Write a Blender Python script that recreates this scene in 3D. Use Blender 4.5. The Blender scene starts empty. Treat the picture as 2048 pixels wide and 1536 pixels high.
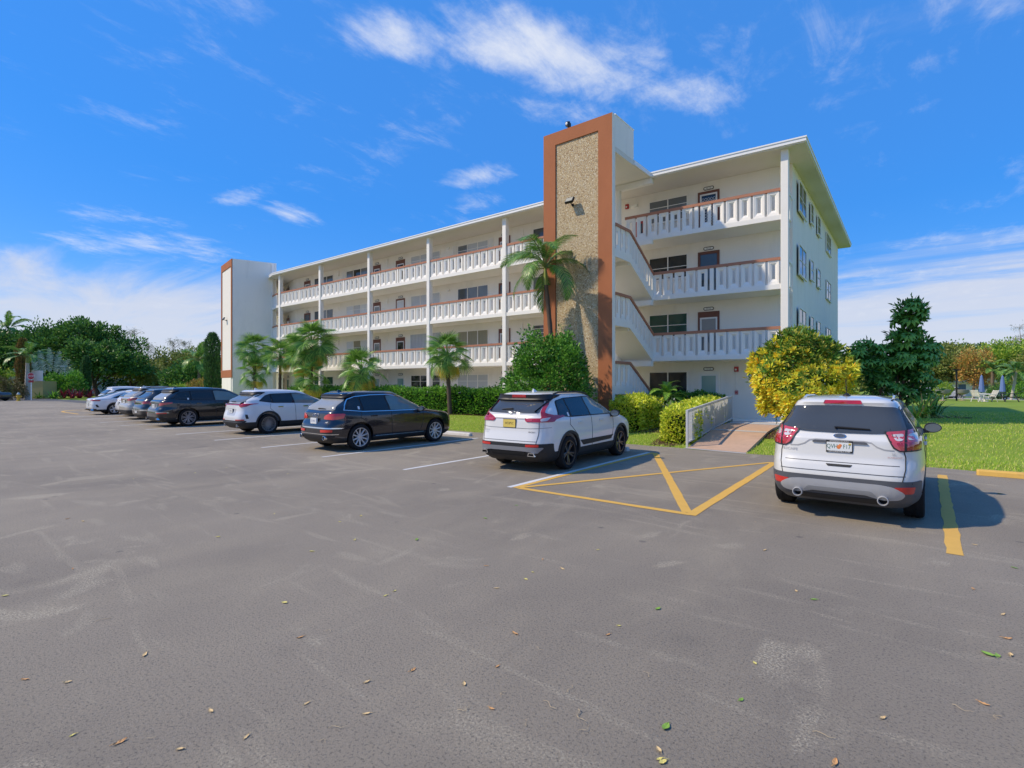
import bpy, bmesh, math, random
import numpy as np
from mathutils import Vector, Matrix
from mathutils.bvhtree import BVHTree
S = bpy.context.scene
C = S.collection
PI = math.pi
rad = math.radians
random.seed(7)
rng = np.random.default_rng(11)

# ---------------------------------------------------------------- camera
YAW = 38.4
cam_d = bpy.data.cameras.new('camera')
cam_d.sensor_width = 36.0
cam_d.lens = 36.0 * 1046 / 2048
cam_d.clip_end = 3000
cam = bpy.data.objects.new('camera', cam_d)
cam.location = (0, 0, 1.85)
cam.rotation_euler = (rad(90), 0, rad(YAW))
C.objects.link(cam)
S.camera = cam

# ---------------------------------------------------------------- light
SUN_EL, SUN_FRONT = 45.0, 42.0          # height above horizon; degrees the sun stands in front of the facade plane (towards -Y), coming from -X
ce = math.cos(rad(SUN_EL))
to_sun = Vector((-ce * math.cos(rad(SUN_FRONT)), -ce * math.sin(rad(SUN_FRONT)), math.sin(rad(SUN_EL))))
sun_d = bpy.data.lights.new('sun', 'SUN')
sun_d.energy = 2.35
sun_d.angle = rad(1.0)
sun_d.color = (1.0, 0.86, 0.66)
sun = bpy.data.objects.new('sun', sun_d)
sun.rotation_euler = (-to_sun).to_track_quat('-Z', 'Y').to_euler()
C.objects.link(sun)

world = bpy.data.worlds.new('World')
S.world = world
world.use_nodes = True
wt = world.node_tree
wt.nodes.clear()


def wn(t, **k):
    n = wt.nodes.new(t)
    for a, b in k.items():
        setattr(n, a, b)
    return n


def wl(a, b):
    wt.links.new(a, b)


sky = wn('ShaderNodeTexSky', sky_type='NISHITA', sun_disc=False)
sky.sun_elevation = rad(SUN_EL)
sky.sun_rotation = math.atan2(to_sun.x, to_sun.y)
sky.air_density = 1.0
sky.dust_density = 0.4
sky.ozone_density = 2.0
hs = wn('ShaderNodeHueSaturation')
hs.inputs['Hue'].default_value = 0.512
hs.inputs['Saturation'].default_value = 1.62
hs.inputs['Value'].default_value = 0.92
wl(sky.outputs[0], hs.inputs['Color'])
deep = wn('ShaderNodeMix', data_type='RGBA')       # clean deep blue of clear air, evened out
deep.inputs[0].default_value = 0.72
wl(hs.outputs[0], deep.inputs[6])
deep.inputs[7].default_value = (0.34, 1.26, 3.45, 1)
wtc = wn('ShaderNodeTexCoord')
sep = wn('ShaderNodeSeparateXYZ')
wl(wtc.outputs['Generated'], sep.inputs[0])


def wm(op, a, b=None, clamp=False):
    n = wn('ShaderNodeMath', operation=op, use_clamp=clamp)
    for i, v in enumerate((a, b)):
        if v is None:
            continue
        if isinstance(v, (int, float)):
            n.inputs[i].default_value = v
        else:
            wl(v, n.inputs[i])
    return n.outputs[0]


# the cloud layer is a flat sheet high overhead: project the view direction on it
zc = wm('MAXIMUM', sep.outputs[2], 0.015)
zoff = wm('ADD', zc, 0.10)
cu = wm('DIVIDE', sep.outputs[0], zoff)
cv = wm('DIVIDE', sep.outputs[1], zoff)
comb = wn('ShaderNodeCombineXYZ')
wl(cu, comb.inputs[0])
wl(cv, comb.inputs[1])


def wramp(f, lo, hi):
    n = wn('ShaderNodeMapRange', interpolation_type='SMOOTHSTEP')
    wl(f, n.inputs[0])
    n.inputs[1].default_value = lo
    n.inputs[2].default_value = hi
    return n.outputs[0]


def wnoise(scale, detail, rough, dist, rot, sc, loc=(0, 0, 0)):
    mp = wn('ShaderNodeMapping')
    mp.inputs['Rotation'].default_value = (0, 0, rad(rot))
    mp.inputs['Scale'].default_value = sc
    mp.inputs['Location'].default_value = loc
    wl(comb.outputs[0], mp.inputs[0])
    n = wn('ShaderNodeTexNoise')
    wl(mp.outputs[0], n.inputs['Vector'])
    n.inputs['Scale'].default_value = scale
    n.inputs['Detail'].default_value = detail
    n.inputs['Roughness'].default_value = rough
    n.inputs['Distortion'].default_value = dist
    return n.outputs[0]


def wblob(cx, cy, rx, ry, rot):
    """soft ellipse on the cloud sheet where a cloud bank stands"""
    mp = wn('ShaderNodeMapping', vector_type='TEXTURE')
    mp.inputs['Location'].default_value = (cx, cy, 0)
    mp.inputs['Rotation'].default_value = (0, 0, rad(rot))
    mp.inputs['Scale'].default_value = (rx, ry, 1)
    wl(comb.outputs[0], mp.inputs[0])
    ln = wn('ShaderNodeVectorMath', operation='LENGTH')
    wl(mp.outputs[0], ln.inputs[0])
    mr = wn('ShaderNodeMapRange', interpolation_type='SMOOTHSTEP')
    wl(ln.outputs['Value'], mr.inputs[0])
    mr.inputs[1].default_value = 1.0
    mr.inputs[2].default_value = 0.0
    return mr.outputs[0]


fine = wnoise(3.6, 14, 0.66, 0.25, 25, (1, 1, 1))
wisp = wnoise(1.0, 10, 0.6, 0.5, 50, (0.55, 1.6, 1), (3.1, 1.7, 0))

# cloud banks: centre and half-axes on the sheet, turn, strength
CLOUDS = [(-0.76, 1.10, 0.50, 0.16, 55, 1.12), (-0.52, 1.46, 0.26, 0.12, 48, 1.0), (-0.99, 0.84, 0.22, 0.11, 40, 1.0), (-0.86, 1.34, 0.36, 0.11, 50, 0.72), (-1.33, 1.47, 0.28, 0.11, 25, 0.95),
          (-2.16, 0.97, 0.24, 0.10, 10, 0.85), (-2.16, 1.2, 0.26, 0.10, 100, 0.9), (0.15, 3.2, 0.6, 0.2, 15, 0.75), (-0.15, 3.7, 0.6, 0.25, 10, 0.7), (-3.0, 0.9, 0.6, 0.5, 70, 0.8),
          (0.95, -0.75, 0.42, 0.15, 20, 1.0), (-0.35, -1.25, 0.42, 0.16, -30, 1.0), (1.3, 0.7, 0.35, 0.14, 70, 0.9), (-1.3, -0.75, 0.4, 0.15, 60, 1.0), (0.3, -2.6, 0.6, 0.3, 10, 0.8), (2.6, -1.0, 0.6, 0.3, 80, 0.8)]  # this row: unseen banks outside the view, added to whiten the fill light
mask = None
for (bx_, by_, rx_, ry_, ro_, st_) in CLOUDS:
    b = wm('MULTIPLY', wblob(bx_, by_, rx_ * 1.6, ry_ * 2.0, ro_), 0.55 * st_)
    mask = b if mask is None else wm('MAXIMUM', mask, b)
fib = wnoise(4.2, 14, 0.68, 0.35, 50, (1.7, 0.8, 1), (1.3, 4.2, 0))
near = wramp(wm('ADD', mask, wm('MULTIPLY', wm('ADD', wm('MULTIPLY', fine, 0.5), wm('MULTIPLY', fib, 0.5)), 1.3)), 0.94, 1.42)
# towards the horizon the sheet closes into long pale streaks
hor = wramp(sep.outputs[2], 0.27, 0.06)
low = wramp(sep.outputs[2], 0.19, 0.0)
streak = wramp(wm('ADD', wm('MULTIPLY', hor, 0.50), wm('MULTIPLY', wisp, 0.95)), 0.57, 0.93)
veil = wramp(wm('MULTIPLY', wisp, fib), 0.27, 0.52)
haze_ = wm('MAXIMUM', wm('MULTIPLY', streak, 0.86), wm('MULTIPLY', low, 0.97))
mix1 = wn('ShaderNodeMix', data_type='RGBA')
wl(haze_, mix1.inputs[0])
wl(deep.outputs[2], mix1.inputs[6])
mix1.inputs[7].default_value = (2.85, 2.98, 3.4, 1)          # pale low cloud
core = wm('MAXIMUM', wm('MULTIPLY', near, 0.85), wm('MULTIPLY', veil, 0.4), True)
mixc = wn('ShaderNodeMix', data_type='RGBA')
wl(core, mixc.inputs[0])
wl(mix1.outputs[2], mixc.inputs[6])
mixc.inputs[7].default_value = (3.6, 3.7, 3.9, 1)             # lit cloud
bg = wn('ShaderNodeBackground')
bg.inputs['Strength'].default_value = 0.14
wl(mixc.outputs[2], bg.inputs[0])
wo = wn('ShaderNodeOutputWorld')
wl(bg.outputs[0], wo.inputs[0])

S.view_settings.view_transform = 'Standard'
S.view_settings.look = 'None'
S.view_settings.exposure = 0.80
S.view_settings.gamma = 1.0
S.view_settings.use_curve_mapping = False

# ---------------------------------------------------------------- materials
MATS = {}


def mat(name, col, rough=0.6, var=0.10, vscale=3.0, bump=0.0, bscale=60.0, metal=0.0, coat=0.0, spec=0.5, dirt=None, trans=0.0, stretch=None):
    if name in MATS:
        return MATS[name]
    m = bpy.data.materials.new(name)
    m.use_nodes = True
    nt = m.node_tree
    p = nt.nodes['Principled BSDF']
    p.inputs['Roughness'].default_value = rough
    p.inputs['Metallic'].default_value = metal
    p.inputs['Specular IOR Level'].default_value = spec
    p.inputs['Coat Weight'].default_value = coat
    p.inputs['Coat Roughness'].default_value = 0.04
    tc = nt.nodes.new('ShaderNodeTexCoord')
    vec = tc.outputs['Object']
    if stretch:
        mp = nt.nodes.new('ShaderNodeMapping')
        mp.inputs['Scale'].default_value = stretch
        nt.links.new(vec, mp.inputs[0])
        vec = mp.outputs[0]
    c1 = tuple(c * (1 - var) for c in col) + (1,)
    c2 = tuple(min(1, c * (1 + var)) for c in col) + (1,)
    nz = nt.nodes.new('ShaderNodeTexNoise')
    nz.inputs['Scale'].default_value = vscale
    nz.inputs['Detail'].default_value = 6
    nz.inputs['Roughness'].default_value = 0.6
    nt.links.new(vec, nz.inputs['Vector'])
    mx = nt.nodes.new('ShaderNodeMix')
    mx.data_type = 'RGBA'
    nt.links.new(nz.outputs[0], mx.inputs[0])
    mx.inputs[6].default_value = c1
    mx.inputs[7].default_value = c2
    out = mx.outputs[2]
    if dirt:
        n2 = nt.nodes.new('ShaderNodeTexNoise')
        n2.inputs['Scale'].default_value = dirt[1]
        n2.inputs['Detail'].default_value = 8
        n2.inputs['Roughness'].default_value = 0.7
        nt.links.new(vec, n2.inputs['Vector'])
        mr = nt.nodes.new('ShaderNodeMapRange')
        nt.links.new(n2.outputs[0], mr.inputs[0])
        mr.inputs[1].default_value = dirt[2]
        mr.inputs[2].default_value = dirt[3]
        mr.inputs[4].default_value = dirt[4]
        m2 = nt.nodes.new('ShaderNodeMix')
        m2.data_type = 'RGBA'
        nt.links.new(mr.outputs[0], m2.inputs[0])
        nt.links.new(out, m2.inputs[6])
        m2.inputs[7].default_value = tuple(dirt[0]) + (1,)
        out = m2.outputs[2]
    nt.links.new(out, p.inputs['Base Color'])
    if bump:
        n3 = nt.nodes.new('ShaderNodeTexNoise')
        n3.inputs['Scale'].default_value = bscale
        n3.inputs['Detail'].default_value = 4
        nt.links.new(vec, n3.inputs['Vector'])
        bp = nt.nodes.new('ShaderNodeBump')
        bp.inputs['Strength'].default_value = bump
        bp.inputs['Distance'].default_value = 0.01
        nt.links.new(n3.outputs[0], bp.inputs['Height'])
        nt.links.new(bp.outputs[0], p.inputs['Normal'])
    MATS[name] = m
    return m


def leafmat(name, cols, rough=0.45, trans=0.25, spec=0.35, gain=2.0):
    """foliage: each leaf takes its own tone"""
    if name in MATS:
        return MATS[name]
    m = bpy.data.materials.new(name)
    m.use_nodes = True
    nt = m.node_tree
    p = nt.nodes['Principled BSDF']
    p.inputs['Roughness'].default_value = rough
    p.inputs['Specular IOR Level'].default_value = spec
    ge = nt.nodes.new('ShaderNodeNewGeometry')
    cr = nt.nodes.new('ShaderNodeValToRGB')
    els = cr.color_ramp.elements
    cols = [tuple(min(0.85, v * gain) for v in c_) for c_ in cols]
    n = len(cols)
    els[0].position = 0
    els[0].color = tuple(cols[0]) + (1,)
    els[1].position = 1
    els[1].color = tuple(cols[-1]) + (1,)
    for i in range(1, n - 1):
        e = els.new(i / (n - 1))
        e.color = tuple(cols[i]) + (1,)
    nt.links.new(ge.outputs['Random Per Island'], cr.inputs[0])
    nt.links.new(cr.outputs[0], p.inputs['Base Color'])
    if trans:
        tr = nt.nodes.new('ShaderNodeBsdfTranslucent')
        nt.links.new(cr.outputs[0], tr.inputs[0])
        ms = nt.nodes.new('ShaderNodeMixShader')
        ms.inputs[0].default_value = trans
        nt.links.new(p.outputs[0], ms.inputs[1])
        nt.links.new(tr.outputs[0], ms.inputs[2])
        nt.links.new(ms.outputs[0], nt.nodes['Material Output'].inputs[0])
    MATS[name] = m
    return m


# ---------------------------------------------------------------- mesh helpers
class MB:
    """collects boxes, tubes and polygons; build() links them as one mesh object"""

    def __init__(s, T=None):
        s.v, s.f, s.m = [], [], []
        s.T = T
        s.mi = 0

    def add(s, vs, fs):
        o = len(s.v)
        s.v += [tuple(v) for v in vs]
        s.f += [tuple(o + i for i in f) for f in fs]
        s.m += [s.mi] * len(fs)

    def box(s, x0, x1, y0, y1, z0, z1):
        s.add([(x0, y0, z0), (x1, y0, z0), (x1, y1, z0), (x0, y1, z0), (x0, y0, z1), (x1, y0, z1), (x1, y1, z1), (x0, y1, z1)],
              [(0, 3, 2, 1), (4, 5, 6, 7), (0, 1, 5, 4), (1, 2, 6, 5), (2, 3, 7, 6), (3, 0, 4, 7)])
        return s

    def cbox(s, x0, x1, y0, y1, z0, z1, c=0.01):
        """box with its vertical and top edges chamfered"""
        pts = [(x0 + c, y0), (x1 - c, y0), (x1, y0 + c), (x1, y1 - c), (x1 - c, y1), (x0 + c, y1), (x0, y1 - c), (x0, y0 + c)]
        s.prism(pts, z0, z1)
        return s

    def prism(s, pts, z0, z1):
        n = len(pts)
        s.add([(x, y, z0) for x, y in pts] + [(x, y, z1) for x, y in pts],
              [tuple(range(n))[::-1], tuple(range(n, 2 * n))] + [(i, (i + 1) % n, n + (i + 1) % n, n + i) for i in range(n)])
        return s

    def quad(s, a, b, c, d):
        s.add([a, b, c, d], [(0, 1, 2, 3)])
        return s

    def tube(s, pts, r, n=8, caps=True):
        pts = [Vector(p) for p in pts]
        rs = r if isinstance(r, (list, tuple)) else [r] * len(pts)
        vs, fs = [], []
        ref = None
        for i, p in enumerate(pts):
            t = (pts[min(i + 1, len(pts) - 1)] - pts[max(i - 1, 0)]).normalized()
            if ref is None:
                ref = t.orthogonal().normalized()
            u = (ref - t * ref.dot(t)).normalized()
            ref = u
            w = t.cross(u)
            for k in range(n):
                a = 2 * PI * k / n
                vs.append(p + (u * math.cos(a) + w * math.sin(a)) * rs[i])
        for i in range(len(pts) - 1):
            for k in range(n):
                k2 = (k + 1) % n
                fs.append((i * n + k, i * n + k2, (i + 1) * n + k2, (i + 1) * n + k))
        if caps:
            fs.append(tuple(range(n))[::-1])
            fs.append(tuple((len(pts) - 1) * n + k for k in range(n)))
        s.add(vs, fs)
        return s

    def lathe(s, prof, n=24, M=None, close=False):
        """profile (r, z) spun round z"""
        vs, fs = [], []
        k = len(prof)
        for i in range(n):
            a = 2 * PI * i / n
            for r, z in prof:
                v = Vector((r * math.cos(a), r * math.sin(a), z))
                vs.append(M @ v if M else v)
        for i in range(n):
            j = (i + 1) % n
            for q in range(k - 1 if not close else k):
                q2 = (q + 1) % k
                fs.append((i * k + q, j * k + q, j * k + q2, i * k + q2))
        s.add(vs, fs)
        return s

    def build(s, name, mats, parent=None, smooth=False, loc=None, rotz=None):
        me = bpy.data.meshes.new(name)
        vs = s.v if s.T is None else [tuple(s.T(*v)) for v in s.v]
        me.from_pydata(vs, [], s.f)
        for m in (mats if isinstance(mats, (list, tuple)) else [mats]):
            me.materials.append(m)
        if any(s.m):
            me.polygons.foreach_set('material_index', s.m)
        if smooth:
            me.shade_smooth()
            me.set_sharp_from_angle(angle=rad(smooth if smooth > 1 else 40))
        me.update()
        return link(name, me, parent, loc, rotz)


def link(name, data, parent=None, loc=None, rotz=None):
    o = bpy.data.objects.new(name, data)
    C.objects.link(o)
    if parent is not None:
        o.parent = parent
    if loc is not None:
        o.location = loc
    if rotz is not None:
        o.rotation_euler = (0, 0, rotz)
    return o


def tag(o, label=None, cat=None, group=None, kind=None):
    if label:
        o['label'] = label
    if cat:
        o['category'] = cat
    if group:
        o['group'] = group
    if kind:
        o['kind'] = kind
    return o


def empty(name, loc=(0, 0, 0), rotz=0, label=None, cat=None, group=None):
    o = bpy.data.objects.new(name, None)
    o.empty_display_size = 0.3
    C.objects.link(o)
    o.location = loc
    o.rotation_euler = (0, 0, rotz)
    return tag(o, label, cat, group)


def npmesh(name, verts, faces, mats, parent=None, smooth=False, midx=None):
    """verts (N,3), faces (M,k) numpy arrays of one face size"""
    me = bpy.data.meshes.new(name)
    n, k = faces.shape
    me.vertices.add(len(verts))
    me.vertices.foreach_set('co', np.asarray(verts, dtype=np.float32).ravel())
    me.loops.add(n * k)
    me.loops.foreach_set('vertex_index', faces.astype(np.int32).ravel())
    me.polygons.add(n)
    me.polygons.foreach_set('loop_start', np.arange(0, n * k, k, dtype=np.int32))
    for m in (mats if isinstance(mats, (list, tuple)) else [mats]):
        me.materials.append(m)
    if midx is not None:
        me.polygons.foreach_set('material_index', midx.astype(np.int32))
    me.update(calc_edges=True)
    if smooth:
        me.shade_smooth()
    return link(name, me, parent)


def text_mesh(body, size, font_scale_x=1.0):
    cu_ = bpy.data.curves.new('t', 'FONT')
    cu_.body = body
    cu_.size = size
    cu_.align_x = 'CENTER'
    cu_.align_y = 'CENTER'
    cu_.resolution_u = 2
    o = bpy.data.objects.new('t', cu_)
    C.objects.link(o)
    dg = bpy.context.evaluated_depsgraph_get()
    me = bpy.data.meshes.new_from_object(o.evaluated_get(dg))
    bpy.data.objects.remove(o)
    bpy.data.curves.remove(cu_)
    for v in me.vertices:
        v.co.x *= font_scale_x
    return me


#ASPHALT

# ---------------------------------------------------------------- ground
def asphalt_material():
    m = bpy.data.materials.new('asphalt')
    m.use_nodes = True
    nt = m.node_tree
    p = nt.nodes['Principled BSDF']
    N = nt.nodes.new
    Lk = nt.links.new
    tc = N('ShaderNodeTexCoord')

    def noise(scale, det=6, rough=0.6, dist=0.0, stretch=None, rot=0, loc=(0, 0, 0)):
        v = tc.outputs['Object']
        mp = N('ShaderNodeMapping')
        mp.inputs['Location'].default_value = loc
        mp.inputs['Rotation'].default_value = (0, 0, rad(rot))
        if stretch:
            mp.inputs['Scale'].default_value = stretch
        Lk(v, mp.inputs[0])
        n = N('ShaderNodeTexNoise')
        Lk(mp.outputs[0], n.inputs['Vector'])
        n.inputs['Scale'].default_value = scale
        n.inputs['Detail'].default_value = det
        n.inputs['Roughness'].default_value = rough
        n.inputs['Distortion'].default_value = dist
        return n.outputs[0]

    def rng_(f, a, b, c=0.0, d=1.0):
        n = N('ShaderNodeMapRange')
        n.interpolation_type = 'SMOOTHSTEP'
        Lk(f, n.inputs[0])
        n.inputs[1].default_value = a
        n.inputs[2].default_value = b
        n.inputs[3].default_value = c
        n.inputs[4].default_value = d
        return n.outputs[0]

    def math_(op, a, b):
        n = N('ShaderNodeMath')
        n.operation = op
        for i, q in enumerate((a, b)):
            if isinstance(q, (int, float)):
                n.inputs[i].default_value = q
            else:
                Lk(q, n.inputs[i])
        return n.outputs[0]

    def mix(f, a, b):
        n = N('ShaderNodeMix')
        n.data_type = 'RGBA'
        if isinstance(f, (int, float)):
            n.inputs[0].default_value = f
        else:
            Lk(f, n.inputs[0])
        for i, q in ((6, a), (7, b)):
            if isinstance(q, tuple):
                n.inputs[i].default_value = q + (1,)
            else:
                Lk(q, n.inputs[i])
        return n.outputs[2]

    base = mix(rng_(noise(0.22, 5, 0.55), 0.3, 0.7), (0.223, 0.188, 0.142), (0.308, 0.260, 0.193))
    base = mix(rng_(noise(0.9, 6, 0.65, 0.4, (1, 0.45, 1), 20), 0.40, 0.75, 0, 0.55), base, (0.367, 0.308, 0.219))
    # scuffed patches where the stone shows through, and tyre arcs
    grit = rng_(noise(62, 4, 0.75), 0.46, 0.60)
    patch = rng_(noise(1.25, 4, 0.55, 0.8, (1, 0.62, 1), 35, (3, 1, 0)), 0.60, 0.70)
    arcs = rng_(noise(0.8, 3, 0.5, 2.2, (0.35, 1.9, 1), -20), 0.575, 0.68)
    arcs2 = rng_(noise(0.7, 3, 0.5, 2.0, (0.4, 2.3, 1), 55, (7, 2, 0)), 0.59, 0.70)
    soft = rng_(noise(9, 5, 0.7), 0.35, 0.75)
    wear = math_('MAXIMUM', patch, math_('MULTIPLY', math_('MAXIMUM', arcs, arcs2), 0.55))
    base = mix(math_('MULTIPLY', math_('MULTIPLY', wear, grit), 0.85), base, (0.597, 0.518, 0.366))
    base = mix(math_('MULTIPLY', math_('MULTIPLY', wear, soft), 0.35), base, (0.318, 0.267, 0.190))
    # oil spots and dark drips
    oil = rng_(noise(0.75, 2, 0.4, 0.0, None, 0, (11, 5, 0)), 0.70, 0.80, 0, 0.5)
    base = mix(oil, base, (0.079, 0.070, 0.065))
    vo = N('ShaderNodeTexVoronoi')
    Lk(tc.outputs['Object'], vo.inputs['Vector'])
    vo.inputs['Scale'].default_value = 1.3
    spots = rng_(vo.outputs['Distance'], 0.075, 0.03, 0, 0.55)
    base = mix(spots, base, (0.095, 0.086, 0.077))
    # aggregate: dark pits between pale stone
    base = mix(rng_(noise(58, 5, 0.8), 0.36, 0.50, 0.72, 0), base, (0.055, 0.052, 0.049))
    base = mix(rng_(noise(80, 4, 0.75, 0, None, 0, (4, 4, 0)), 0.55, 0.70, 0, 0.55), base, (0.36, 0.345, 0.315))
    base = mix(rng_(noise(170, 2, 0.6), 0.62, 0.72, 0, 0.55), base, (0.48, 0.455, 0.42))
    Lk(base, p.inputs['Base Color'])
    p.inputs['Roughness'].default_value = 0.82
    p.inputs['Specular IOR Level'].default_value = 0.35
    bp = N('ShaderNodeBump')
    bp.inputs['Strength'].default_value = 0.8
    bp.inputs['Distance'].default_value = 0.012
    Lk(noise(62, 6, 0.85), bp.inputs['Height'])
    Lk(bp.outputs[0], p.inputs['Normal'])
    return m


M_asphalt = asphalt_material()
M_lawn = mat('lawn', (0.21, 0.30, 0.035), 0.9, 0.35, 0.5, 0.6, 40, spec=0.15, dirt=((0.36, 0.31, 0.09), 1.3, 0.5, 0.75, 0.6))
M_line_w = mat('line_white', (0.66, 0.65, 0.62), 0.7, 0.10, 4, 0.15, 200, spec=0.3, dirt=((0.28, 0.27, 0.26), 14, 0.56, 0.8, 0.7))
M_line_y = mat('line_yellow', (0.70, 0.41, 0.085), 0.7, 0.10, 4, 0.15, 200, spec=0.3, dirt=((0.42, 0.26, 0.08), 14, 0.56, 0.8, 0.6))
M_walk = mat('walk_concrete', (0.56, 0.37, 0.25), 0.85, 0.16, 2.2, 0.2, 120, spec=0.25, dirt=((0.36, 0.25, 0.17), 3, 0.5, 0.8, 0.6))
M_conc = mat('concrete', (0.48, 0.46, 0.43), 0.85, 0.12, 3, 0.2, 90, spec=0.25, dirt=((0.25, 0.23, 0.21), 5, 0.55, 0.8, 0.6))
M_road = mat('road_asphalt', (0.115, 0.112, 0.11), 0.85, 0.15, 0.4, 0.2, 80, spec=0.3)
M_mulch = mat('mulch', (0.075, 0.042, 0.026), 0.95, 0.45, 22, 0.9, 45, spec=0.1)

g = MB()
g.quad((-900, -900, -0.03), (900, -900, -0.03), (900, 900, -0.03), (-900, 900, -0.03))
tag(g.build('ground', M_lawn), kind='structure')

# the parking lot, with an uneven grass edge
edge = []
for i in range(0, 131):
    x = -52 + i * 0.6
    y = 14.82 + 0.06 * math.sin(x * 1.7) + 0.05 * math.sin(x * 4.3 + 1) + random.uniform(-0.03, 0.03)
    edge.append((x, y))
lot_pts = [(-120, -60), (60, -60), (60, 14.8)] + edge[::-1][45:] + [(-52, 12.0), (-58, 11.4), (-120, 9.6)]
lot_pts = [(-110, -60), (40, -60), (40, 14.8)] + [p for p in edge[::-1] if p[0] < 25] + [(-55, 13.8), (-72, 13.8), (-82, 9.3), (-110, 9.0)]
g = MB()
g.add([(x, y, 0.0) for x, y in lot_pts], [tuple(range(len(lot_pts)))])
lot = g.build('parking_lot', M_asphalt)
tag(lot, kind='structure')
g = MB()
g.add([(-110, 13.8, -0.006), (-72, 13.8, -0.006), (-72, 20, -0.006), (-110, 20, -0.006)], [(0, 1, 2, 3)])
# the side road that crosses behind the far end of the lot
rp = [(-110, 9.0), (-82, 9.3), (-70, 13.6), (-56, 13.9), (-56, 16), (-66, 18), (-78, 15.8), (-110, 14.5)]
g = MB()
g.add([(x, y, -0.004) for x, y in rp], [tuple(range(len(rp)))])
tag(g.build('road', M_road), kind='structure')


def strip(a, b, w, m, name='painted_line', z=0.004, parent=None, jag=0.006):
    a, b = Vector(a + (0,)), Vector(b + (0,))
    t = (b - a)
    L_ = t.length
    t.normalize()
    n_ = Vector((-t.y, t.x, 0)) * w / 2
    k = max(2, int(L_ / 0.25))
    mb = MB()
    vs = []
    for i in range(k + 1):
        p = a + t * (L_ * i / k)
        wob = random.uniform(-jag, jag)
        wob2 = random.uniform(-jag, jag)
        vs += [p + n_ * (1 + wob / w * 2) + Vector((0, 0, z)), p - n_ * (1 + wob2 / w * 2) + Vector((0, 0, z))]
    mb.add(vs, [(2 * i, 2 * i + 1, 2 * i + 3, 2 * i + 2) for i in range(k)])
    o = mb.build(name, m, parent or lot)
    return o


for x in (-8.85, -12.0, -15.15, -18.33, -21.6, -24.78, -28.05, -31.1, -34.5, -37.7):
    strip((x + 0.02, 7.38), (x - 0.02, 13.3), 0.11, M_line_w)
strip((-5.86, 7.30), (-5.88, 13.36), 0.11, M_line_w)
strip((-5.745, 7.33), (-5.765, 13.38), 0.11, M_line_y)
strip((-5.68, 7.36), (-2.62, 7.38), 0.13, M_line_y, z=0.0045)
strip((-2.61, 7.33), (-2.80, 13.5), 0.15, M_line_y, z=0.005)
strip((-5.69, 13.34), (-2.70, 7.46), 0.15, M_line_y, z=0.0055)
strip((-5.68, 7.40), (-2.86, 13.45), 0.11, M_line_y, z=0.006)
strip((0.245, 7.42), (0.245, 13.76), 0.145, M_line_y, jag=0.014)
strip((3.35, 7.42), (3.35, 13.76), 0.145, M_line_y)
# striped island at the far end of the row
isl = MB()
for k in range(16):
    a0, a1 = PI * 0.5 + PI * k / 16, PI * 0.5 + PI * (k + 1) / 16
    f = lambda a, r: (-44.2 + 2.9 * r * math.cos(a), 9.9 + 1.35 * r * math.sin(a), 0.004)
    isl.quad(f(a0, 1), f(a1, 1), f(a1, 0.88), f(a0, 0.88))
isl.quad((-44.2, 11.25, 0.004), (-44.2, 11.09, 0.004), (-40.8, 11.09, 0.004), (-40.8, 11.25, 0.004))
isl.quad((-44.2, 8.71, 0.004), (-44.2, 8.55, 0.004), (-40.8, 8.55, 0.004), (-40.8, 8.71, 0.004))
isl.build('island_edge_line', M_line_y, lot)
isl = MB()
isl.quad((-45.2, 9.5, 0.004), (-43.4, 9.5, 0.004), (-43.4, 10.4, 0.004), (-45.2, 10.4, 0.004))
isl.build('island_patch', mat('patch_tan', (0.33, 0.26, 0.17), 0.85, 0.12), lot)


def wheel_stop(x0, x1, y, m, label):
    prof = [(-0.1, 0.004), (0.1, 0.004), (0.085, 0.085), (0.055, 0.115), (-0.055, 0.115), (-0.085, 0.085)]
    mb = MB()
    xs = [x0, x0 + 0.03, x1 - 0.03, x1]
    sc = [0.82, 1, 1, 0.82]
    vs = []
    for x, s_ in zip(xs, sc):
        vs += [(x, y + a * s_, 0.004 + (b - 0.004) * (0.5 + 0.5 * s_)) for a, b in prof]
    n = len(prof)
    fs = [tuple(range(n))[::-1], tuple(3 * n + i for i in range(n))]
    for i in range(3):
        for k in range(n):
            k2 = (k + 1) % n
            fs.append((i * n + k, i * n + k2, (i + 1) * n + k2, (i + 1) * n + k))
    mb.add(vs, fs)
    return tag(mb.build('wheel_stop', m), label, 'wheel stop', 'concrete wheel stops at the heads of the parking bays')


M_stop_w = mat('stop_white', (0.62, 0.60, 0.56), 0.85, 0.1, 6, 0.25, 60, dirt=((0.3, 0.27, 0.23), 7, 0.5, 0.8, 0.6))
M_stop_y = mat('stop_yellow', (0.66, 0.40, 0.085), 0.8, 0.1, 6, 0.25, 60, dirt=((0.36, 0.24, 0.1), 7, 0.52, 0.8, 0.6))
wheel_stop(-8.2, -6.42, 13.25, M_stop_w, 'white concrete wheel stop in front of the white crossover with a yellow plate')
wheel_stop(-14.35, -12.65, 13.62, M_stop_w, 'white concrete wheel stop in front of the dark blue crossover with silver wheels')
wheel_stop(-20.9, -19.1, 14.0, M_stop_w, 'white concrete wheel stop ahead of the white crossover with black wheel arches')
wheel_stop(0.80, 2.65, 14.25, M_stop_y, 'yellow painted concrete wheel stop at the right edge by the lawn')

# the sloping walk up to the ground-floor door
walk = MB()
WB0, WB1 = (-5.42, 15.0), (-3.80, 14.86)     # foot of the ramp, left and right
WT0, WT1 = (-6.22, 22.6), (-4.35, 22.7)
def gz0(y):
    t = min(1, max(0, (y - 14.9) / 5.0))
    return 0.27 * t * t * (3 - 2 * t)


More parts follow.
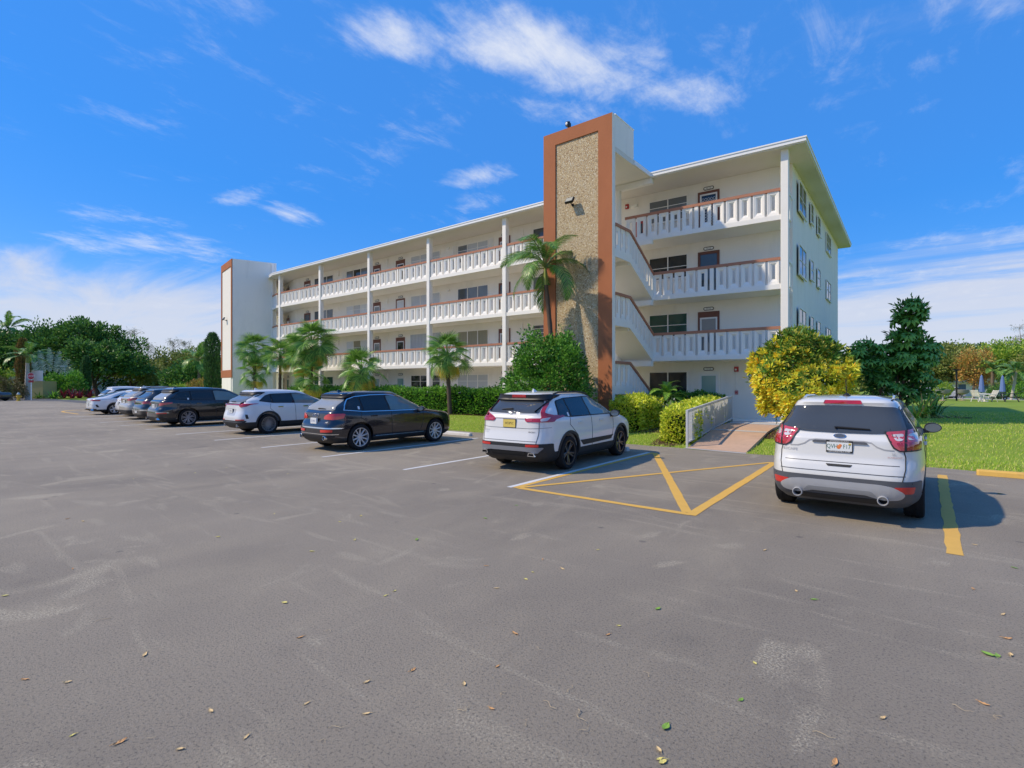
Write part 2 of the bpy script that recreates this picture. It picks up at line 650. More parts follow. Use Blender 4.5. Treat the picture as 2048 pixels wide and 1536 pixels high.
K = 14
rows = []
for i in range(K + 1):
    t = i / K
    rows.append(((WB0[0] + (WT0[0] - WB0[0]) * t, WB0[1] + (WT0[1] - WB0[1]) * t, 0.012 + 0.05 * min(1, 6 * t) + gz0(15 + 7.7 * t)), (WB1[0] + (WT1[0] - WB1[0]) * t, WB1[1] + (WT1[1] - WB1[1]) * t, 0.012 + 0.05 * min(1, 6 * t) + gz0(15 + 7.7 * t))))
walk_o = None
base = MB()
base.add([r[0] for r in rows] + [r[1] for r in rows] + [(r[0][0], r[0][1], -0.03) for r in rows] + [(r[1][0], r[1][1], -0.03) for r in rows],
         [(i, K + 1 + i, K + 2 + i, i + 1) for i in range(K)] + [(2 * (K + 1) + i, i, i + 1, 2 * (K + 1) + i + 1) for i in range(K)] + [(K + 1 + i, 3 * (K + 1) + i, 3 * (K + 1) + i + 1, K + 2 + i) for i in range(K)])
walk_o = base.build('walkway', M_walk)
tag(walk_o, kind='structure')


def walk_pt(t, s):
    a = Vector(WB0 + (0,)).lerp(Vector(WT0 + (0,)), t)
    b = Vector(WB1 + (0,)).lerp(Vector(WT1 + (0,)), t)
    p = a.lerp(b, s)
    p.z = 0.012 + 0.05 * min(1, 6 * t) + gz0(15 + 7.7 * t)
    return p


for t0, t1, nm in ((0.44, 0.475, 'pale_band'), (0.80, 0.97, 'pale_landing')):
    mb = MB()
    q = [walk_pt(t0, 0.005), walk_pt(t0, 0.995), walk_pt(t1, 0.995), walk_pt(t1, 0.005)]
    mb.quad(*[p + Vector((0, 0, 0.005)) for p in q])
    mb.build(nm, M_conc, walk_o)
mb = MB()
mb.quad(*[p + Vector((0, 0, 0.004)) for p in (Vector((-5.5, 14.86, 0)), Vector((-3.75, 14.72, 0)), Vector((-3.78, 14.88, 0.004)), Vector((-5.44, 15.02, 0.004)))])
mb.build('ramp_lip', M_conc, walk_o)

# ---------------------------------------------------------------- the apartment building
M_stucco = mat('stucco_white', (0.87, 0.825, 0.735), 0.85, 0.04, 0.9, 0.25, 70, spec=0.2, dirt=((0.62, 0.58, 0.51), 1.6, 0.50, 0.85, 0.45), stretch=(1, 1, 0.22))
M_trim = mat('trim_white', (0.87, 0.835, 0.765), 0.7, 0.03, 2, 0.1, 90, spec=0.3, dirt=((0.60, 0.57, 0.52), 2.5, 0.58, 0.85, 0.35))
M_fascia = mat('fascia_white', (0.84, 0.84, 0.83), 0.5, 0.03, 2, spec=0.4)
M_brown = mat('rail_brown', (0.43, 0.19, 0.115), 0.6, 0.10, 2.5, 0.1, 80, spec=0.3)
M_tbrown = mat('tower_brown', (0.40, 0.148, 0.066), 0.8, 0.13, 0.8, 0.25, 60, spec=0.2, dirt=((0.30, 0.105, 0.05), 0.6, 0.45, 0.8, 0.6), stretch=(1, 1, 0.45))
M_dbrown = mat('door_brown', (0.17, 0.065, 0.04), 0.5, 0.12, 3, spec=0.35)
M_black = mat('black_metal', (0.012, 0.012, 0.013), 0.5, 0.1, spec=0.4)
M_white = mat('gloss_white', (0.80, 0.80, 0.78), 0.4, 0.02)
M_grey = mat('mid_grey', (0.35, 0.35, 0.35), 0.5, 0.05)
M_alu = mat('aluminium', (0.62, 0.63, 0.64), 0.38, 0.05, 5, metal=0.75)
M_red = mat('alarm_red', (0.42, 0.018, 0.015), 0.4, 0.1)


def glass(name, col, rough=0.06, var=0.25, vs=1.2):
    return mat('glass_' + name, col, rough, var, vs, spec=0.6)


G = {'dark': glass('dark', (0.018, 0.022, 0.022)), 'green': glass('green', (0.018, 0.075, 0.055), vs=2), 'blind': mat('blind', (0.50, 0.51, 0.50), 0.35, 0.05, 3), 'grey': glass('grey', (0.16, 0.175, 0.18)),
     'slate': glass('slate', (0.075, 0.085, 0.09)), 'tan': mat('blind_tan', (0.30, 0.27, 0.17), 0.6, 0.25, 6, stretch=(6, 1, 0.2)), 'aqua': glass('aqua', (0.20, 0.36, 0.33), 0.15, 0.1, 2), 'white': mat('blind_white', (0.66, 0.67, 0.66), 0.4, 0.04)}


def pebble_material():
    m = bpy.data.materials.new('pebble_panel')
    m.use_nodes = True
    nt = m.node_tree
    p = nt.nodes['Principled BSDF']
    tc = nt.nodes.new('ShaderNodeTexCoord')
    nz = nt.nodes.new('ShaderNodeTexNoise')
    nz.inputs['Scale'].default_value = 6
    vm = nt.nodes.new('ShaderNodeMix')
    vm.data_type = 'VECTOR'
    vm.inputs[0].default_value = 0.04
    nt.links.new(tc.outputs['Object'], nz.inputs['Vector'])
    nt.links.new(tc.outputs['Object'], vm.inputs[4])
    nt.links.new(nz.outputs['Color'], vm.inputs[5])
    vo = nt.nodes.new('ShaderNodeTexVoronoi')
    vo.inputs['Scale'].default_value = 24
    nt.links.new(vm.outputs[1], vo.inputs['Vector'])
    cr = nt.nodes.new('ShaderNodeValToRGB')
    cs = [(0.0, (0.62, 0.47, 0.26)), (0.28, (0.74, 0.60, 0.36)), (0.5, (0.58, 0.40, 0.20)), (0.66, (0.80, 0.70, 0.50)), (0.8, (0.36, 0.21, 0.10)), (0.92, (0.70, 0.54, 0.30)), (1.0, (0.17, 0.12, 0.075))]
    e = cr.color_ramp.elements
    e[0].position, e[0].color = 0, cs[0][1] + (1,)
    e[1].position, e[1].color = 1, cs[-1][1] + (1,)
    for a, b in cs[1:-1]:
        q = e.new(a)
        q.color = b + (1,)
    cr.color_ramp.interpolation = 'CONSTANT'
    sp = nt.nodes.new('ShaderNodeSeparateColor')
    nt.links.new(vo.outputs['Color'], sp.inputs[0])
    nt.links.new(sp.outputs[0], cr.inputs[0])
    ve = nt.nodes.new('ShaderNodeTexVoronoi')
    ve.feature = 'DISTANCE_TO_EDGE'
    ve.inputs['Scale'].default_value = 24
    nt.links.new(vm.outputs[1], ve.inputs['Vector'])
    mr = nt.nodes.new('ShaderNodeMapRange')
    nt.links.new(ve.outputs['Distance'], mr.inputs[0])
    mr.inputs[1].default_value = 0.03
    mr.inputs[2].default_value = 0.16
    mx = nt.nodes.new('ShaderNodeMix')
    mx.data_type = 'RGBA'
    nt.links.new(mr.outputs[0], mx.inputs[0])
    mx.inputs[6].default_value = (0.55, 0.43, 0.26, 1)
    nt.links.new(cr.outputs[0], mx.inputs[7])
    nt.links.new(mx.outputs[2], p.inputs['Base Color'])
    p.inputs['Roughness'].default_value = 0.75
    bp = nt.nodes.new('ShaderNodeBump')
    bp.inputs['Strength'].default_value = 0.9
    bp.inputs['Distance'].default_value = 0.02
    nt.links.new(mr.outputs[0], bp.inputs['Height'])
    nt.links.new(bp.outputs[0], p.inputs['Normal'])
    return m


M_pebble = pebble_material()
FZ = [0.34, 3.06, 5.78, 8.50]
ROOF0, ROOF1 = 11.0, 11.2


class Fr:
    def __init__(s, x, y, a):
        s.x, s.y, s.c, s.s, s.a = x, y, math.cos(rad(a)), math.sin(rad(a)), rad(a)

    def T(s, u, n, z):
        return (s.x + u * s.c - n * s.s, s.y + u * s.s + n * s.c, z)

    def P(s, u, n):
        return s.T(u, n, 0)[:2]


FL = Fr(-43.2, 22.45, 0)
FR_ = Fr(-4.35, 22.72, 3.5)
FW = Fr(-43.2, 22.45, -15)
bld = empty('apartment_building', (-4.4, 22.7, 0), 0, 'four storey white apartment building with brown railings and a pebble faced stair tower', 'building')
BO = Vector((-4.4, 22.7, 0))


def bpart(mb, name, m, parent=None, smooth=False):
    """building parts are made in world coordinates and hung under the building's empty"""
    T0 = mb.T
    off = BO
    mb.T = (lambda x, y, z: Vector(T0(x, y, z)) - off) if T0 else (lambda x, y, z: Vector((x, y, z)) - off)
    return mb.build(name, m, parent or bld, smooth)


END = (-4.62, 40.7)
wall_pts = [FW.P(-11, 1.5), FW.P(-0.2, 1.5), FL.P(0.2, 1.5), FL.P(29.7, 1.5), FR_.P(-9.1, 1.5), FR_.P(0.09, 1.5), END, (-43, 39.5), FW.P(-11, 14)]
bpart(MB().prism(wall_pts, -0.02, 10.995), 'wall', M_stucco)


def corridor(n0, z0, z1, name, m, ends=True):
    pts = [FW.P(-11, n0), FW.P(0, n0), FL.P(29.7, n0), FR_.P(-9.1, n0), FR_.P(0.0, n0), FR_.P(0.0, 1.497), FR_.P(-9.1, 1.497), FL.P(29.7, 1.497), FL.P(0.2, 1.497), FW.P(-0.2, 1.497), FW.P(-11, 1.497)]
    return bpart(MB().prism(pts, z0, z1), name, m)


M_soffit = mat('soffit', (0.74, 0.695, 0.60), 0.85, 0.05, 0.8, 0.1, 80, spec=0.2)
for k in range(4):
    corridor(-0.10, FZ[k] - 0.19 if k else -0.02, FZ[k], 'floor_slab', M_trim)
roofp = [FW.P(-11, -0.38), FW.P(0, -0.38), FL.P(29.7, -0.38), FR_.P(-9.1, -0.38), FR_.P(0.72, -0.38), (END[0] + 0.62, END[1] + 0.8), (-43, 40.3), FW.P(-11, 15)]
roof = bpart(MB().prism(roofp, ROOF0, ROOF1 - 0.06), 'roof', M_soffit)


def grow(pts, d):
    c = Vector((sum(p[0] for p in pts) / len(pts), sum(p[1] for p in pts) / len(pts)))
    out = []
    n = len(pts)
    area = sum(pts[i][0] * pts[(i + 1) % n][1] - pts[(i + 1) % n][0] * pts[i][1] for i in range(n))
    sg = 1 if area > 0 else -1
    for i in range(n):
        a, b, e = Vector(pts[i - 1]), Vector(pts[i]), Vector(pts[(i + 1) % n])
        t1, t2 = (b - a).normalized(), (e - b).normalized()
        n1, n2 = Vector((t1.y, -t1.x)) * sg, Vector((t2.y, -t2.x)) * sg
        m_ = (n1 + n2).normalized()
        out.append(tuple(b + m_ * d / max(0.4, m_.dot(n1))))
    return out


bpart(MB().prism(grow(roofp, 0.05), ROOF1 - 0.155, ROOF1 - 0.03), 'fascia', M_fascia, roof)
bpart(MB().prism(grow(roofp, 0.075), ROOF1 - 0.03, ROOF1 + 0.025), 'drip_edge', M_fascia, roof)


def baluster_mesh(w=0.42, h=0.93, shear=0.0):
    """precast panel: raised rim, sloping reveal, open slot"""
    def rect(hw, z0, z1, y):
        return [(-hw, y, z0), (hw, y, z0), (hw, y, z1), (-hw, y, z1)]
    R_ = [rect(w / 2, 0, h, 0.05), rect(w / 2, 0, h, -0.045), rect(w / 2 - 0.045, 0.05, h - 0.05, -0.045), rect(w / 2 - 0.055, 0.06, h - 0.06, -0.03), rect(w / 2 - 0.085, 0.09, h - 0.10, -0.03), rect(0.062, 0.20, h - 0.16, 0.012), rect(0.062, 0.20, h - 0.16, 0.05)]
    vs = [v for r in R_ for v in r]
    vs = [(x, y, z + shear * x) for x, y, z in vs]
    fs = []
    for i in range(6):
        for k in range(4):
            k2 = (k + 1) % 4
            fs.append((i * 4 + k, i * 4 + k2, (i + 1) * 4 + k2, (i + 1) * 4 + k))
    for k in range(4):
        k2 = (k + 1) % 4
        fs.append((24 + k, 24 + k2, k2, k))
    me = bpy.data.meshes.new('baluster')
    me.from_pydata(vs, [], fs)
    me.materials.append(M_trim)
    return me


BAL = baluster_mesh()


def post_mesh(w=0.16, h=0.93):
    mb = MB().cbox(-w / 2, w / 2, -0.055, 0.05, 0, h, 0.012)
    me = bpy.data.meshes.new('rail_post')
    me.from_pydata(mb.v, [], mb.f)
    me.materials.append(M_trim)
    return me


POST = post_mesh()


def railing(fr, s0, s1, fz, n=0.0, post=True, count=None):
    L_ = s1 - s0
    top = fz + 1.07
    mb = MB(fr.T)
    mb.box(s0, s1, n - 0.075, n + 0.075, top - 0.115, top)
    r = bpart(mb, 'railing', M_brown)
    mb = MB(fr.T)
    mb.box(s0, s1, n - 0.05, n + 0.05, fz + 0.0, fz + 0.025)
    bpart(mb, 'kerb', M_trim, r)
    cnt = count or max(1, int(round(L_ / 0.545)) - (1 if post else 0))
    pw = 0.26 if post else 0
    pitch = (L_ - pw) / cnt
    pos = []
    for i in range(cnt):
        s = s0 + pitch * (i + 0.5) + (pw if i >= (cnt + 1) // 2 else 0)
        pos.append((s, BAL, 'baluster'))
    if post:
        pos.append((s0 + pitch * ((cnt + 1) // 2) + pw / 2, POST, 'rail_post'))
    for s, me, nm in pos:
        o = link(nm, me, r, Vector(fr.T(s, n, fz + 0.025)) - BO, fr.a)
        if me is BAL:
            o.scale = ((pitch - 0.095) / 0.42, 1, 1)
    return r


COLX = [-42.7, -36.59, -30.45, -24.39, -18.26]
for k in (1, 2, 3):
    for a, b in zip(COLX[:-1], COLX[1:]):
        railing(FL, a + 43.2 + 0.14, b + 43.2 - 0.14, FZ[k], count=10)
    railing(FL, COLX[-1] + 43.2 + 0.14, 29.6, FZ[k], count=8)
    railing(FW, -6.5, -0.12, FZ[k], count=11)
    railing(FR_, -6.62 if k == 3 else -5.36, -0.16, FZ[k], count=12 if k == 3 else 10)
for x in COLX:
    mb = MB(FL.T)
    mb.cbox(x + 43.2 - 0.13, x + 43.2 + 0.13, -0.13, 0.16, -0.02, 10.998, 0.012)
    bpart(mb, 'column', M_trim)
for fr, s in ((FR_, 0.0), (FW, -6.6)):
    mb = MB(fr.T)
    mb.cbox(s - 0.135, s + 0.135, -0.13, 0.16, -0.02, 10.998, 0.012)
    bpart(mb, 'column', M_trim)
# short guard rail closing each corridor at the end wall
for k in (1, 2, 3):
    mb = MB(FR_.T)
    mb.box(-0.06, 0.08, 0.17, 1.49, FZ[k] + 0.98, FZ[k] + 1.07)
    r = bpart(mb, 'railing', M_trim)
    for i in range(2):
        o = link('baluster', BAL, r, Vector(FR_.T(0.02, 0.5 + i * 0.62, FZ[k] + 0.025)) - BO, FR_.a + PI / 2)


def window(fr, s0, s1, z0, z1, cols, rows, g, n=1.5, fm=None, thick=0.045, split=None):
    fm = fm or M_trim
    mb = MB(fr.T)
    y1, y0 = n + 0.01, n - 0.035
    xs = [s0 + (s1 - s0) * i / cols for i in range(cols + 1)]
    if split:
        xs = [s0 + (s1 - s0) * t for t in split]
    zs = [z0 + (z1 - z0) * i / rows for i in range(rows + 1)]
    mb.box(s0, s1, y0, y1, z0, z0 + thick)
    mb.box(s0, s1, y0, y1, z1 - thick, z1)
    for i, x in enumerate(xs):
        a = s0 if i == 0 else (s1 - thick if i == len(xs) - 1 else x - thick / 2)
        mb.box(a, a + thick, y0 + 0.001, y1, z0 + thick, z1 - thick)
    for i in range(len(xs) - 1):
        a = xs[i] + (thick if i == 0 else thick / 2)
        b = xs[i + 1] - (thick if i == len(xs) - 2 else thick / 2)
        for z in zs[1:-1]:
            mb.box(a, b, y0 + 0.008, y1, z - 0.014, z + 0.014)
    mb.box(s0 - 0.05, s1 + 0.05, n - 0.07, n + 0.008, z0 - 0.05, z0)
    w = bpart(mb, 'window', fm)
    for i in range(len(xs) - 1):
        a = xs[i] + (thick if i == 0 else thick / 2)
        b = xs[i + 1] - (thick if i == len(xs) - 2 else thick / 2)
        gm = g[i % len(g)] if isinstance(g, (list, tuple)) else g
        mb = MB(fr.T)
        mb.box(a, b, n - 0.012, n + 0.006, z0 + thick, z1 - thick)
        bpart(mb, 'pane', G[gm] if isinstance(gm, str) else gm, w)
    return w


def number_plate(fr, s, z, txt, parent, n=1.5):
    pts = []
    for k in range(20):
        a = 2 * PI * k / 20
        pts.append((0.155 * (1 if math.cos(a) > 0 else -1) + 0.075 * math.cos(a), 0.078 * math.sin(a)))
    mb = MB(fr.T)
    def cap(pts, y0, y1, sc):
        n_ = len(pts)
        vs = [(s + x * sc[0], y0, z + y * sc[1]) for x, y in pts] + [(s + x * sc[0], y1, z + y * sc[1]) for x, y in pts]
        mb.add(vs, [tuple(range(n_)), tuple(range(n_, 2 * n_))[::-1]] + [(i, n_ + i, n_ + (i + 1) % n_, (i + 1) % n_) for i in range(n_)])
    cap(pts, n - 0.02, n + 0.005, (1, 1))
    mb.mi = 1
    cap(pts, n - 0.024, n - 0.0195, (0.88, 0.62))
    tm = text_mesh(txt, 0.1)
    mb.mi = 0
    mb.add([(s + v.co.x, n - 0.026, z + v.co.y) for v in tm.vertices], [tuple(p.vertices) for p in tm.polygons])
    bpy.data.meshes.remove(tm)
    return bpart(mb, 'number_plate', [M_black, M_white], parent)


def door(fr, s0, s1, fz, style, txt, n=1.5, h=2.06, hinge=1):
    brown = style != 'white'
    fm = M_dbrown if brown else M_trim
    z1 = fz + h
    t = 0.09
    mb = MB(fr.T)
    mb.box(s0, s0 + t, n - 0.04, n + 0.01, fz, z1)
    mb.box(s1 - t, s1, n - 0.04, n + 0.01, fz, z1)
    hd = 0.26 if style in ('deep', 'deep_dark') else 0.11
    mb.box(s0 + t, s1 - t, n - 0.04, n + 0.01, z1 - hd, z1)
    d = bpart(mb, 'door', fm)
    lm = {'screen': M_white, 'dark': M_dbrown, 'deep': M_white, 'deep_dark': M_white, 'plain': M_white, 'white': M_white}[style]
    mb = MB(fr.T)
    a, b, zt = s0 + t, s1 - t, z1 - hd
    e = 0.07 if style != 'dark' else 0.02
    mb.box(a, a + e, n - 0.025, n + 0.008, fz, zt)
    mb.box(b - e, b, n - 0.025, n + 0.008, fz, zt)
    mb.box(a + e, b - e, n - 0.025, n + 0.008, zt - e, zt)
    mb.box(a + e, b - e, n - 0.025, n + 0.008, fz, fz + 0.25)
    bpart(mb, 'door_frame', lm, d)
    mb = MB(fr.T)
    mb.box(a + e, b - e, n - 0.013, n + 0.006, fz + 0.25, zt - e)
    gm = {'screen': 'dark', 'dark': 'slate', 'deep': 'grey', 'deep_dark': 'dark', 'plain': 'white', 'white': 'aqua'}[style]
    bpart(mb, 'pane', G[gm], d)
    if style == 'screen':                      # scroll grille
        mb = MB(fr.T)
        w_ = b - a - 2 * e
        nx = 5
        for i in range(nx):
            for q in range(12):
                x0_, zc = a + e + w_ * (i + 0.5) / nx, fz + 0.32 + q * 0.125
                if zc > zt - e - 0.06:
                    continue
                pts = [(x0_ + 0.05 * math.cos(2 * PI * v / 10), n - 0.018, zc + 0.062 * math.sin(2 * PI * v / 10)) for v in range(11)]
                mb.tube(pts, 0.008, 4, False)
        bpart(mb, 'grille', M_white, d)
    mb = MB(fr.T)
    hx = a + 0.05 if hinge > 0 else b - 0.05
    mb.lathe([(0, 0), (0.03, 0.0), (0.035, 0.03), (0.02, 0.05), (0, 0.05)], 10, Matrix.Translation((hx, n - 0.025, fz + 1.0)) @ Matrix.Rotation(PI / 2, 4, 'X'))
    bpart(mb, 'handle', mat('brass', (0.6, 0.45, 0.22), 0.3, 0.05, metal=0.8), d, 40)
    number_plate(fr, (s0 + s1) / 2, z1 + 0.13, txt, d, n)
    return d


def wall_lamp(fr, s, z, n=1.5, small=True):
    mb = MB(fr.T)
    if small:
        mb.cbox(s - 0.045, s + 0.045, n - 0.09, n + 0.005, z - 0.22, z + 0.22, 0.01)
    else:
        mb.cbox(s - 0.17, s + 0.17, n - 0.10, n + 0.005, z - 0.07, z + 0.07, 0.02)
    bpart(mb, 'wall_lamp', M_trim)


def LX(x):
    return x + 43.2


units = [(-41.55, -40.61, 12), (-32.05, -31.2, 11), (-29.45, -28.5, 10), (-19.97, -19.1, 9)]
wins = [(-40.0, -37.23), (-35.45, -32.66), (-27.87, -24.96), (-23.39, -20.8), (-17.47, -15.0)]
dstyle = {3: ['deep', 'deep_dark', 'deep_dark', 'deep'], 2: ['dark', 'deep', 'plain', 'dark'], 1: ['deep', 'deep', 'deep_dark', 'deep'], 0: ['white', 'white', 'white', 'white']}
wstyle = {3: [('slate', 2), (['grey', 'dark', 'grey'], 2), (['blind'], 3), (['grey', 'blind', 'blind'], 3), ('slate', 2)],
          2: [(['slate', 'grey', 'slate'], 1), (['white', 'blind', 'white'], 3), (['blind'], 1), (['slate', 'grey', 'grey'], 1), (['grey', 'white', 'grey'], 1)],
          1: [('white', 2), (['white', 'tan', 'white'], 2), (None, 0), (['tan'], 1), (['slate', 'blind', 'slate'], 5)],
          0: [('green', 2), (['green', 'slate', 'green'], 3), ('dark', 3), (['blind'], 3), ('blind', 3)]}
for k in range(4):
    for i, (a, b, num) in enumerate(units):
        door(FL, LX(a), LX(b), FZ[k], dstyle[k][i], '%d1%02d' % (k + 1, num))
    for i, (a, b) in enumerate(wins):
        g_, rows = wstyle[k][i]
        z0, z1 = FZ[k] + (1.0 if k else 0.85), FZ[k] + 2.12
        if g_ is None:                          # corrugated storm shutter closed over this window
            mb = MB(FL.T)
            nn = 20
            for q in range(nn):
                s_ = LX(a) + (b - a) * q / nn
                w_ = (b - a) / nn
                mb.box(s_, s_ + w_ * 0.55, 1.44, 1.505, z0 - 0.1, z1 + 0.05)
                mb.box(s_ + w_ * 0.55, s_ + w_, 1.47, 1.505, z0 - 0.1, z1 + 0.05)
            bpart(mb, 'storm_shutter', mat('shutter', (0.55, 0.56, 0.57), 0.4, 0.05, metal=0.3))
            continue
        window(FL, LX(a), LX(b), z0, z1, 3, rows, g_)
        if (k, i) in ((3, 3), (3, 1)):
            for q in range(2):
                mb = MB(FL.T)
                x0_ = LX(a) - 0.42 if q == 0 else LX(b) + 0.08
                for w_ in range(3):
                    mb.box(x0_ + w_ * 0.11, x0_ + w_ * 0.11 + 0.08, 1.44, 1.505, z0 - 0.05, z1 + 0.05)
                bpart(mb, 'folded_shutter', M_trim)
    for x in (-36.47, -30.37, -24.24, -18.19):
        wall_lamp(FL, LX(x), FZ[k] + 2.1, small=x not in (-24.24,))
    # right wing
    st = ['white', 'deep', 'dark', 'screen'][k]
    if k == 1:
        st = 'plain'
    dd = door(FR_, -3.74, -2.80, FZ[k], {0: 'white', 1: 'deep', 2: 'dark', 3: 'screen'}[k], '%d112' % (k + 1))
    window(FR_, -6.05, -4.2, FZ[k] + (1.0 if k else 0.62), FZ[k] + 2.1, 2, {0: 1, 1: 2, 2: 2, 3: 3}[k], {0: 'dark', 1: 'green', 2: 'dark', 3: 'grey'}[k])
    wall_lamp(FR_, -6.78, FZ[k] + 2.05, small=False)
    window(FR_, -9.0, -8.2, FZ[k] + 1.0, FZ[k] + 2.1, 2, 2, 'slate')
    # wing beyond the far tower
    door(FW, -3.2, -2.3, FZ[k], 'deep_dark' if k else 'white', '%d113' % (k + 1))
    window(FW, -6.0, -4.0, FZ[k] + 1.0, FZ[k] + 2.1, 2, 2, 'slate')

# end wall of the right wing, facing the lawn
ea = math.degrees(math.atan2(END[1] - 24.23, END[0] + 4.26))
FE = Fr(-4.258, 24.23, ea)                       # s runs towards the back; n < 0 is outwards


def e_s(y):
    return (y - 24.23) / math.sin(rad(ea))


for k in range(4):
    for (y0, y1, h0, h1, cols) in ((25.12, 27.03, 0.78, 2.08, 2), (28.5, 29.33, 1.1, 2.06, 1), (30.85, 31.88, 1.1, 2.06, 1), (34.54, 36.59, 0.98, 2.06, 2)):
        window(FE, e_s(y0), e_s(y1), FZ[k] + h0, FZ[k] + h1, cols, 2, 'slate' if k != 3 else 'dark', n=0.0)

# ---- stair and stair tower
TX0, TX1, TY0, TYI = -12.86, -9.60, 18.40, 18.65
tower = bpart(MB().box(TX0, TX1, 18.465, TYI, -0.02, 12.45), 'stair_tower', M_stucco)
fr_ = MB()
px0, px1, pz0, pz1 = -12.26, -10.22, 0.55, 11.92
fr_.box(TX0, px0, TY0, 18.464, -0.02, 12.45)
fr_.box(px1, TX1 - 0.006, TY0, 18.464, -0.02, 12.45)
fr_.box(px0, px1, TY0, 18.464, pz1, 12.45)
fr_.box(px0, px1, TY0, 18.464, -0.02, pz0)
bpart(fr_, 'brown_frame', M_tbrown, tower)
bpart(MB().box(TX1 - 0.005, TX1, TY0 + 0.003, 18.464, -0.02, 12.448), 'edge_strip', M_stucco, tower)
bpart(MB().box(px0 + 0.002, px1 - 0.002, 18.452, 18.4645, pz0 + 0.002, pz1 - 0.002), 'pebble_panel', M_pebble, tower)
bx_ = MB()
bx_.box(TX0, TX1, TYI, 20.3, ROOF1, 12.45)
bpart(bx_, 'tower_head', M_stucco, tower)
bpart(MB().prism(grow([(TX0, 18.66), (TX1, 18.66), (TX1, 20.3), (TX0, 20.3)], 0.02), 12.45, 12.49), 'coping', M_fascia, tower)
sr = bpart(MB().box(TX0, TX1 - 0.005, TYI + 0.003, 21.9, ROOF0 + 0.002, ROOF1 - 0.003), 'stair_roof', M_soffit)
bpart(MB().box(TX1 - 0.004, TX1 + 0.045, 20.31, 21.98, ROOF0 + 0.02, ROOF1 + 0.01), 'fascia', M_fascia, sr)
sfr = Fr(TX1, 22.35, -90)                         # s towards the camera (-Y); n towards -X (inside)
YL = 2.40                                         # landing edge at s = 2.40
RUN, RISE = YL, 1.36
for k in range(3):
    z0 = FZ[k]
    zl = z0 + RISE
    # landing
    st = bpart(MB().box(TX0 + 0.02, TX1 - 0.02, TYI + 0.002, 22.35 - YL, zl - 0.19, zl), 'stair_landing', M_trim)
    # flights: right one up to the landing, left one on to the next floor
    for (xa, xb, za, zb, ya, yb) in ((-11.12, TX1 - 0.085, z0, zl, 22.35, 22.35 - YL), (TX0 + 0.02, -11.35, zl, FZ[k + 1], 22.35 - YL, 22.35)):
        nst = 7
        prof = [(ya, za - 0.19), (ya, za)]
        for q in range(nst):
            t0_, t1_ = q / nst, (q + 1) / nst
            prof += [(ya + (yb - ya) * t0_, za + (zb - za) * t1_ - 0.002), (ya + (yb - ya) * t1_, za + (zb - za) * t1_ - 0.002)]
        prof += [(yb, zb - 0.19)]
        n_ = len(prof)
        mb = MB()
        mb.add([(xa, y, z) for y, z in prof] + [(xb, y, z) for y, z in prof], [tuple(range(n_)), tuple(range(n_, 2 * n_))[::-1]] + [(i, (i + 1) % n_, n_ + (i + 1) % n_, n_ + i) for i in range(n_)])
        bpart(mb, 'stair_flight', M_trim)
    # outer stringer, balusters and handrail of the visible side
    mb = MB()
    xo, xi = TX1, TX1 - 0.08
    sec = [(22.40, z0 - 0.26, z0 + 0.05), (22.35 - YL, zl - 0.26, zl + 0.05), (TYI + 0.001, zl - 0.26, zl + 0.05)]
    vs = []
    for y, a, b in sec:
        vs += [(xo, y, a), (xo, y, b), (xi, y, b), (xi, y, a)]
    mb.add(vs, [(0, 1, 2, 3), (11, 10, 9, 8)] + [(i * 4 + q, i * 4 + 4 + q, i * 4 + 4 + (q + 1) % 4, i * 4 + (q + 1) % 4) for i in range(2) for q in range(4)])
    sg_ = bpart(mb, 'stringer', M_trim)
    mb = MB()
    vs = []
    for y, z in ((22.40, z0 + 1.0), (22.35 - YL + 0.03, zl + 1.04), (TYI + 0.001, zl + 1.04)):
        vs += [(xo + 0.035, y, z - 0.09), (xo + 0.035, y, z + 0.02), (xi - 0.035, y, z + 0.02), (xi - 0.035, y, z - 0.09)]
    mb.add(vs, [(0, 1, 2, 3), (11, 10, 9, 8)] + [(i * 4 + q, i * 4 + 4 + q, i * 4 + 4 + (q + 1) % 4, i * 4 + (q + 1) % 4) for i in range(2) for q in range(4)])
    hr = bpart(mb, 'handrail', M_brown)
    for q in range(3):
        o = link('baluster', BAL, hr, Vector((TX1 - 0.04, 19.78 - q * 0.43, zl + 0.05)) - BO, PI / 2)
        o.scale = (0.82, 0.75, 0.965)
    if k == 0:
        BALS = baluster_mesh(0.22, 0.88, -RISE / RUN)
    nsl = 9
    for q in range(nsl):
        t = (q + 0.5) / nsl
        link('baluster', BALS, hr, Vector((TX1 - 0.04, 22.35 - YL * t, z0 + RISE * t + 0.05)) - BO, PI / 2).scale = (1, 0.75, 1)
    bpart(MB().box(TX0 + 0.05, TX1 - 0.082, 19.95, 20.1, zl - 0.36, zl - 0.192), 'landing_beam', M_trim)
for z in FZ[1:] + [ROOF0 + 0.19]:
    bpart(MB().box(TX0 + 0.05, TX1 + 0.03, 22.02, 22.24, z - 0.42, z - 0.192), 'stair_beam', M_trim)
bpart(MB().lathe([(0.15, -0.02), (0.15, 10.78)], 20, Matrix.Translation((-11.24, 22.13, 0))), 'column', M_trim, None, 60)

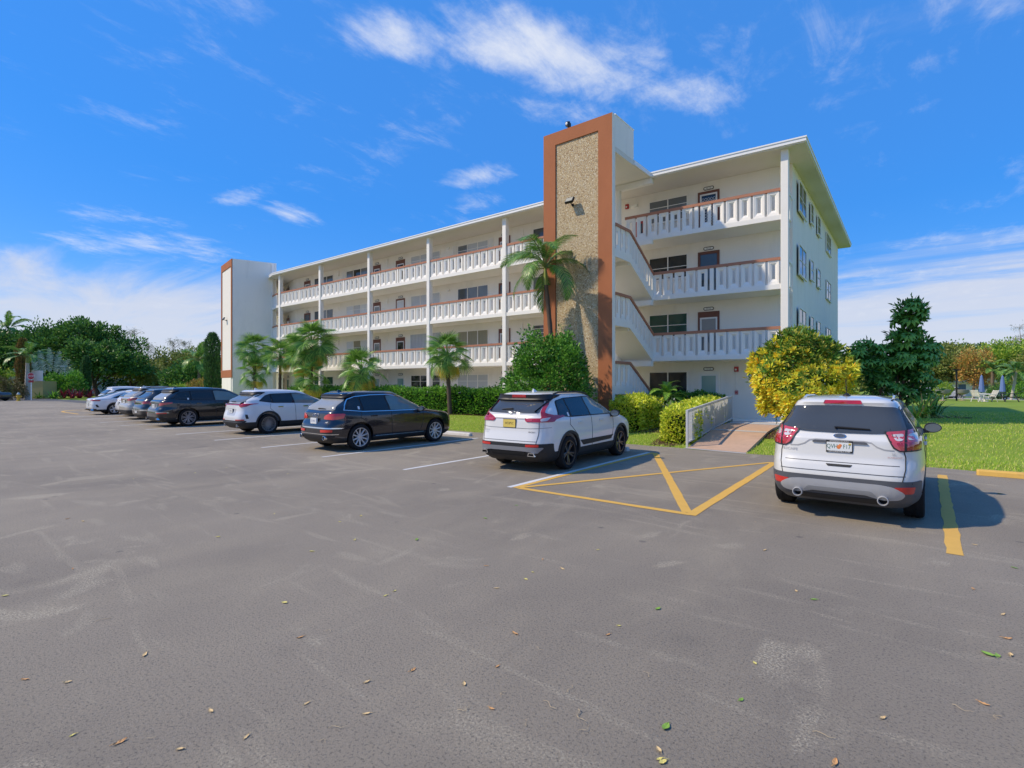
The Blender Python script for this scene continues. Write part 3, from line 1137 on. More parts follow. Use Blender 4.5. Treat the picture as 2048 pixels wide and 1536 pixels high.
# the far tower on the bent wing
f0, f1 = Vector((-45.97, 19.97)), Vector((-44.81, 23.18))
fl_ = f0 + Vector((-math.cos(rad(11)), math.sin(rad(11)))) * 3.9
fl2 = fl_ + (f1 - f0)
ft = bpart(MB().prism([tuple(f0), tuple(f1), tuple(fl2), tuple(fl_)], -0.02, 12.45), 'stair_tower', M_stucco)
FT = Fr(fl_.x, fl_.y, math.degrees(math.atan2(f0.y - fl_.y, f0.x - fl_.x)))
mb = MB(FT.T)
mb.box(0, 0.28, -0.075, -0.002, 2.4, 12.45)
mb.box(3.62, 3.89, -0.075, -0.002, 2.4, 12.45)
mb.box(0.28, 3.62, -0.075, -0.002, 11.85, 12.45)
mb.box(0.28, 3.62, -0.075, -0.002, 2.4, 3.05)
bpart(mb, 'brown_frame', M_tbrown, ft)
mb = MB(FT.T)
mb.box(0.282, 3.618, -0.02, -0.002, 3.052, 11.848)
bpart(mb, 'pale_panel', mat('panel_cream', (0.80, 0.76, 0.67), 0.8, 0.06, 12, 0.5, 40), ft)
mb = MB(FT.T)
mb.box(0.3, 3.6, -0.06, -0.002, -0.02, 2.38)
bpart(mb, 'plinth', M_stucco, ft)
FT2 = Fr(f0.x, f0.y, math.degrees(math.atan2(f1.y - f0.y, f1.x - f0.x)))
mb = MB(FT2.T)
mb.cbox(3.0, 3.16, -0.13, -0.002, -0.02, 12.4, 0.01)
bpart(mb, 'pilaster', M_trim, ft)
mb = MB(FT2.T)
mb.lathe([(0, 0.04), (0.16, 0.03), (0.18, 0)], 16, Matrix.Translation((1.5, -0.002, 1.7)) @ Matrix.Rotation(PI / 2, 4, 'X'))
bpart(mb, 'vent_cover', mat('vent', (0.5, 0.47, 0.42), 0.6), ft, 40)


# ---- fixtures on the walls
def floodlight(loc, rotz, label, group, tilt=35):
    e = empty('floodlight', loc, rotz, label, 'floodlight', group)
    MB().tube([(0, 0.05, 0), (0, -0.10, 0.02), (0, -0.16, 0.08)], 0.022, 8).build('arm', M_black, e, 40)
    MB().lathe([(0.06, 0), (0.06, 0.03), (0.02, 0.035)], 12, Matrix.Translation((0, 0.05, 0)) @ Matrix.Rotation(PI / 2, 4, 'X')).build('base', M_black, e)
    mb = MB()
    mb.cbox(-0.19, 0.19, -0.05, 0.05, -0.13, 0.13, 0.02)
    R_ = Matrix.Translation((0, -0.2, 0.13)) @ Matrix.Rotation(rad(-tilt), 4, 'X')
    mb.v = [tuple(R_ @ Vector(v)) for v in mb.v]
    h = mb.build('housing', M_black, e)
    mb = MB()
    mb.box(-0.155, 0.155, -0.056, -0.051, -0.10, 0.10)
    mb.v = [tuple(R_ @ Vector(v)) for v in mb.v]
    mb.build('lens', mat('lamp_lens', (0.42, 0.40, 0.30), 0.2, 0.1, 20), h)
    return e


floodlight((-11.42, 18.40, 9.22), 0, 'black floodlight on the pebble panel of the tall brown stair tower', 'floodlights on the stair towers')
ftp = FT.T(1.9, -0.07, 7.4)
floodlight(ftp, FT.a, 'small floodlight on the pale panel of the far stair tower', 'floodlights on the stair towers')
e = empty('roof_camera', (-11.7, 18.56, 12.45), 0, 'small black camera on top of the brown stair tower', 'camera')
MB().tube([(0, 0, 0), (0, 0, 0.12)], 0.03, 8).build('mount', M_black, e)
MB().cbox(-0.07, 0.07, -0.16, 0.10, 0.12, 0.28, 0.02).build('housing', M_black, e)
MB().lathe([(0, 0.02), (0.045, 0.01), (0.055, 0)], 12, Matrix.Translation((0, -0.16, 0.2)) @ Matrix.Rotation(PI / 2, 4, 'X')).build('lens', M_white, e)
MB().cbox(-0.05, 0.05, -0.04, 0.06, 0.28, 0.34, 0.015).build('sensor', M_black, e)


def alarm(fr, s, z, label, n=1.5, pull=None):
    x, y, _ = fr.T(s, n, 0)
    e = empty('fire_alarm', (x, y, z), fr.a, label, 'fire alarm', 'red fire alarm devices on the walls')
    MB().cbox(-0.09, 0.09, -0.07, 0.0, -0.11, 0.11, 0.015).build('housing', M_red, e)
    MB().lathe([(0, 0.03), (0.035, 0.02), (0.045, 0)], 12, Matrix.Translation((-0.02, -0.07, -0.02)) @ Matrix.Rotation(PI / 2, 4, 'X')).build('strobe', M_white, e)
    if pull is not None:
        MB().box(-0.012, 0.012, -0.02, 0, pull - z + 0.1, -0.11).build('conduit', M_trim, e)
    return e


alarm(FR_, -2.09, 2.5, 'red fire alarm strobe right of the ground floor aqua glass door', pull=1.48)
alarm(FR_, -7.15, 10.6, 'red fire alarm high on the top floor wall behind the stair column')
x, y, _ = FR_.T(-2.09, 1.5, 0)
e = empty('alarm_pull_box', (x, y, 1.48), FR_.a, 'small red and white alarm pull box below the ground floor fire alarm', 'pull box')
MB().cbox(-0.07, 0.07, -0.05, 0, -0.09, 0.09, 0.01).build('housing', mat('pale_red', (0.5, 0.2, 0.2), 0.4), e)
MB().box(-0.04, 0.04, -0.06, -0.051, -0.02, 0.02).build('handle', M_red, e)
x, y, _ = FR_.T(-6.45, 1.5, 0)
e = empty('hose_cabinet', (x, y, FZ[3] + 0.85), FR_.a, 'red fire extinguisher box on the top floor wall beside the stair', 'extinguisher')
MB().cbox(-0.2, 0.2, -0.16, 0, -0.35, 0.36, 0.02).build('box', M_red, e)
MB().box(-0.14, 0.14, -0.165, -0.161, -0.25, 0.25).build('pane', G['slate'], e)

# ---- ramp railing
M_gal = mat('galvanised', (0.62, 0.62, 0.61), 0.45, 0.06, 6, metal=0.15)
ra, rb = walk_pt(0.02, -0.03), walk_pt(0.98, -0.03)
rv = rb - ra
rl = math.hypot(rv.x, rv.y)
ramp = empty('ramp_railing', tuple(ra), math.atan2(rv.y, rv.x), 'grey metal picket railing along the left side of the ramp', 'railing')
sl = rv.z / rl


def sbox(mb, x0, x1, y0, y1, za, zb):
    mb.add([(x0, y0, za + sl * x0), (x1, y0, za + sl * x1), (x1, y1, za + sl * x1), (x0, y1, za + sl * x0), (x0, y0, zb + sl * x0), (x1, y0, zb + sl * x1), (x1, y1, zb + sl * x1), (x0, y1, zb + sl * x0)],
           [(0, 3, 2, 1), (4, 5, 6, 7), (0, 1, 5, 4), (1, 2, 6, 5), (2, 3, 7, 6), (3, 0, 4, 7)])


mb = MB()
sbox(mb, -0.03, rl + 0.03, -0.03, 0.03, 1.02, 1.07)
mb.build('top_rail', M_gal, ramp)
mb = MB()
sbox(mb, 0, rl, -0.02, 0.02, 0.10, 0.14)
mb.build('bottom_rail', M_gal, ramp)
posts = [0.0, rl * 0.25, rl * 0.5, rl * 0.75, rl]
pm = MB().cbox(-0.03, 0.03, -0.03, 0.03, -0.05, 1.02, 0.006)
for i, x in enumerate(posts):
    if i == 0:
        po = pm.build('post', M_gal, ramp)
        pmesh = po.data
    else:
        po = link('post', pmesh, ramp)
    po.location = (x, 0, sl * x)
km = None
for i in range(4):
    nn = 13
    for q in range(1, nn):
        x = posts[i] + (posts[i + 1] - posts[i]) * q / nn
        if km is None:
            ko = MB().box(-0.012, 0.012, -0.012, 0.012, 0.13, 1.03).build('picket', M_gal, ramp)
            km = ko.data
        else:
            ko = link('picket', km, ramp)
        ko.location = (x, 0, sl * x)

# ---------------------------------------------------------------- cars
def paint(name, col, metal=0.0, rough=0.32):
    return mat('paint_' + name, col, rough, 0.02, 2, metal=metal, coat=1.0, spec=0.5, dirt=(tuple(c * 0.86 for c in col), 1.1, 0.5, 0.9, 0.35))


M_tyre = mat('tyre', (0.016, 0.016, 0.017), 0.85, 0.2, 20, 0.3, 120, spec=0.25)
M_plast = mat('dark_plastic', (0.022, 0.023, 0.025), 0.55, 0.12, 12, 0.1, 200, spec=0.4)
M_gplast = mat('grey_plastic', (0.085, 0.09, 0.10), 0.5, 0.08, 12, spec=0.4)
M_silver = mat('silver_trim', (0.44, 0.45, 0.46), 0.42, 0.04, 6, metal=0.35)
M_chrome = mat('chrome', (0.72, 0.72, 0.73), 0.12, 0.03, metal=1.0)
M_rim_s = mat('rim_silver', (0.58, 0.59, 0.61), 0.3, 0.05, metal=0.6)
M_rim_b = mat('rim_black', (0.018, 0.018, 0.02), 0.3, 0.1, coat=0.5)
M_rim_d = mat('rim_dark_well', (0.02, 0.02, 0.021), 0.7, 0.1)
M_cglass = mat('car_glass', (0.014, 0.017, 0.019), 0.03, 0.1, spec=0.6)
M_cglass2 = mat('car_glass_rear', (0.055, 0.06, 0.062), 0.04, 0.1, spec=0.7)
M_cglass3 = mat('car_glass_light', (0.15, 0.20, 0.19), 0.04, 0.25, 3, spec=0.7)
M_mglass = mat('mirror_glass', (0.20, 0.25, 0.28), 0.05, 0.2, 12, metal=0.6)
M_lampred = mat('tail_red', (0.40, 0.012, 0.018), 0.08, 0.1, 8, coat=1.0)
M_lampred2 = mat('tail_red_pale', (0.52, 0.06, 0.075), 0.08, 0.1, 8, coat=1.0)
M_lampclr = mat('tail_clear', (0.55, 0.52, 0.52), 0.1, 0.2, 10, coat=1.0)
M_refl = mat('reflector_red', (0.55, 0.02, 0.015), 0.15, 0.05, coat=1.0)
M_seam = mat('seam', (0.03, 0.03, 0.03), 0.8, 0.05)
M_plate_w = mat('plate_white', (0.72, 0.74, 0.72), 0.4, 0.05)
M_plate_y = mat('plate_yellow', (0.72, 0.55, 0.12), 0.4, 0.08)
M_under = mat('underbody', (0.01, 0.01, 0.01), 0.9, 0.1)


def interp(tab, z, col):
    """monotone cubic through table rows (first column z)"""
    zs = [r[0] for r in tab]
    if z <= zs[0]:
        return tab[0][col]
    if z >= zs[-1]:
        return tab[-1][col]
    i = max(j for j in range(len(zs)) if zs[j] <= z)
    n = len(zs)
    v = [r[col] for r in tab]

    def slope(j):
        if j == 0 or j == n - 1:
            return 0 if n < 3 else ((v[1] - v[0]) / (zs[1] - zs[0]) if j == 0 else (v[-1] - v[-2]) / (zs[-1] - zs[-2]))
        a = (v[j] - v[j - 1]) / (zs[j] - zs[j - 1])
        b = (v[j + 1] - v[j]) / (zs[j + 1] - zs[j])
        return 0 if a * b <= 0 else 2 * a * b / (a + b)
    h = zs[i + 1] - zs[i]
    t = (z - zs[i]) / h
    m0, m1 = slope(i) * h, slope(i + 1) * h
    return (2 * t ** 3 - 3 * t * t + 1) * v[i] + (t ** 3 - 2 * t * t + t) * m0 + (-2 * t ** 3 + 3 * t * t) * v[i + 1] + (t ** 3 - t * t) * m1


def body_loft(tab, z0, z1, nz, grow_=0.0, n_exp=5.0, npt=72, extra=()):
    """stack of superellipse slices; tab rows: z, rear y, front y, half width"""
    zs = sorted(set([z0 + (z1 - z0) * i / nz for i in range(nz + 1)] + [e_ for e_ in extra if z0 < e_ < z1]))
    vs, fs = [], []
    for z in zs:
        yr, yf, w = interp(tab, z, 1) - grow_, interp(tab, z, 2) + grow_, interp(tab, z, 3) + grow_
        a, c = (yf - yr) / 2, (yf + yr) / 2
        for k in range(npt):
            t = 2 * PI * k / npt
            # cluster points towards the four corners
            t = t + 0.16 * -math.sin(4 * t) / 4 * -1
            ct, st_ = math.cos(t), math.sin(t)
            q = 2.0 / n_exp
            y = c + a * math.copysign(abs(ct) ** q, ct)
            x = w * math.copysign(abs(st_) ** q, st_)
            vs.append((x, y, z))
    n = len(zs)
    for i in range(n - 1):
        for k in range(npt):
            k2 = (k + 1) % npt
            fs.append((i * npt + k2, i * npt + k, (i + 1) * npt + k, (i + 1) * npt + k2))
    fs.append(tuple(range(npt)))
    fs.append(tuple((n - 1) * npt + k for k in range(npt))[::-1])
    return vs, fs


def cut_arches(vs, fs, axles, r, name, hw):
    me = bpy.data.meshes.new(name)
    me.from_pydata(vs, [], fs)
    o = bpy.data.objects.new('tmp', me)
    C.objects.link(o)
    cut = []
    for y, zc in axles:
        for sgn in (-1, 1):
            mb = MB()
            pr = [(0, 0), (r, 0), (r, 0.36), (0, 0.36)]
            mb.lathe(pr[1:3], 28, Matrix.Translation((sgn * (hw - 0.24) if sgn > 0 else -hw - 0.12, y, zc)) @ Matrix.Rotation(PI / 2, 4, 'Y'))
            nn = 28
            mb.f.append(tuple(2 * i for i in range(nn))[::-1])
            mb.f.append(tuple(2 * i + 1 for i in range(nn)))
            m2 = bpy.data.meshes.new('c')
            m2.from_pydata(mb.v, [], mb.f)
            bmm = bmesh.new()
            bmm.from_mesh(m2)
            bmesh.ops.recalc_face_normals(bmm, faces=bmm.faces)
            bmm.to_mesh(m2)
            bmm.free()
            c = bpy.data.objects.new('c', m2)
            C.objects.link(c)
            cut.append(c)
            md = o.modifiers.new('b', 'BOOLEAN')
            md.operation = 'DIFFERENCE'
            md.solver = 'EXACT'
            md.object = c
    dg = bpy.context.evaluated_depsgraph_get()
    res = bpy.data.meshes.new_from_object(o.evaluated_get(dg))
    res.name = name
    for c in cut:
        bpy.data.objects.remove(c)
    bpy.data.objects.remove(o)
    return res


def rp_(pts, r=0.03, n=4):
    """round the corners of a polygon"""
    out = []
    k = len(pts)
    for i in range(k):
        a, b, c = Vector(pts[i - 1]), Vector(pts[i]), Vector(pts[(i + 1) % k])
        d1, d2 = (a - b), (c - b)
        r1, r2 = min(r, d1.length * 0.45), min(r, d2.length * 0.45)
        p, q = b + d1.normalized() * r1, b + d2.normalized() * r2
        for j in range(n + 1):
            t = j / n
            out.append(tuple(p * (1 - t) ** 2 + b * 2 * t * (1 - t) + q * t * t))
    return out


def line_poly(pts, w):
    """thin polygon along a polyline"""
    P = [Vector(p) for p in pts]
    l, r = [], []
    for i, p in enumerate(P):
        t = (P[min(i + 1, len(P) - 1)] - P[max(i - 1, 0)]).normalized()
        n = Vector((-t.y, t.x)) * w / 2
        l.append(tuple(p + n))
        r.append(tuple(p - n))
    return l + r[::-1]


class Car:
    def __init__(s, name, loc, rot, label, tab, hw, L_, ro, wb, wr, group='cars parked in the row of bays', cat='car', n_exp=6.5):
        s.e = empty(name, loc, rot, label, cat, group)
        s.tab, s.hw, s.L, s.ro, s.wb, s.wr = tab, hw, L_, ro, wb, wr
        # car space: y = 0 at the rear axle
        s.tab = [(z, a - ro, b - ro, w) for z, a, b, w in tab]
        s.ne = n_exp
        ex = [r[0] for r in s.tab]
        vs, fs = body_loft(s.tab, tab[0][0], tab[-1][0], 34, 0, n_exp, extra=ex)
        s.bvh = BVHTree.FromPolygons([Vector(v) for v in vs], fs)
        s.vs, s.fs = vs, fs

    def body(s, m, split=None, clad=None, arch=None):
        arch = arch or s.wr + 0.05
        ax = [(0, s.wr + 0.015), (s.wb, s.wr + 0.015)]
        ex = [r[0] for r in s.tab]
        if split:
            vs, fs = body_loft(s.tab, split, s.tab[-1][0], 30, 0, s.ne, extra=ex)
            me = cut_arches(vs, fs, ax, arch, 'body', s.hw)
            vs, fs = body_loft(s.tab, s.tab[0][0], split + 0.002, 10, 0.006, s.ne)
            m2 = cut_arches(vs, fs, ax, arch, 'cladding', s.hw)
        else:
            me = cut_arches(s.vs, s.fs, ax, arch, 'body', s.hw)
            m2 = None
        me.materials.append(m)
        me.shade_smooth()
        me.set_sharp_from_angle(angle=rad(38))
        link('body', me, s.e)
        if m2:
            m2.materials.append(clad or M_plast)
            m2.shade_smooth()
            m2.set_sharp_from_angle(angle=rad(38))
            link('cladding', m2, s.e)
        # dark wheel wells
        for y in (0, s.wb):
            mb = MB().box(-s.hw + 0.28, s.hw - 0.28, y - arch - 0.03, y + arch + 0.03, 0.24, arch * 2 - 0.02)
            mb.build('wheel_well', M_under, s.e)

    def hit(s, a, b, axis, sign=1):
        if axis == 'y':
            o, d = Vector((a, -6 * sign, b)), Vector((0, sign, 0))
        elif axis == 'x':
            o, d = Vector((6 * sign, a, b)), Vector((-sign, 0, 0))
        else:
            o, d = Vector((a, b, 6)), Vector((0, 0, -1))
        r = s.bvh.ray_cast(o, d)
        if r[0] is None:
            q = Vector((a, -1.2 * sign, b)) if axis == 'y' else (Vector((1.2 * sign, a, b)) if axis == 'x' else Vector((a, b, 1.9)))
            r = s.bvh.find_nearest(q)
        return r[0], r[1]

    def decal(s, poly, axis, m, name, off=0.004, sign=1, thick=0.02, step=0.05, parent=None):
        off = off + 0.003
        bm = bmesh.new()
        f = bm.faces.new([bm.verts.new((p[0], p[1], 0)) for p in poly])
        bmesh.ops.triangulate(bm, faces=[f])
        for ax_ in (0, 1):
            lo, hi = min(p[ax_] for p in poly), max(p[ax_] for p in poly)
            k = int((hi - lo) / step)
            for i in range(1, k + 1):
                co = [0, 0, 0]
                co[ax_] = lo + (hi - lo) * i / (k + 1)
                no = [0, 0, 0]
                no[ax_] = 1
                bmesh.ops.bisect_plane(bm, geom=bm.verts[:] + bm.edges[:] + bm.faces[:], plane_co=co, plane_no=no, dist=1e-5)
        bmesh.ops.remove_doubles(bm, verts=bm.verts, dist=1e-5)
        bm.verts.ensure_lookup_table()
        inn = {}
        for v in bm.verts:
            p, n = s.hit(v.co.x, v.co.y, axis, sign)
            inn[v] = p - n * thick
            v.co = p + n * off
        be = [e for e in bm.edges if e.is_boundary]
        new = {}
        for e in be:
            for v in e.verts:
                if v not in new:
                    new[v] = bm.verts.new(inn[v])
        for e in be:
            a, b = e.verts
            bm.faces.new((a, b, new[b], new[a]))
        bmesh.ops.recalc_face_normals(bm, faces=bm.faces)
        # outward orientation
        me = bpy.data.meshes.new(name)
        bm.to_mesh(me)
        bm.free()
        me.materials.append(m)
        me.shade_smooth()
        me.set_sharp_from_angle(angle=rad(35))
        return link(name, me, parent or s.e)

    def both(s, poly, m, name, **k):
        return [s.decal([(p[0], p[1]) for p in poly], 'x', m, name, sign=sg, **k) for sg in (1, -1)]

    def pair(s, poly, m, name, **k):
        """mirrored pair on the tail"""
        return [s.decal([(p[0] * sg, p[1]) for p in poly], 'y', m, name, **k) for sg in (1, -1)]

    def arch_trim(s, m=None, w=0.055, off=0.012):
        arch = s.wr + 0.05
        zc = s.wr + 0.015
        for y in (0, s.wb):
            for sg in (1, -1):
                poly = []
                a0, a1 = rad(-8), rad(188)
                for i in range(25):
                    a = a0 + (a1 - a0) * i / 24
                    poly.append((y + (arch + w) * math.cos(a), zc + (arch + w) * math.sin(a)))
                for i in range(25):
                    a = a1 - (a1 - a0) * i / 24
                    poly.append((y + (arch - 0.004) * math.cos(a), zc + (arch - 0.004) * math.sin(a)))
                s.decal(poly, 'x', m or M_plast, 'arch_trim', off=off, sign=sg, thick=0.05, step=0.12)

    def wheels(s, m, spokes=5, style='double', track=None, sw=0.045):
        tw = 0.225
        R_, rr = s.wr, s.wr - 0.105
        tr = (track or s.hw - 0.13)
        if 'meshes' not in s.__dict__:
            mb = MB()
            h = tw / 2
            mb.lathe([(rr, -h + 0.015), (rr + 0.02, -h), (R_ - 0.035, -h - 0.004), (R_ - 0.012, -h + 0.012), (R_ - 0.002, -h + 0.045), (R_, -0.02), (R_ - 0.006, -0.018), (R_ - 0.006, 0.018), (R_, 0.02), (R_ - 0.002, h - 0.045), (R_ - 0.012, h - 0.012), (R_ - 0.035, h + 0.004), (rr + 0.02, h), (rr, h - 0.015)], 40)
            ty = mb.build('tyre', M_tyre, None, 35)
            mb = MB()
            mb.lathe([(rr + 0.004, h - 0.012), (rr + 0.002, h - 0.002), (rr - 0.014, h - 0.004), (rr - 0.02, h - 0.03), (rr - 0.03, -0.02), (rr - 0.03, -h + 0.02)], 40)
            mb.lathe([(0, h - 0.035), (0.045, h - 0.036), (0.06, h - 0.05), (0.065, -0.0)], 20)
            for i in range(spokes):
                angs = [0] if style == 'single' else ([-0.16, 0.16] if style == 'double' else [-0.05, 0.27])
                for da in angs:
                    a = 2 * PI * i / spokes
                    a2 = a + da
                    p0 = Vector((0.04 * math.cos(a + da * 0.5), 0.04 * math.sin(a + da * 0.5), 0))
                    p1 = Vector(((rr - 0.012) * math.cos(a2), (rr - 0.012) * math.sin(a2), 0))
                    t = (p1 - p0).normalized()
                    n = Vector((-t.y, t.x, 0))
                    w0, w1 = sw * 0.6, sw * 0.45
                    vs = []
                    for p, w_, zt in ((p0, w0, h - 0.045), (p1, w1, h - 0.02)):
                        vs += [p + n * w_ + Vector((0, 0, zt - 0.008)), p + n * w_ * 0.6 + Vector((0, 0, zt)), p - n * w_ * 0.6 + Vector((0, 0, zt)), p - n * w_ + Vector((0, 0, zt - 0.008)), p - n * w_ + Vector((0, 0, zt - 0.05)), p + n * w_ + Vector((0, 0, zt - 0.05))]
                    mb.add(vs, [(i_, i_ + 6, (i_ + 1) % 6 + 6, (i_ + 1) % 6) for i_ in range(6)])
            mb.mi = 1
            mb.lathe([(0, h - 0.10), (rr - 0.02, h - 0.10)], 30)
            wh = mb.build('wheel', [m, M_rim_d], None, 35)
            s.meshes = (wh.data, ty.data)
            bpy.data.objects.remove(wh)
            bpy.data.objects.remove(ty)
        for y in (0, s.wb):
            for sg in (1, -1):
                o = link('wheel', s.meshes[0], s.e, (sg * tr, y, s.wr))
                o.rotation_euler = (0, sg * PI / 2, 0)
                o.rotation_euler[0] = 0
                link('tyre', s.meshes[1], o)

    def seam(s, pts, axis='x', w=0.010, both=True):
        for sg in ((1, -1) if both else (1,)):
            if axis == 'x':
                s.decal(line_poly(pts, w), 'x', M_seam, 'seam', off=0.0015, sign=sg, thick=0.006, step=0.05)
            else:
                s.decal(line_poly([(p[0] * sg, p[1]) for p in pts], w), 'y', M_seam, 'seam', off=0.0015, thick=0.006, step=0.04)

    def handles(s, ys, z, m):
        for y in ys:
            for sg in (1, -1):
                p, n = s.hit(y, z, 'x', sg)
                mb = MB()
                mb.cbox(-0.012, 0.028, -0.105, 0.105, -0.017, 0.017, 0.012)
                o = mb.build('door_handle', m, s.e)
                o.location = p
                if sg < 0:
                    o.rotation_euler = (0, 0, PI)

    def mirrors(s, y, z, m, glassm=None):
        for sg in (1, -1):
            p, n = s.hit(y, z, 'x', sg)
            bm = bmesh.new()
            bmesh.ops.create_icosphere(bm, subdivisions=3, radius=1)
            for v in bm.verts:
                x_, y_, z_ = v.co
                if y_ < -0.25:
                    y_ = -0.25
                v.co = (x_ * 0.118, y_ * 0.12, z_ * 0.085 * (1 - 0.15 * x_))
            me = bpy.data.meshes.new('mirror')
            bm.to_mesh(me)
            bm.free()
            me.materials.append(m)
            me.shade_smooth()
            me.set_sharp_from_angle(angle=rad(40))
            o = link('mirror', me, s.e, (sg * (abs(p.x) + 0.125), y, z + 0.05))
            mb = MB()
            mb.lathe([(0, 0), (1, 0)], 20, Matrix.Translation((0, -0.032, 0)) @ Matrix.Diagonal((0.103, 1, 0.069, 1)) @ Matrix.Rotation(PI / 2, 4, 'X'))
            mb.build('mirror_glass', glassm or M_mglass, o)
            mb = MB()
            mb.cbox(-0.16 if sg > 0 else 0.05, -0.05 if sg > 0 else 0.16, -0.03, 0.07, -0.09, -0.02, 0.01)
            mb.build('mirror_arm', M_plast, o)

    def plate(s, z, m, frame_m, body, w=0.31, h=0.16, x=0.0, size=0.085, tm=None, top=None, bottom=None, fruit=False):
        p, n = s.hit(x, z, 'y')
        p2, _ = s.hit(x, z + h / 2, 'y')
        p3, _ = s.hit(x, z - h / 2, 'y')
        y = min(p.y, p2.y, p3.y) - 0.012
        mb = MB()
        mb.cbox(x - w / 2, x + w / 2, y, y + 0.05, z - h / 2, z + h / 2, 0.006)
        pl = mb.build('licence_plate', frame_m, s.e)
        mb = MB()
        fh = h / 2 - (0.022 if top or bottom else 0.008)
        mb.box(x - w / 2 + 0.009, x + w / 2 - 0.009, y - 0.002, y - 0.0005, z - fh, z + fh)
        mb.build('plate_face', m, pl)

        def t(body, size, zz, mm, sx=0.8, xx=0.0):
            me = text_mesh(body, size, sx)
            me.materials.append(mm)
            o = link('plate_text', me, pl, (x + xx, y - 0.0035, zz))
            o.rotation_euler = (PI / 2, 0, 0)
        if fruit:
            a, b = body.split(' ')
            t(a, size, z, tm or M_seam, 0.74, -0.082)
            t(b, size, z, tm or M_seam, 0.74, 0.088)
            mb = MB()
            mb.lathe([(0, 0.002), (0.026, 0.0)], 14, Matrix.Translation((x - 0.006, y - 0.003, z - 0.006)) @ Matrix.Rotation(PI / 2, 4, 'X'))
            mb.lathe([(0, 0.002), (0.02, 0.0)], 12, Matrix.Translation((x + 0.012, y - 0.0035, z + 0.016)) @ Matrix.Rotation(PI / 2, 4, 'X'))
            mb.build('plate_emblem', mat('orange_print', (0.75, 0.22, 0.06), 0.5, 0.1, 30), pl)
            mb = MB()
            mb.box(x + 0.108, x + 0.138, y - 0.0035, y - 0.0025, z + 0.028, z + 0.05)
            mb.build('plate_sticker', mat('sticker_yellow', (0.62, 0.45, 0.05), 0.5), pl)
        else:
            t(body, size, z, tm or M_seam)
        if top:
            t(top, 0.022, z + h / 2 - 0.011, M_white, 1.0)
        if bottom:
            t(bottom, 0.026, z - h / 2 + 0.0115, M_white, 1.0)
        return pl

    def badge_text(s, body, x, z, size, m, sx=1.0):
        p, n = s.hit(x, z, 'y')
        me = text_mesh(body, size, sx)
        me.materials.append(m)
        for v in me.vertices:
            q, nn = s.hit(x + v.co.x, z + v.co.y, 'y')
            v.co = q + nn * 0.008
        link('badge', me, s.e)

    def wiper(s, pts, r=0.012, name='rear_wiper'):
        P = []
        for x, z in pts:
            p, n = s.hit(x, z, 'y')
            P.append(p + n * 0.025)
        MB().tube(P, [r * 1.6] + [r] * (len(P) - 2) + [r * 0.6], 6).build(name, M_black, s.e, 40)

    def roof_rails(s, y0, y1, x, m):
        for sg in (1, -1):
            P = []
            for i in range(9):
                y = y0 + (y1 - y0) * i / 8
                p, n = s.hit(sg * x, y, 'z')
                P.append((p.x, y, p.z + (0.035 if 0 < i < 8 else 0.0)))
            MB().tube(P, 0.018, 8).build('roof_rail', m, s.e, 40)

    def pipes(s, xs, z, y, r=0.045, m=None, flat=False):
        for x in xs:
            mb = MB()
            if flat:
                w = 0.085
                o = [(-w, -0.035), (w, -0.035), (w * 0.8, 0.035), (-w * 0.8, 0.035)]
                i_ = [(a * 0.78, b * 0.6) for a, b in o]
                vs = [(x + a, y, z + b) for a, b in o] + [(x + a, y, z + b) for a, b in i_] + [(x + a, y + 0.12, z + b) for a, b in o] + [(x + a, y + 0.1, z + b) for a, b in i_]
                fs = []
                for k in range(4):
                    k2 = (k + 1) % 4
                    fs += [(k, k2, 4 + k2, 4 + k), (k2, k, 8 + k, 8 + k2), (4 + k, 4 + k2, 12 + k2, 12 + k)]
                mb.add(vs, fs)
                mb.mi = 1
                mb.add([vs[12], vs[13], vs[14], vs[15]], [(0, 1, 2, 3)])
            else:
                M_ = Matrix.Translation((x, y, z)) @ Matrix.Rotation(-PI / 2, 4, 'X')
                mb.lathe([(r * 0.8, 0.14), (r * 0.8, 0.004), (r * 0.86, 0), (r, 0.004), (r, 0.18)], 20, M_)
                mb.mi = 1
                mb.lathe([(0, 0.1), (r * 0.8, 0.1)], 16, M_)
            mb.build('exhaust_pipe', [m or M_chrome, M_under], s.e, 40)

    def stickers(s, y, z, sg=1):
        p, n = s.hit(y, z, 'x', sg)
        s.decal([(y - 0.03, z - 0.04), (y + 0.03, z - 0.04), (y + 0.03, z + 0.04), (y - 0.03, z + 0.04)], 'x', M_white, 'parking_sticker', off=0.007, sign=sg, thick=0.002)

def suv_tab(L_, hw, H, belt=1.08, by=0.09, gb=0.17, gt=0.42, hood=0.0, tumble=0.27):
    r = hw - tumble
    return [(0.22, 0.20, L_ - 0.16, hw - 0.13), (0.32, 0.07, L_ - 0.05, hw - 0.045), (0.46, 0.005, L_, hw - 0.012), (0.60, 0.0, L_ + 0.0, hw - 0.003), (0.74, 0.03, L_ - 0.02, hw),
            (0.86, by - 0.01, L_ - 0.09, hw - 0.004), (0.95 + hood, by, L_ - 0.26, hw - 0.012), (belt - 0.045, by + 0.01, L_ - 0.72, hw - 0.026), (belt, by + 0.02, L_ - 1.02, hw - 0.042),
            (belt + 0.06, gb - 0.02, L_ - 1.27, hw - 0.075), (belt + 0.13, gb, L_ - 1.40, hw - 0.105),
            (H - 0.24, gt - 0.07, L_ - 1.86, r + 0.045), (H - 0.14, gt - 0.02, L_ - 2.06, r), (H - 0.095, gt - 0.03, L_ - 2.18, r - 0.03), (H - 0.06, gt + 0.02, L_ - 2.36, r - 0.075), (H - 0.03, gt + 0.16, L_ - 2.66, r - 0.16), (H - 0.01, gt + 0.46, L_ - 2.95, r - 0.28), (H, gt + 0.9, L_ - 3.2, r - 0.43)]


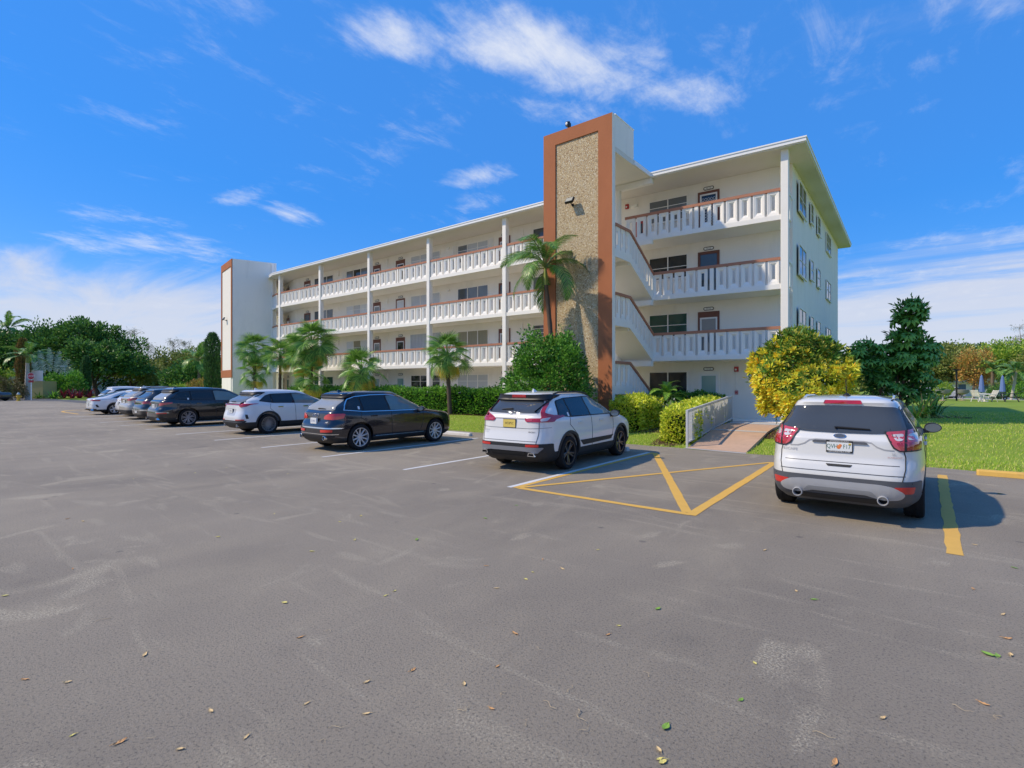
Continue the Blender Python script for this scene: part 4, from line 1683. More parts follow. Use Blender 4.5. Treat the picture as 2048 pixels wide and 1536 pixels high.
def dlo(c, yq, y1, y2, yf, zb, zt, front_m=M_cglass3, rear_m=M_cglass, trim=M_black, rise=0.03, quarter=0.16, band=True):
    """side glass: quarter pane, rear door pane, front door pane, with a dark surround"""
    q0 = yq
    if band:
        c.both(rp_([(q0 - 0.045, zb + rise + 0.01), (y1, zb + rise * 0.5 - 0.022), (yf + 0.06, zb - 0.03), (yf - 0.20, zb + 0.12), (yf - 0.62, zt - 0.045), (y2 + 0.2, zt + 0.03), (y1, zt + 0.005), (q0 + quarter - 0.03, zt - 0.05)], 0.05), trim, 'window_surround', off=0.003)
    c.both(rp_([(q0, zb + rise + 0.012), (y1 - 0.03, zb + rise * 0.5 + 0.004), (y1 - 0.03, zt - 0.022), (q0 + quarter, zt - 0.065)], 0.045), rear_m, 'side_window', off=0.006)
    c.both(rp_([(y1 + 0.03, zb + rise * 0.5), (y2 - 0.03, zb), (y2 - 0.05, zt + 0.003), (y1 + 0.03, zt - 0.018)], 0.03), rear_m, 'side_window', off=0.006)
    c.both(rp_([(y2 + 0.03, zb), (yf, zb - 0.015), (yf - 0.22, zb + 0.11), (yf - 0.64, zt - 0.065), (y2 + 0.2, zt + 0.004), (y2 + 0.01, zt + 0.003)], 0.03), front_m, 'side_window', off=0.006)


def windshield(c, zb, zt, wb_, wt):
    c.decal(rp_([(-wb_, zb), (wb_, zb), (wt, zt), (-wt, zt)], 0.05), 'y', M_cglass2, 'windshield', off=0.004, sign=-1)


def shark(c, y, m):
    p, n = c.hit(0, y, 'z')
    mb = MB()
    z = p.z
    mb.add([(-0.028, y - 0.06, z - 0.01), (0.028, y - 0.06, z - 0.01), (0.028, y + 0.12, z - 0.01), (-0.028, y + 0.12, z - 0.01), (-0.006, y - 0.045, z + 0.065), (0.006, y - 0.045, z + 0.065), (0.008, y + 0.0, z + 0.05), (-0.008, y + 0.0, z + 0.05)],
           [(0, 1, 5, 4), (1, 2, 6, 5), (2, 3, 7, 6), (3, 0, 4, 7), (4, 5, 6, 7)])
    mb.build('antenna', m, c.e)


# --- the silvery-white crossover, nearest, right
P_white = paint('white', (0.66, 0.655, 0.62))
T = suv_tab(4.52, 0.925, 1.685, 1.10, 0.09, 0.19, 0.46)
c = Car('parked_car', (-0.93, 9.20, 0), rad(0.0), 'white crossover with grey lower bumper and orange printed licence plate, nearest at right', T, 0.925, 4.52, 0.95, 2.69, 0.345)
c.body(P_white, 0.40, M_gplast)
c.decal(rp_([(-0.88, 0.60), (0.88, 0.60), (0.87, 0.38), (-0.87, 0.38)], 0.02), 'y', M_gplast, 'rear_bumper', off=0.006)
c.wheels(M_rim_s, 5, 'double')
dlo(c, -0.42, 0.12, 0.98, 2.15, 1.13, 1.55)
windshield(c, 1.15, 1.52, 0.72, 0.6)
c.decal(rp_([(-0.735, 1.215), (-0.40, 1.185), (0, 1.178), (0.40, 1.185), (0.735, 1.215), (0.625, 1.53), (0.3, 1.545), (-0.3, 1.545), (-0.625, 1.53)], 0.06), 'y', M_cglass2, 'rear_window', off=0.007)
c.pair(rp_([(0.735, 1.20), (0.80, 1.20), (0.665, 1.55), (0.628, 1.54)], 0.01), M_black, 'pillar_trim', off=0.006)
c.decal(rp_([(-0.235, 1.575), (0.235, 1.575), (0.215, 1.61), (-0.215, 1.61)], 0.01), 'y', M_lampred, 'brake_light', off=0.012)
tl = c.pair(rp_([(0.505, 1.215), (0.70, 1.235), (0.868, 1.27), (0.868, 1.0), (0.66, 0.985), (0.60, 1.03)], 0.03), M_lampred2, 'tail_light', off=0.013)
for t_, sg in zip(tl, (1, -1)):
    c.decal(rp_([(sg * x, z) for x, z in ((0.615, 1.085), (0.866, 1.10), (0.866, 1.005), (0.668, 0.993))], 0.02), 'y', M_lampred, 'lower_lens', off=0.014, parent=t_)
    c.decal(rp_([(sg * x, z) for x, z in ((0.56, 1.185), (0.69, 1.20), (0.69, 1.105), (0.62, 1.10))], 0.03), 'y', M_lampclr, 'clear_lens', off=0.014, parent=t_)
    c.decal(rp_([(sg * x, z) for x, z in ((0.735, 1.20), (0.86, 1.205), (0.86, 1.125), (0.735, 1.115))], 0.03), 'y', M_lampclr, 'clear_lens', off=0.014, parent=t_)
    c.decal([(sg * x, z) for x, z in ((0.70, 1.235), (0.722, 1.24), (0.722, 0.99), (0.70, 0.99))], 'y', M_plast, 'lens_divider', off=0.016, parent=t_)
    c.decal(line_poly([(sg * x, z) for x, z in ((0.50, 1.222), (0.60, 1.02), (0.665, 0.982), (0.866, 0.994))], 0.022), 'y', M_plast, 'lamp_edge', off=0.012, parent=t_)
c.decal(line_poly([(-0.60, 0.985), (-0.5, 0.99), (-0.42, 1.02), (-0.36, 1.07), (-0.28, 1.083), (0.28, 1.083), (0.36, 1.07), (0.42, 1.02), (0.5, 0.99), (0.60, 0.985)], 0.016), 'y', M_grey, 'tailgate_crease', off=0.002, thick=0.004)
c.decal(rp_([(-0.30, 1.075), (0.30, 1.075), (0.33, 1.045), (-0.33, 1.045)], 0.02), 'y', M_gplast, 'plate_lamp_ledge', off=0.018)
c.decal(rp_([(-0.155, 0.765), (0.155, 0.765), (0.13, 0.735), (-0.13, 0.735)], 0.01), 'y', M_seam, 'tailgate_grip', off=0.003)
c.seam([(0.70, 0.99), (0.72, 0.9), (0.72, 0.75), (0.69, 0.60)], 'y')
c.seam([(-0.72, 0.665), (0.72, 0.665)], 'y', both=False, w=0.008)
c.seam([(-0.66, 0.79), (0.66, 0.79)], 'y', both=False, w=0.006)
c.pair(rp_([(0.60, 0.525), (0.81, 0.535), (0.79, 0.445), (0.65, 0.445)], 0.02), M_refl, 'reflector', off=0.014)
c.decal(rp_([(-0.60, 0.525), (-0.45, 0.545), (0.45, 0.545), (0.60, 0.525), (0.72, 0.44), (0.66, 0.37), (0.50, 0.35), (0.30, 0.40), (-0.30, 0.40), (-0.50, 0.35), (-0.66, 0.37), (-0.72, 0.44)], 0.05), 'y', M_silver, 'skid_plate', off=0.022, thick=0.04)
c.decal(rp_([(-0.36, 0.455), (0.36, 0.455), (0.42, 0.40), (-0.42, 0.40)], 0.02), 'y', mat('skid_inner', (0.30, 0.31, 0.32), 0.4, 0.04, metal=0.3), 'skid_recess', off=0.026)
c.decal(rp_([(-0.50, 0.345), (0.50, 0.345), (0.55, 0.27), (-0.55, 0.27)], 0.02), 'y', M_plast, 'diffuser', off=0.006)
c.pipes((-0.49, 0.49), 0.345, -0.985, 0.062, M_grey)
for x in (-0.33, 0.33, -0.78, 0.78):
    p_, n_ = c.hit(x, 0.575, 'y')
    MB().lathe([(0, 0.008), (0.012, 0.006), (0.014, 0)], 10, Matrix.Translation(p_) @ Matrix.Rotation(PI / 2, 4, 'X')).build('parking_sensor', M_black, c.e)
c.wiper([(-0.06, 1.235), (-0.04, 1.245), (0.1, 1.24), (0.34, 1.232)], 0.014)
c.plate(1.0, M_plate_w, M_black, 'QVH F17', tm=mat('plate_green', (0.05, 0.16, 0.12), 0.5), fruit=True, top='DIVERSIFIED OF AUTO', bottom='OFFLEASEONLY.COM', size=0.082)
ov = []
p_, n_ = c.hit(0, 1.135, 'y')
for k_ in range(24):
    a = 2 * PI * k_ / 24
    ov.append((0.075 * math.cos(a), 1.135 + 0.03 * math.sin(a)))
bd = c.decal(ov, 'y', M_chrome, 'badge', off=0.008)
c.decal([(x * 0.88, 1.135 + (z - 1.135) * 0.8) for x, z in ov], 'y', mat('badge_grey', (0.07, 0.075, 0.08), 0.3, 0.05, coat=1), 'badge_face', off=0.0095, parent=bd)
me_ = text_mesh('Ford', 0.05, 1.2)
me_.materials.append(M_chrome)
for v in me_.vertices:
    v.co = Vector((v.co.x, p_.y - 0.0125, 1.135 + v.co.y))
link('badge_script', me_, bd)
c.badge_text('ESCAPE', -0.60, 0.93, 0.05, M_silver, 1.15)
c.badge_text('SE', 0.60, 0.935, 0.042, M_silver, 1.2)
c.badge_text('ECOBOOST', 0.61, 0.895, 0.024, mat('badge_pink', (0.45, 0.2, 0.2), 0.4), 1.2)
c.mirrors(2.02, 1.07, M_black)
c.handles((0.62, 1.62), 0.98, P_white)
c.seam([(0.03, 1.12), (0.0, 0.95), (0.30, 0.70), (0.42, 0.45)])
c.seam([(1.0, 1.12), (1.0, 0.45)])
c.seam([(2.1, 1.08), (2.08, 0.75), (2.02, 0.45)])
p_, n_ = c.hit(0.0, -0.02, 'z')
mb = MB()
mb.lathe([(0, 0.045), (0.012, 0.04), (0.045, 0.012), (0.055, -0.005)], 14, Matrix.Translation((0, -0.02, p_.z)))
mb.tube([(0, -0.02, p_.z + 0.03), (0, -0.13, p_.z + 0.24)], 0.006, 6)
mb.build('antenna', M_black, c.e, 40)
c.roof_rails(0.0, 1.5, 0.56, P_white)
c.pair(line_poly([(0.70, 1.60), (0.74, 1.52), (0.80, 1.35)], 0.012), M_seam, 'roof_seam', off=0.002)
for sg in (1, -1):
    c.decal(line_poly([(sg * 0.555, -0.35), (sg * 0.585, 0.2), (sg * 0.58, 0.9), (sg * 0.56, 1.5)], 0.022), 'z', M_plast, 'roof_ditch', off=0.002)

# --- the white crossover with black wheels and yellow plate
T = suv_tab(4.69, 0.935, 1.69, 1.12, 0.07, 0.16, 0.50)
c = Car('parked_car', (-6.98, 9.62, 0), rad(3.0), 'white crossover with black wheels, boomerang red tail lights and yellow licence plate', T, 0.935, 4.69, 1.03, 2.70, 0.365)
P_white2 = paint('white_pearl', (0.70, 0.695, 0.665))
c.body(P_white2, 0.44, M_plast)
c.decal(rp_([(-0.885, 0.62), (0.885, 0.62), (0.88, 0.42), (-0.88, 0.42)], 0.02), 'y', M_plast, 'rear_bumper', off=0.004)
c.wheels(M_rim_b, 5, 'double')
c.arch_trim()
dlo(c, -0.36, 0.12, 1.02, 2.30, 1.14, 1.54, rise=0.02, quarter=0.14)
windshield(c, 1.17, 1.53, 0.72, 0.6)
c.decal(rp_([(-0.66, 1.245), (0, 1.225), (0.66, 1.245), (0.575, 1.50), (-0.575, 1.50)], 0.04), 'y', M_cglass2, 'rear_window', off=0.007)
sp = c.decal(rp_([(-0.60, 1.485), (0.60, 1.485), (0.70, 1.555), (0.62, 1.60), (-0.62, 1.60), (-0.70, 1.555)], 0.03), 'y', M_black, 'spoiler', off=0.05, thick=0.06)
c.decal(rp_([(-0.19, 1.572), (0.19, 1.572), (0.18, 1.597), (-0.18, 1.597)], 0.008), 'y', M_lampred, 'brake_light', off=0.056)
tl = c.pair(rp_([(0.675, 1.24), (0.605, 1.49), (0.645, 1.49), (0.735, 1.25), (0.872, 1.17), (0.872, 1.06), (0.43, 1.06), (0.39, 1.09), (0.38, 1.125), (0.72, 1.135)], 0.018), M_lampred, 'tail_light', off=0.012)
for t_, sg in zip(tl, (1, -1)):
    c.decal(rp_([(sg * x, z) for x, z in ((0.71, 1.12), (0.83, 1.15), (0.81, 1.085), (0.72, 1.075))], 0.02), 'y', M_lampclr, 'clear_lens', off=0.016, parent=t_)
    c.decal(rp_([(sg * x, z) for x, z in ((0.42, 1.12), (0.56, 1.12), (0.56, 1.085), (0.44, 1.085))], 0.01), 'y', M_lampred2, 'pale_lens', off=0.016, parent=t_)
c.decal(rp_([(-0.40, 1.135), (0.40, 1.135), (0.38, 1.118), (-0.38, 1.118)], 0.005), 'y', M_grey, 'garnish', off=0.010)
c.seam([(0.70, 1.06), (0.70, 0.80), (0.67, 0.60)], 'y')
c.seam([(-0.68, 0.665), (0.68, 0.665)], 'y', both=False, w=0.008)
c.seam([(-0.86, 0.945), (-0.5, 0.925), (0.5, 0.925), (0.86, 0.945)], 'y', both=False, w=0.006)
c.pair(rp_([(0.45, 0.60), (0.72, 0.61), (0.72, 0.555), (0.45, 0.55)], 0.012), M_refl, 'reflector', off=0.014)
c.decal(rp_([(-0.80, 0.545), (0.80, 0.545), (0.70, 0.43), (0.46, 0.46), (-0.46, 0.46), (-0.70, 0.43)], 0.03), 'y', mat('bumper_grey', (0.24, 0.245, 0.26), 0.4, 0.04, metal=0.3), 'skid_plate', off=0.02, thick=0.04)
c.decal(rp_([(-0.45, 0.455), (0.45, 0.455), (0.42, 0.36), (-0.42, 0.36)], 0.03), 'y', M_under, 'diffuser', off=0.012)
c.pipes((-0.60, 0.60), 0.40, -1.055, flat=True)
c.wiper([(-0.02, 1.30), (0.0, 1.305), (-0.15, 1.30), (-0.28, 1.285)], 0.014)
c.plate(1.02, M_plate_y, M_gplast, 'W33PSC', size=0.075, w=0.33, h=0.18, tm=mat('plate_ink', (0.10, 0.07, 0.03), 0.5))
c.badge_text('H', 0.0, 1.185, 0.075, M_grey, 1.2)
c.badge_text('CR-V', -0.60, 0.86, 0.055, M_silver, 1.2)
c.badge_text('HYBRID', -0.60, 0.815, 0.028, M_silver, 1.2)
c.badge_text('SPORT', 0.56, 0.85, 0.042, M_black, 1.3)
c.mirrors(2.10, 1.08, M_black)
c.handles((0.48, 1.55), 1.0, P_white2)
c.seam([(0.06, 1.12), (0.02, 0.98), (0.36, 0.72), (0.44, 0.50)])
c.seam([(1.04, 1.12), (1.06, 0.44)])
c.seam([(2.22, 1.08), (2.20, 0.75), (2.10, 0.50)])
c.both(rp_([(0.46, 0.60), (0.62, 0.48), (2.05, 0.50), (2.2, 0.60), (2.12, 0.60), (1.98, 0.54), (0.68, 0.53), (0.55, 0.60)], 0.02), M_plast, 'sill_trim', off=0.006)
c.roof_rails(-0.15, 1.55, 0.585, M_black)
shark(c, 0.0, P_white2)
c.stickers(0.02, 1.19)

# --- dark blue crossover with silver wheels
P_navy = paint('navy', (0.004, 0.005, 0.012), 0.0, 0.22)
T = suv_tab(4.63, 0.94, 1.65, 1.06, 0.10, 0.22, 0.62, 0.0, 0.30)
c = Car('parked_car', (-13.33, 8.86, 0), rad(-0.8), 'glossy dark blue crossover with silver ten spoke wheels and a red tail light', T, 0.94, 4.63, 0.93, 2.81, 0.365)
c.body(P_navy, 0.36, M_plast)
c.wheels(M_rim_s, 10, 'single', sw=0.04)
dlo(c, -0.42, 0.10, 1.02, 2.30, 1.09, 1.50, rise=0.03, quarter=0.24, trim=M_black)
c.both(line_poly([(-0.47, 1.13), (0.1, 1.075), (1.0, 1.065), (2.36, 1.06)], 0.018), M_chrome, 'window_trim', off=0.008)
c.both(line_poly([(-0.48, 1.12), (-0.42, 1.25), (-0.25, 1.42), (-0.05, 1.49), (0.5, 1.53), (1.1, 1.535), (1.6, 1.47), (2.05, 1.24), (2.34, 1.08)], 0.02), M_chrome, 'window_trim', off=0.008)
windshield(c, 1.12, 1.50, 0.72, 0.58)
c.decal(rp_([(-0.70, 1.13), (0, 1.11), (0.70, 1.13), (0.56, 1.45), (-0.56, 1.45)], 0.05), 'y', mat('car_glass_pale', (0.30, 0.30, 0.28), 0.05, 0.1, 3, spec=0.8), 'rear_window', off=0.007)
c.decal(rp_([(-0.56, 1.43), (0.56, 1.43), (0.64, 1.51), (0.60, 1.545), (-0.60, 1.545), (-0.64, 1.51)], 0.03), 'y', M_black, 'spoiler', off=0.055, thick=0.06)
tl = c.pair(rp_([(0.42, 0.905), (0.46, 0.98), (0.60, 1.03), (0.872, 1.04), (0.872, 0.90), (0.75, 0.87), (0.46, 0.885)], 0.03), mat('tail_red_bright', (0.62, 0.025, 0.02), 0.08, 0.15, 12, coat=1), 'tail_light', off=0.010)
c.decal(rp_([(-0.9, 0.66), (0.9, 0.66), (0.88, 0.63), (-0.88, 0.63)], 0.008), 'y', M_chrome, 'bumper_trim', off=0.006)
c.pair(rp_([(0.40, 0.60), (0.78, 0.61), (0.78, 0.545), (0.40, 0.53)], 0.015), mat('reflector_bright', (0.65, 0.03, 0.02), 0.12, 0.1, coat=1), 'fog_light', off=0.012)
c.decal(rp_([(-0.82, 0.44), (0.82, 0.44), (0.70, 0.33), (-0.70, 0.33)], 0.03), 'y', M_plast, 'diffuser', off=0.012)
c.decal(line_poly([(-0.85, 0.48), (0.85, 0.48)], 0.02), 'y', M_chrome, 'lower_trim', off=0.008)
c.pipes((-0.58, 0.58), 0.385, -0.955, 0.06)
c.plate(0.83, M_plate_w, M_plate_w, '2SL 4DX', size=0.07, tm=mat('plate_blue', (0.08, 0.12, 0.35), 0.5))
c.wiper([(0.0, 1.16), (0.02, 1.165), (0.2, 1.165), (0.34, 1.16)], 0.014)
for k_ in range(4):
    x0_ = -0.105 + 0.07 * k_
    p_, n_ = c.hit(x0_, 0.985, 'y')
    MB().tube([(x0_ + 0.04 * math.cos(a_ * PI / 8), p_.y - 0.01, 0.985 + 0.04 * math.sin(a_ * PI / 8)) for a_ in range(17)], 0.006, 6, False).build('badge', M_chrome, c.e)
c.badge_text('3.0T', 0.58, 0.80, 0.05, M_silver, 1.1)
c.seam([(0.66, 0.88), (0.66, 0.70)], 'y')
c.mirrors(2.12, 1.04, P_navy)
c.handles((0.45, 1.48), 0.945, P_navy)
c.seam([(0.04, 1.06), (0.0, 0.92), (0.36, 0.66), (0.44, 0.46)])
c.seam([(1.05, 1.06), (1.08, 0.42)])
c.seam([(2.28, 1.04), (2.28, 0.75), (2.18, 0.45)])
c.both(line_poly([(0.5, 0.37), (2.3, 0.37)], 0.022), M_chrome, 'sill_trim', off=0.008)
c.roof_rails(-0.2, 1.5, 0.57, M_silver)
shark(c, -0.1, P_navy)
c.stickers(-0.02, 1.18)

# --- white crossover with a light bar, third
P_white3 = paint('white_cool', (0.70, 0.705, 0.70))
T = suv_tab(4.66, 0.935, 1.66, 1.10, 0.08, 0.22, 0.62, 0.0, 0.30)
c = Car('parked_car', (-20.05, 9.62, 0), rad(-0.5), 'white crossover with a full width red light bar and dark machined wheels', T, 0.935, 4.66, 1.0, 2.69, 0.37)
c.body(P_white3, 0.46, M_plast)
c.wheels(mat('rim_machined', (0.26, 0.26, 0.27), 0.3, 0.1, metal=0.6), 10, 'split', sw=0.03)
c.arch_trim()
dlo(c, -0.30, 0.16, 1.0, 2.22, 1.12, 1.48, rise=0.09, quarter=0.30)
windshield(c, 1.15, 1.50, 0.72, 0.58)
c.decal(rp_([(-0.68, 1.18), (0, 1.165), (0.68, 1.18), (0.56, 1.44), (-0.56, 1.44)], 0.05), 'y', mat('car_glass_mid', (0.14, 0.15, 0.15), 0.05, 0.1, 3, spec=0.8), 'rear_window', off=0.007)
c.decal(rp_([(-0.56, 1.43), (0.56, 1.43), (0.66, 1.51), (0.60, 1.54), (-0.60, 1.54), (-0.66, 1.51)], 0.03), 'y', M_black, 'spoiler', off=0.05, thick=0.06)
tl = c.decal(rp_([(-0.872, 1.13), (0.872, 1.13), (0.80, 1.03), (0.62, 1.0), (0.52, 1.075), (-0.52, 1.075), (-0.62, 1.0), (-0.80, 1.03)], 0.02), 'y', M_lampred, 'tail_light', off=0.012)
c.decal(line_poly([(-0.5, 1.115), (0.5, 1.115)], 0.02), 'y', M_plast, 'light_bar', off=0.015, parent=tl)
c.decal(rp_([(-0.34, 0.94), (0.34, 0.94), (0.30, 0.70), (-0.30, 0.70)], 0.03), 'y', mat('white_recess', (0.50, 0.50, 0.50), 0.35, 0.03, coat=1), 'plate_recess', off=0.002)
c.plate(0.86, M_plate_w, M_gplast, 'BVR 25', size=0.07)
c.pair(rp_([(0.80, 0.75), (0.84, 0.74), (0.86, 0.60), (0.83, 0.58)], 0.01), M_seam, 'bumper_vent', off=0.003)
c.pair(rp_([(0.45, 0.56), (0.80, 0.57), (0.80, 0.53), (0.45, 0.525)], 0.01), M_refl, 'reflector', off=0.012)
c.decal(rp_([(-0.84, 0.52), (0.84, 0.52), (0.72, 0.34), (-0.72, 0.34)], 0.03), 'y', M_plast, 'diffuser', off=0.014)
c.decal(line_poly([(-0.75, 0.47), (0.75, 0.47)], 0.03), 'y', M_gplast, 'diffuser_lip', off=0.022)
c.pipes((-0.5, 0.5), 0.33, -0.99, 0.05, M_grey)
c.wiper([(0.0, 1.19), (-0.02, 1.195), (-0.2, 1.195), (-0.32, 1.19)], 0.013)
c.mirrors(2.05, 1.07, M_black)
c.handles((0.45, 1.45), 1.0, M_chrome)
c.seam([(0.08, 1.12), (0.05, 0.95), (0.38, 0.66), (0.44, 0.48)])
c.seam([(1.02, 1.1), (1.06, 0.46)])
c.seam([(2.2, 1.06), (2.2, 0.75), (2.1, 0.48)])
shark(c, -0.05, P_white3)

# --- black three-row crossover
P_black = paint('black_blue', (0.004, 0.004, 0.007), 0.0, 0.22)
T = suv_tab(5.02, 0.985, 1.71, 1.10, 0.12, 0.25, 0.62, 0.0, 0.30)
c = Car('parked_car', (-26.25, 9.15, 0), rad(-0.5), 'glossy black three row crossover with bright cross spoke wheels', T, 0.985, 5.02, 1.12, 2.89, 0.385)
c.body(P_black, 0.40, M_plast)
c.wheels(mat('rim_gunmetal', (0.30, 0.30, 0.33), 0.3, 0.1, metal=0.7), 7, 'split', sw=0.034)
c.arch_trim(P_black, 0.05, 0.016)
dlo(c, -0.62, 0.12, 1.08, 2.40, 1.12, 1.54, rise=0.08, quarter=0.36)
windshield(c, 1.16, 1.54, 0.76, 0.6)
c.decal(rp_([(-0.72, 1.16), (0.72, 1.16), (0.60, 1.47), (-0.60, 1.47)], 0.05), 'y', mat('car_glass_pale', (0.30, 0.30, 0.28), 0.05, 0.1, 3, spec=0.8), 'rear_window', off=0.007)
c.decal(rp_([(-0.58, 1.46), (0.58, 1.46), (0.68, 1.55), (0.62, 1.59), (-0.62, 1.59), (-0.68, 1.55)], 0.03), 'y', M_black, 'spoiler', off=0.05, thick=0.06)
c.pair(rp_([(0.50, 0.96), (0.62, 1.03), (0.915, 1.07), (0.915, 1.0), (0.80, 0.95), (0.66, 0.91)], 0.02), M_lampred, 'tail_light', off=0.012)
c.decal(rp_([(-0.40, 1.0), (0.40, 1.0), (0.34, 0.76), (-0.34, 0.76)], 0.04), 'y', mat('plate_panel', (0.20, 0.20, 0.21), 0.3, 0.05), 'plate_recess', off=0.004)
c.plate(0.90, M_plate_w, M_chrome, '29C 4YR', size=0.07)
c.decal(line_poly([(-0.92, 0.62), (0.92, 0.62)], 0.03), 'y', M_chrome, 'bumper_trim', off=0.01)
c.pair(rp_([(0.60, 0.62), (0.9, 0.63), (0.9, 0.58), (0.62, 0.57)], 0.01), M_refl, 'reflector', off=0.014)
c.decal(rp_([(-0.86, 0.44), (0.86, 0.44), (0.74, 0.31), (-0.74, 0.31)], 0.03), 'y', M_plast, 'diffuser', off=0.014)
c.pipes((-0.62, 0.62), 0.36, -1.13, 0.06, flat=True)
c.mirrors(2.25, 1.08, P_black)
c.handles((0.42, 1.55), 1.0, P_black)
c.seam([(0.10, 1.12), (0.06, 0.95), (0.42, 0.66), (0.50, 0.45)])
c.seam([(1.10, 1.1), (1.14, 0.42)])
c.stickers(0.0, 1.20)
shark(c, -0.2, P_black)

# --- the rest of the row, seen between the others
T = suv_tab(4.75, 0.93, 1.62, 1.05, 0.10, 0.22, 0.55, 0.0, 0.30)
c = Car('parked_car', (-29.7, 9.45, 0), 0, 'black crossover with chrome trim mostly hidden behind the black three row crossover', T, 0.93, 4.75, 1.0, 2.75, 0.36)
c.body(paint('black', (0.01, 0.01, 0.011), 0, 0.28), 0.40, M_plast)
c.wheels(M_rim_s, 5, 'double')
dlo(c, -0.40, 0.12, 1.02, 2.3, 1.09, 1.46)
c.decal(rp_([(-0.70, 1.13), (0.70, 1.13), (0.56, 1.42), (-0.56, 1.42)], 0.05), 'y', M_cglass2, 'rear_window', off=0.007)
c.pair(rp_([(0.45, 0.93), (0.62, 1.02), (0.90, 1.03), (0.90, 0.92), (0.66, 0.90)], 0.02), M_lampred, 'tail_light', off=0.012)
c.decal(line_poly([(-0.6, 0.92), (0.6, 0.92)], 0.05), 'y', M_chrome, 'tailgate_trim', off=0.01)
c.decal(line_poly([(-0.9, 0.60), (0.9, 0.60)], 0.06), 'y', M_chrome, 'bumper_trim', off=0.012)
c.plate(0.55, M_plate_w, M_chrome, '5GH 2K', size=0.07)

T = suv_tab(4.95, 0.965, 1.73, 1.12, 0.10, 0.24, 0.66, 0.0, 0.30)
P_beige = paint('champagne', (0.44, 0.40, 0.34), 0.35, 0.34)
c = Car('parked_car', (-32.95, 9.85, 0), 0, 'champagne beige crossover with black spoiler and roof rails in the row', T, 0.965, 4.95, 1.08, 2.85, 0.375)
c.body(P_beige, 0.45, M_plast)
c.wheels(M_rim_s, 10, 'single')
dlo(c, -0.55, 0.12, 1.08, 2.4, 1.15, 1.55, rise=0.07, quarter=0.34)
c.decal(rp_([(-0.72, 1.19), (0.72, 1.19), (0.60, 1.49), (-0.60, 1.49)], 0.05), 'y', mat('car_glass_pale', (0.30, 0.30, 0.28), 0.05, 0.1, 3, spec=0.8), 'rear_window', off=0.007)
c.decal(rp_([(-0.58, 1.48), (0.58, 1.48), (0.68, 1.56), (0.62, 1.60), (-0.62, 1.60), (-0.68, 1.56)], 0.03), 'y', M_black, 'spoiler', off=0.05, thick=0.06)
c.pair(rp_([(0.40, 1.04), (0.62, 1.10), (0.895, 1.13), (0.895, 1.03), (0.70, 0.97), (0.45, 0.99)], 0.03), M_lampred, 'tail_light', off=0.012)
c.decal(rp_([(-0.88, 0.50), (0.88, 0.50), (0.74, 0.33), (-0.74, 0.33)], 0.03), 'y', M_plast, 'diffuser', off=0.014)
c.plate(0.93, M_plate_w, M_gplast, 'HXK 81', size=0.07)
c.roof_rails(-0.2, 1.7, 0.60, M_black)
c.mirrors(2.25, 1.1, P_beige)
c.stickers(0.0, 1.22)
shark(c, -0.1, P_beige)

T = suv_tab(4.4, 0.90, 1.55, 1.02, 0.10, 0.22, 0.5, 0.0, 0.28)
c = Car('parked_car', (-36.3, 10.4, 0), 0, 'white hatchback with a small red tail light between the beige crossover and the white sedan', T, 0.90, 4.4, 0.95, 2.6, 0.34)
c.body(paint('white_flat', (0.68, 0.67, 0.65)), 0.36, M_plast)
c.wheels(M_rim_s, 5, 'double')
dlo(c, -0.35, 0.12, 1.0, 2.1, 1.05, 1.40)
c.decal(rp_([(-0.66, 1.10), (0.66, 1.10), (0.54, 1.36), (-0.54, 1.36)], 0.05), 'y', M_cglass2, 'rear_window', off=0.007)
c.pair(rp_([(0.55, 0.88), (0.62, 0.98), (0.87, 0.99), (0.87, 0.86), (0.66, 0.84)], 0.02), M_lampred, 'tail_light', off=0.012)
c.plate(0.75, M_plate_w, M_gplast, 'KJT 40', size=0.07)

# sedan: long low tail
Ls, Hs, ws = 4.88, 1.45, 0.93
T = [(0.20, 0.18, Ls - 0.18, ws - 0.12), (0.32, 0.05, Ls - 0.05, ws - 0.04), (0.46, 0.0, Ls, ws - 0.01), (0.62, 0.0, Ls - 0.02, ws), (0.76, 0.02, Ls - 0.14, ws - 0.004), (0.86, 0.03, Ls - 0.55, ws - 0.015), (0.93, 0.05, Ls - 1.05, ws - 0.03), (0.98, 0.14, Ls - 1.3, ws - 0.06), (1.03, 0.38, Ls - 1.45, ws - 0.12), (1.12, 0.68, Ls - 1.7, ws - 0.19),
     (1.24, 1.02, Ls - 1.98, ws - 0.26), (1.34, 1.36, Ls - 2.25, ws - 0.31), (1.40, 1.66, Ls - 2.5, ws - 0.38), (1.435, 1.98, Ls - 2.75, ws - 0.48), (1.45, 2.2, Ls - 2.95, ws - 0.64)]
c = Car('parked_car', (-39.55, 9.9, 0), 0, 'white fastback sedan at the far end of the row with slim red lights', T, ws, Ls, 1.08, 2.84, 0.345)
P_pw = paint('white_blue', (0.68, 0.70, 0.71))
c.body(P_pw, 0.32, M_plast)
c.wheels(M_rim_s, 5, 'double')
c.both(rp_([(-0.10, 0.99), (1.0, 0.97), (2.15, 0.95), (1.5, 1.27), (1.1, 1.33), (0.55, 1.28)], 0.05), M_cglass, 'side_window', off=0.005)
c.both(line_poly([(-0.16, 0.99), (0.5, 1.28), (1.1, 1.35), (1.55, 1.28), (2.2, 0.94)], 0.02), M_chrome, 'window_trim', off=0.008)
c.pair(rp_([(0.30, 0.90), (0.60, 0.925), (0.865, 0.91), (0.865, 0.82), (0.66, 0.84), (0.32, 0.87)], 0.02), M_lampred, 'tail_light', off=0.012)
c.decal(rp_([(-0.62, 1.06), (0.62, 1.06), (0.52, 1.33), (-0.52, 1.33)], 0.05), 'y', M_cglass2, 'rear_window', off=0.007)
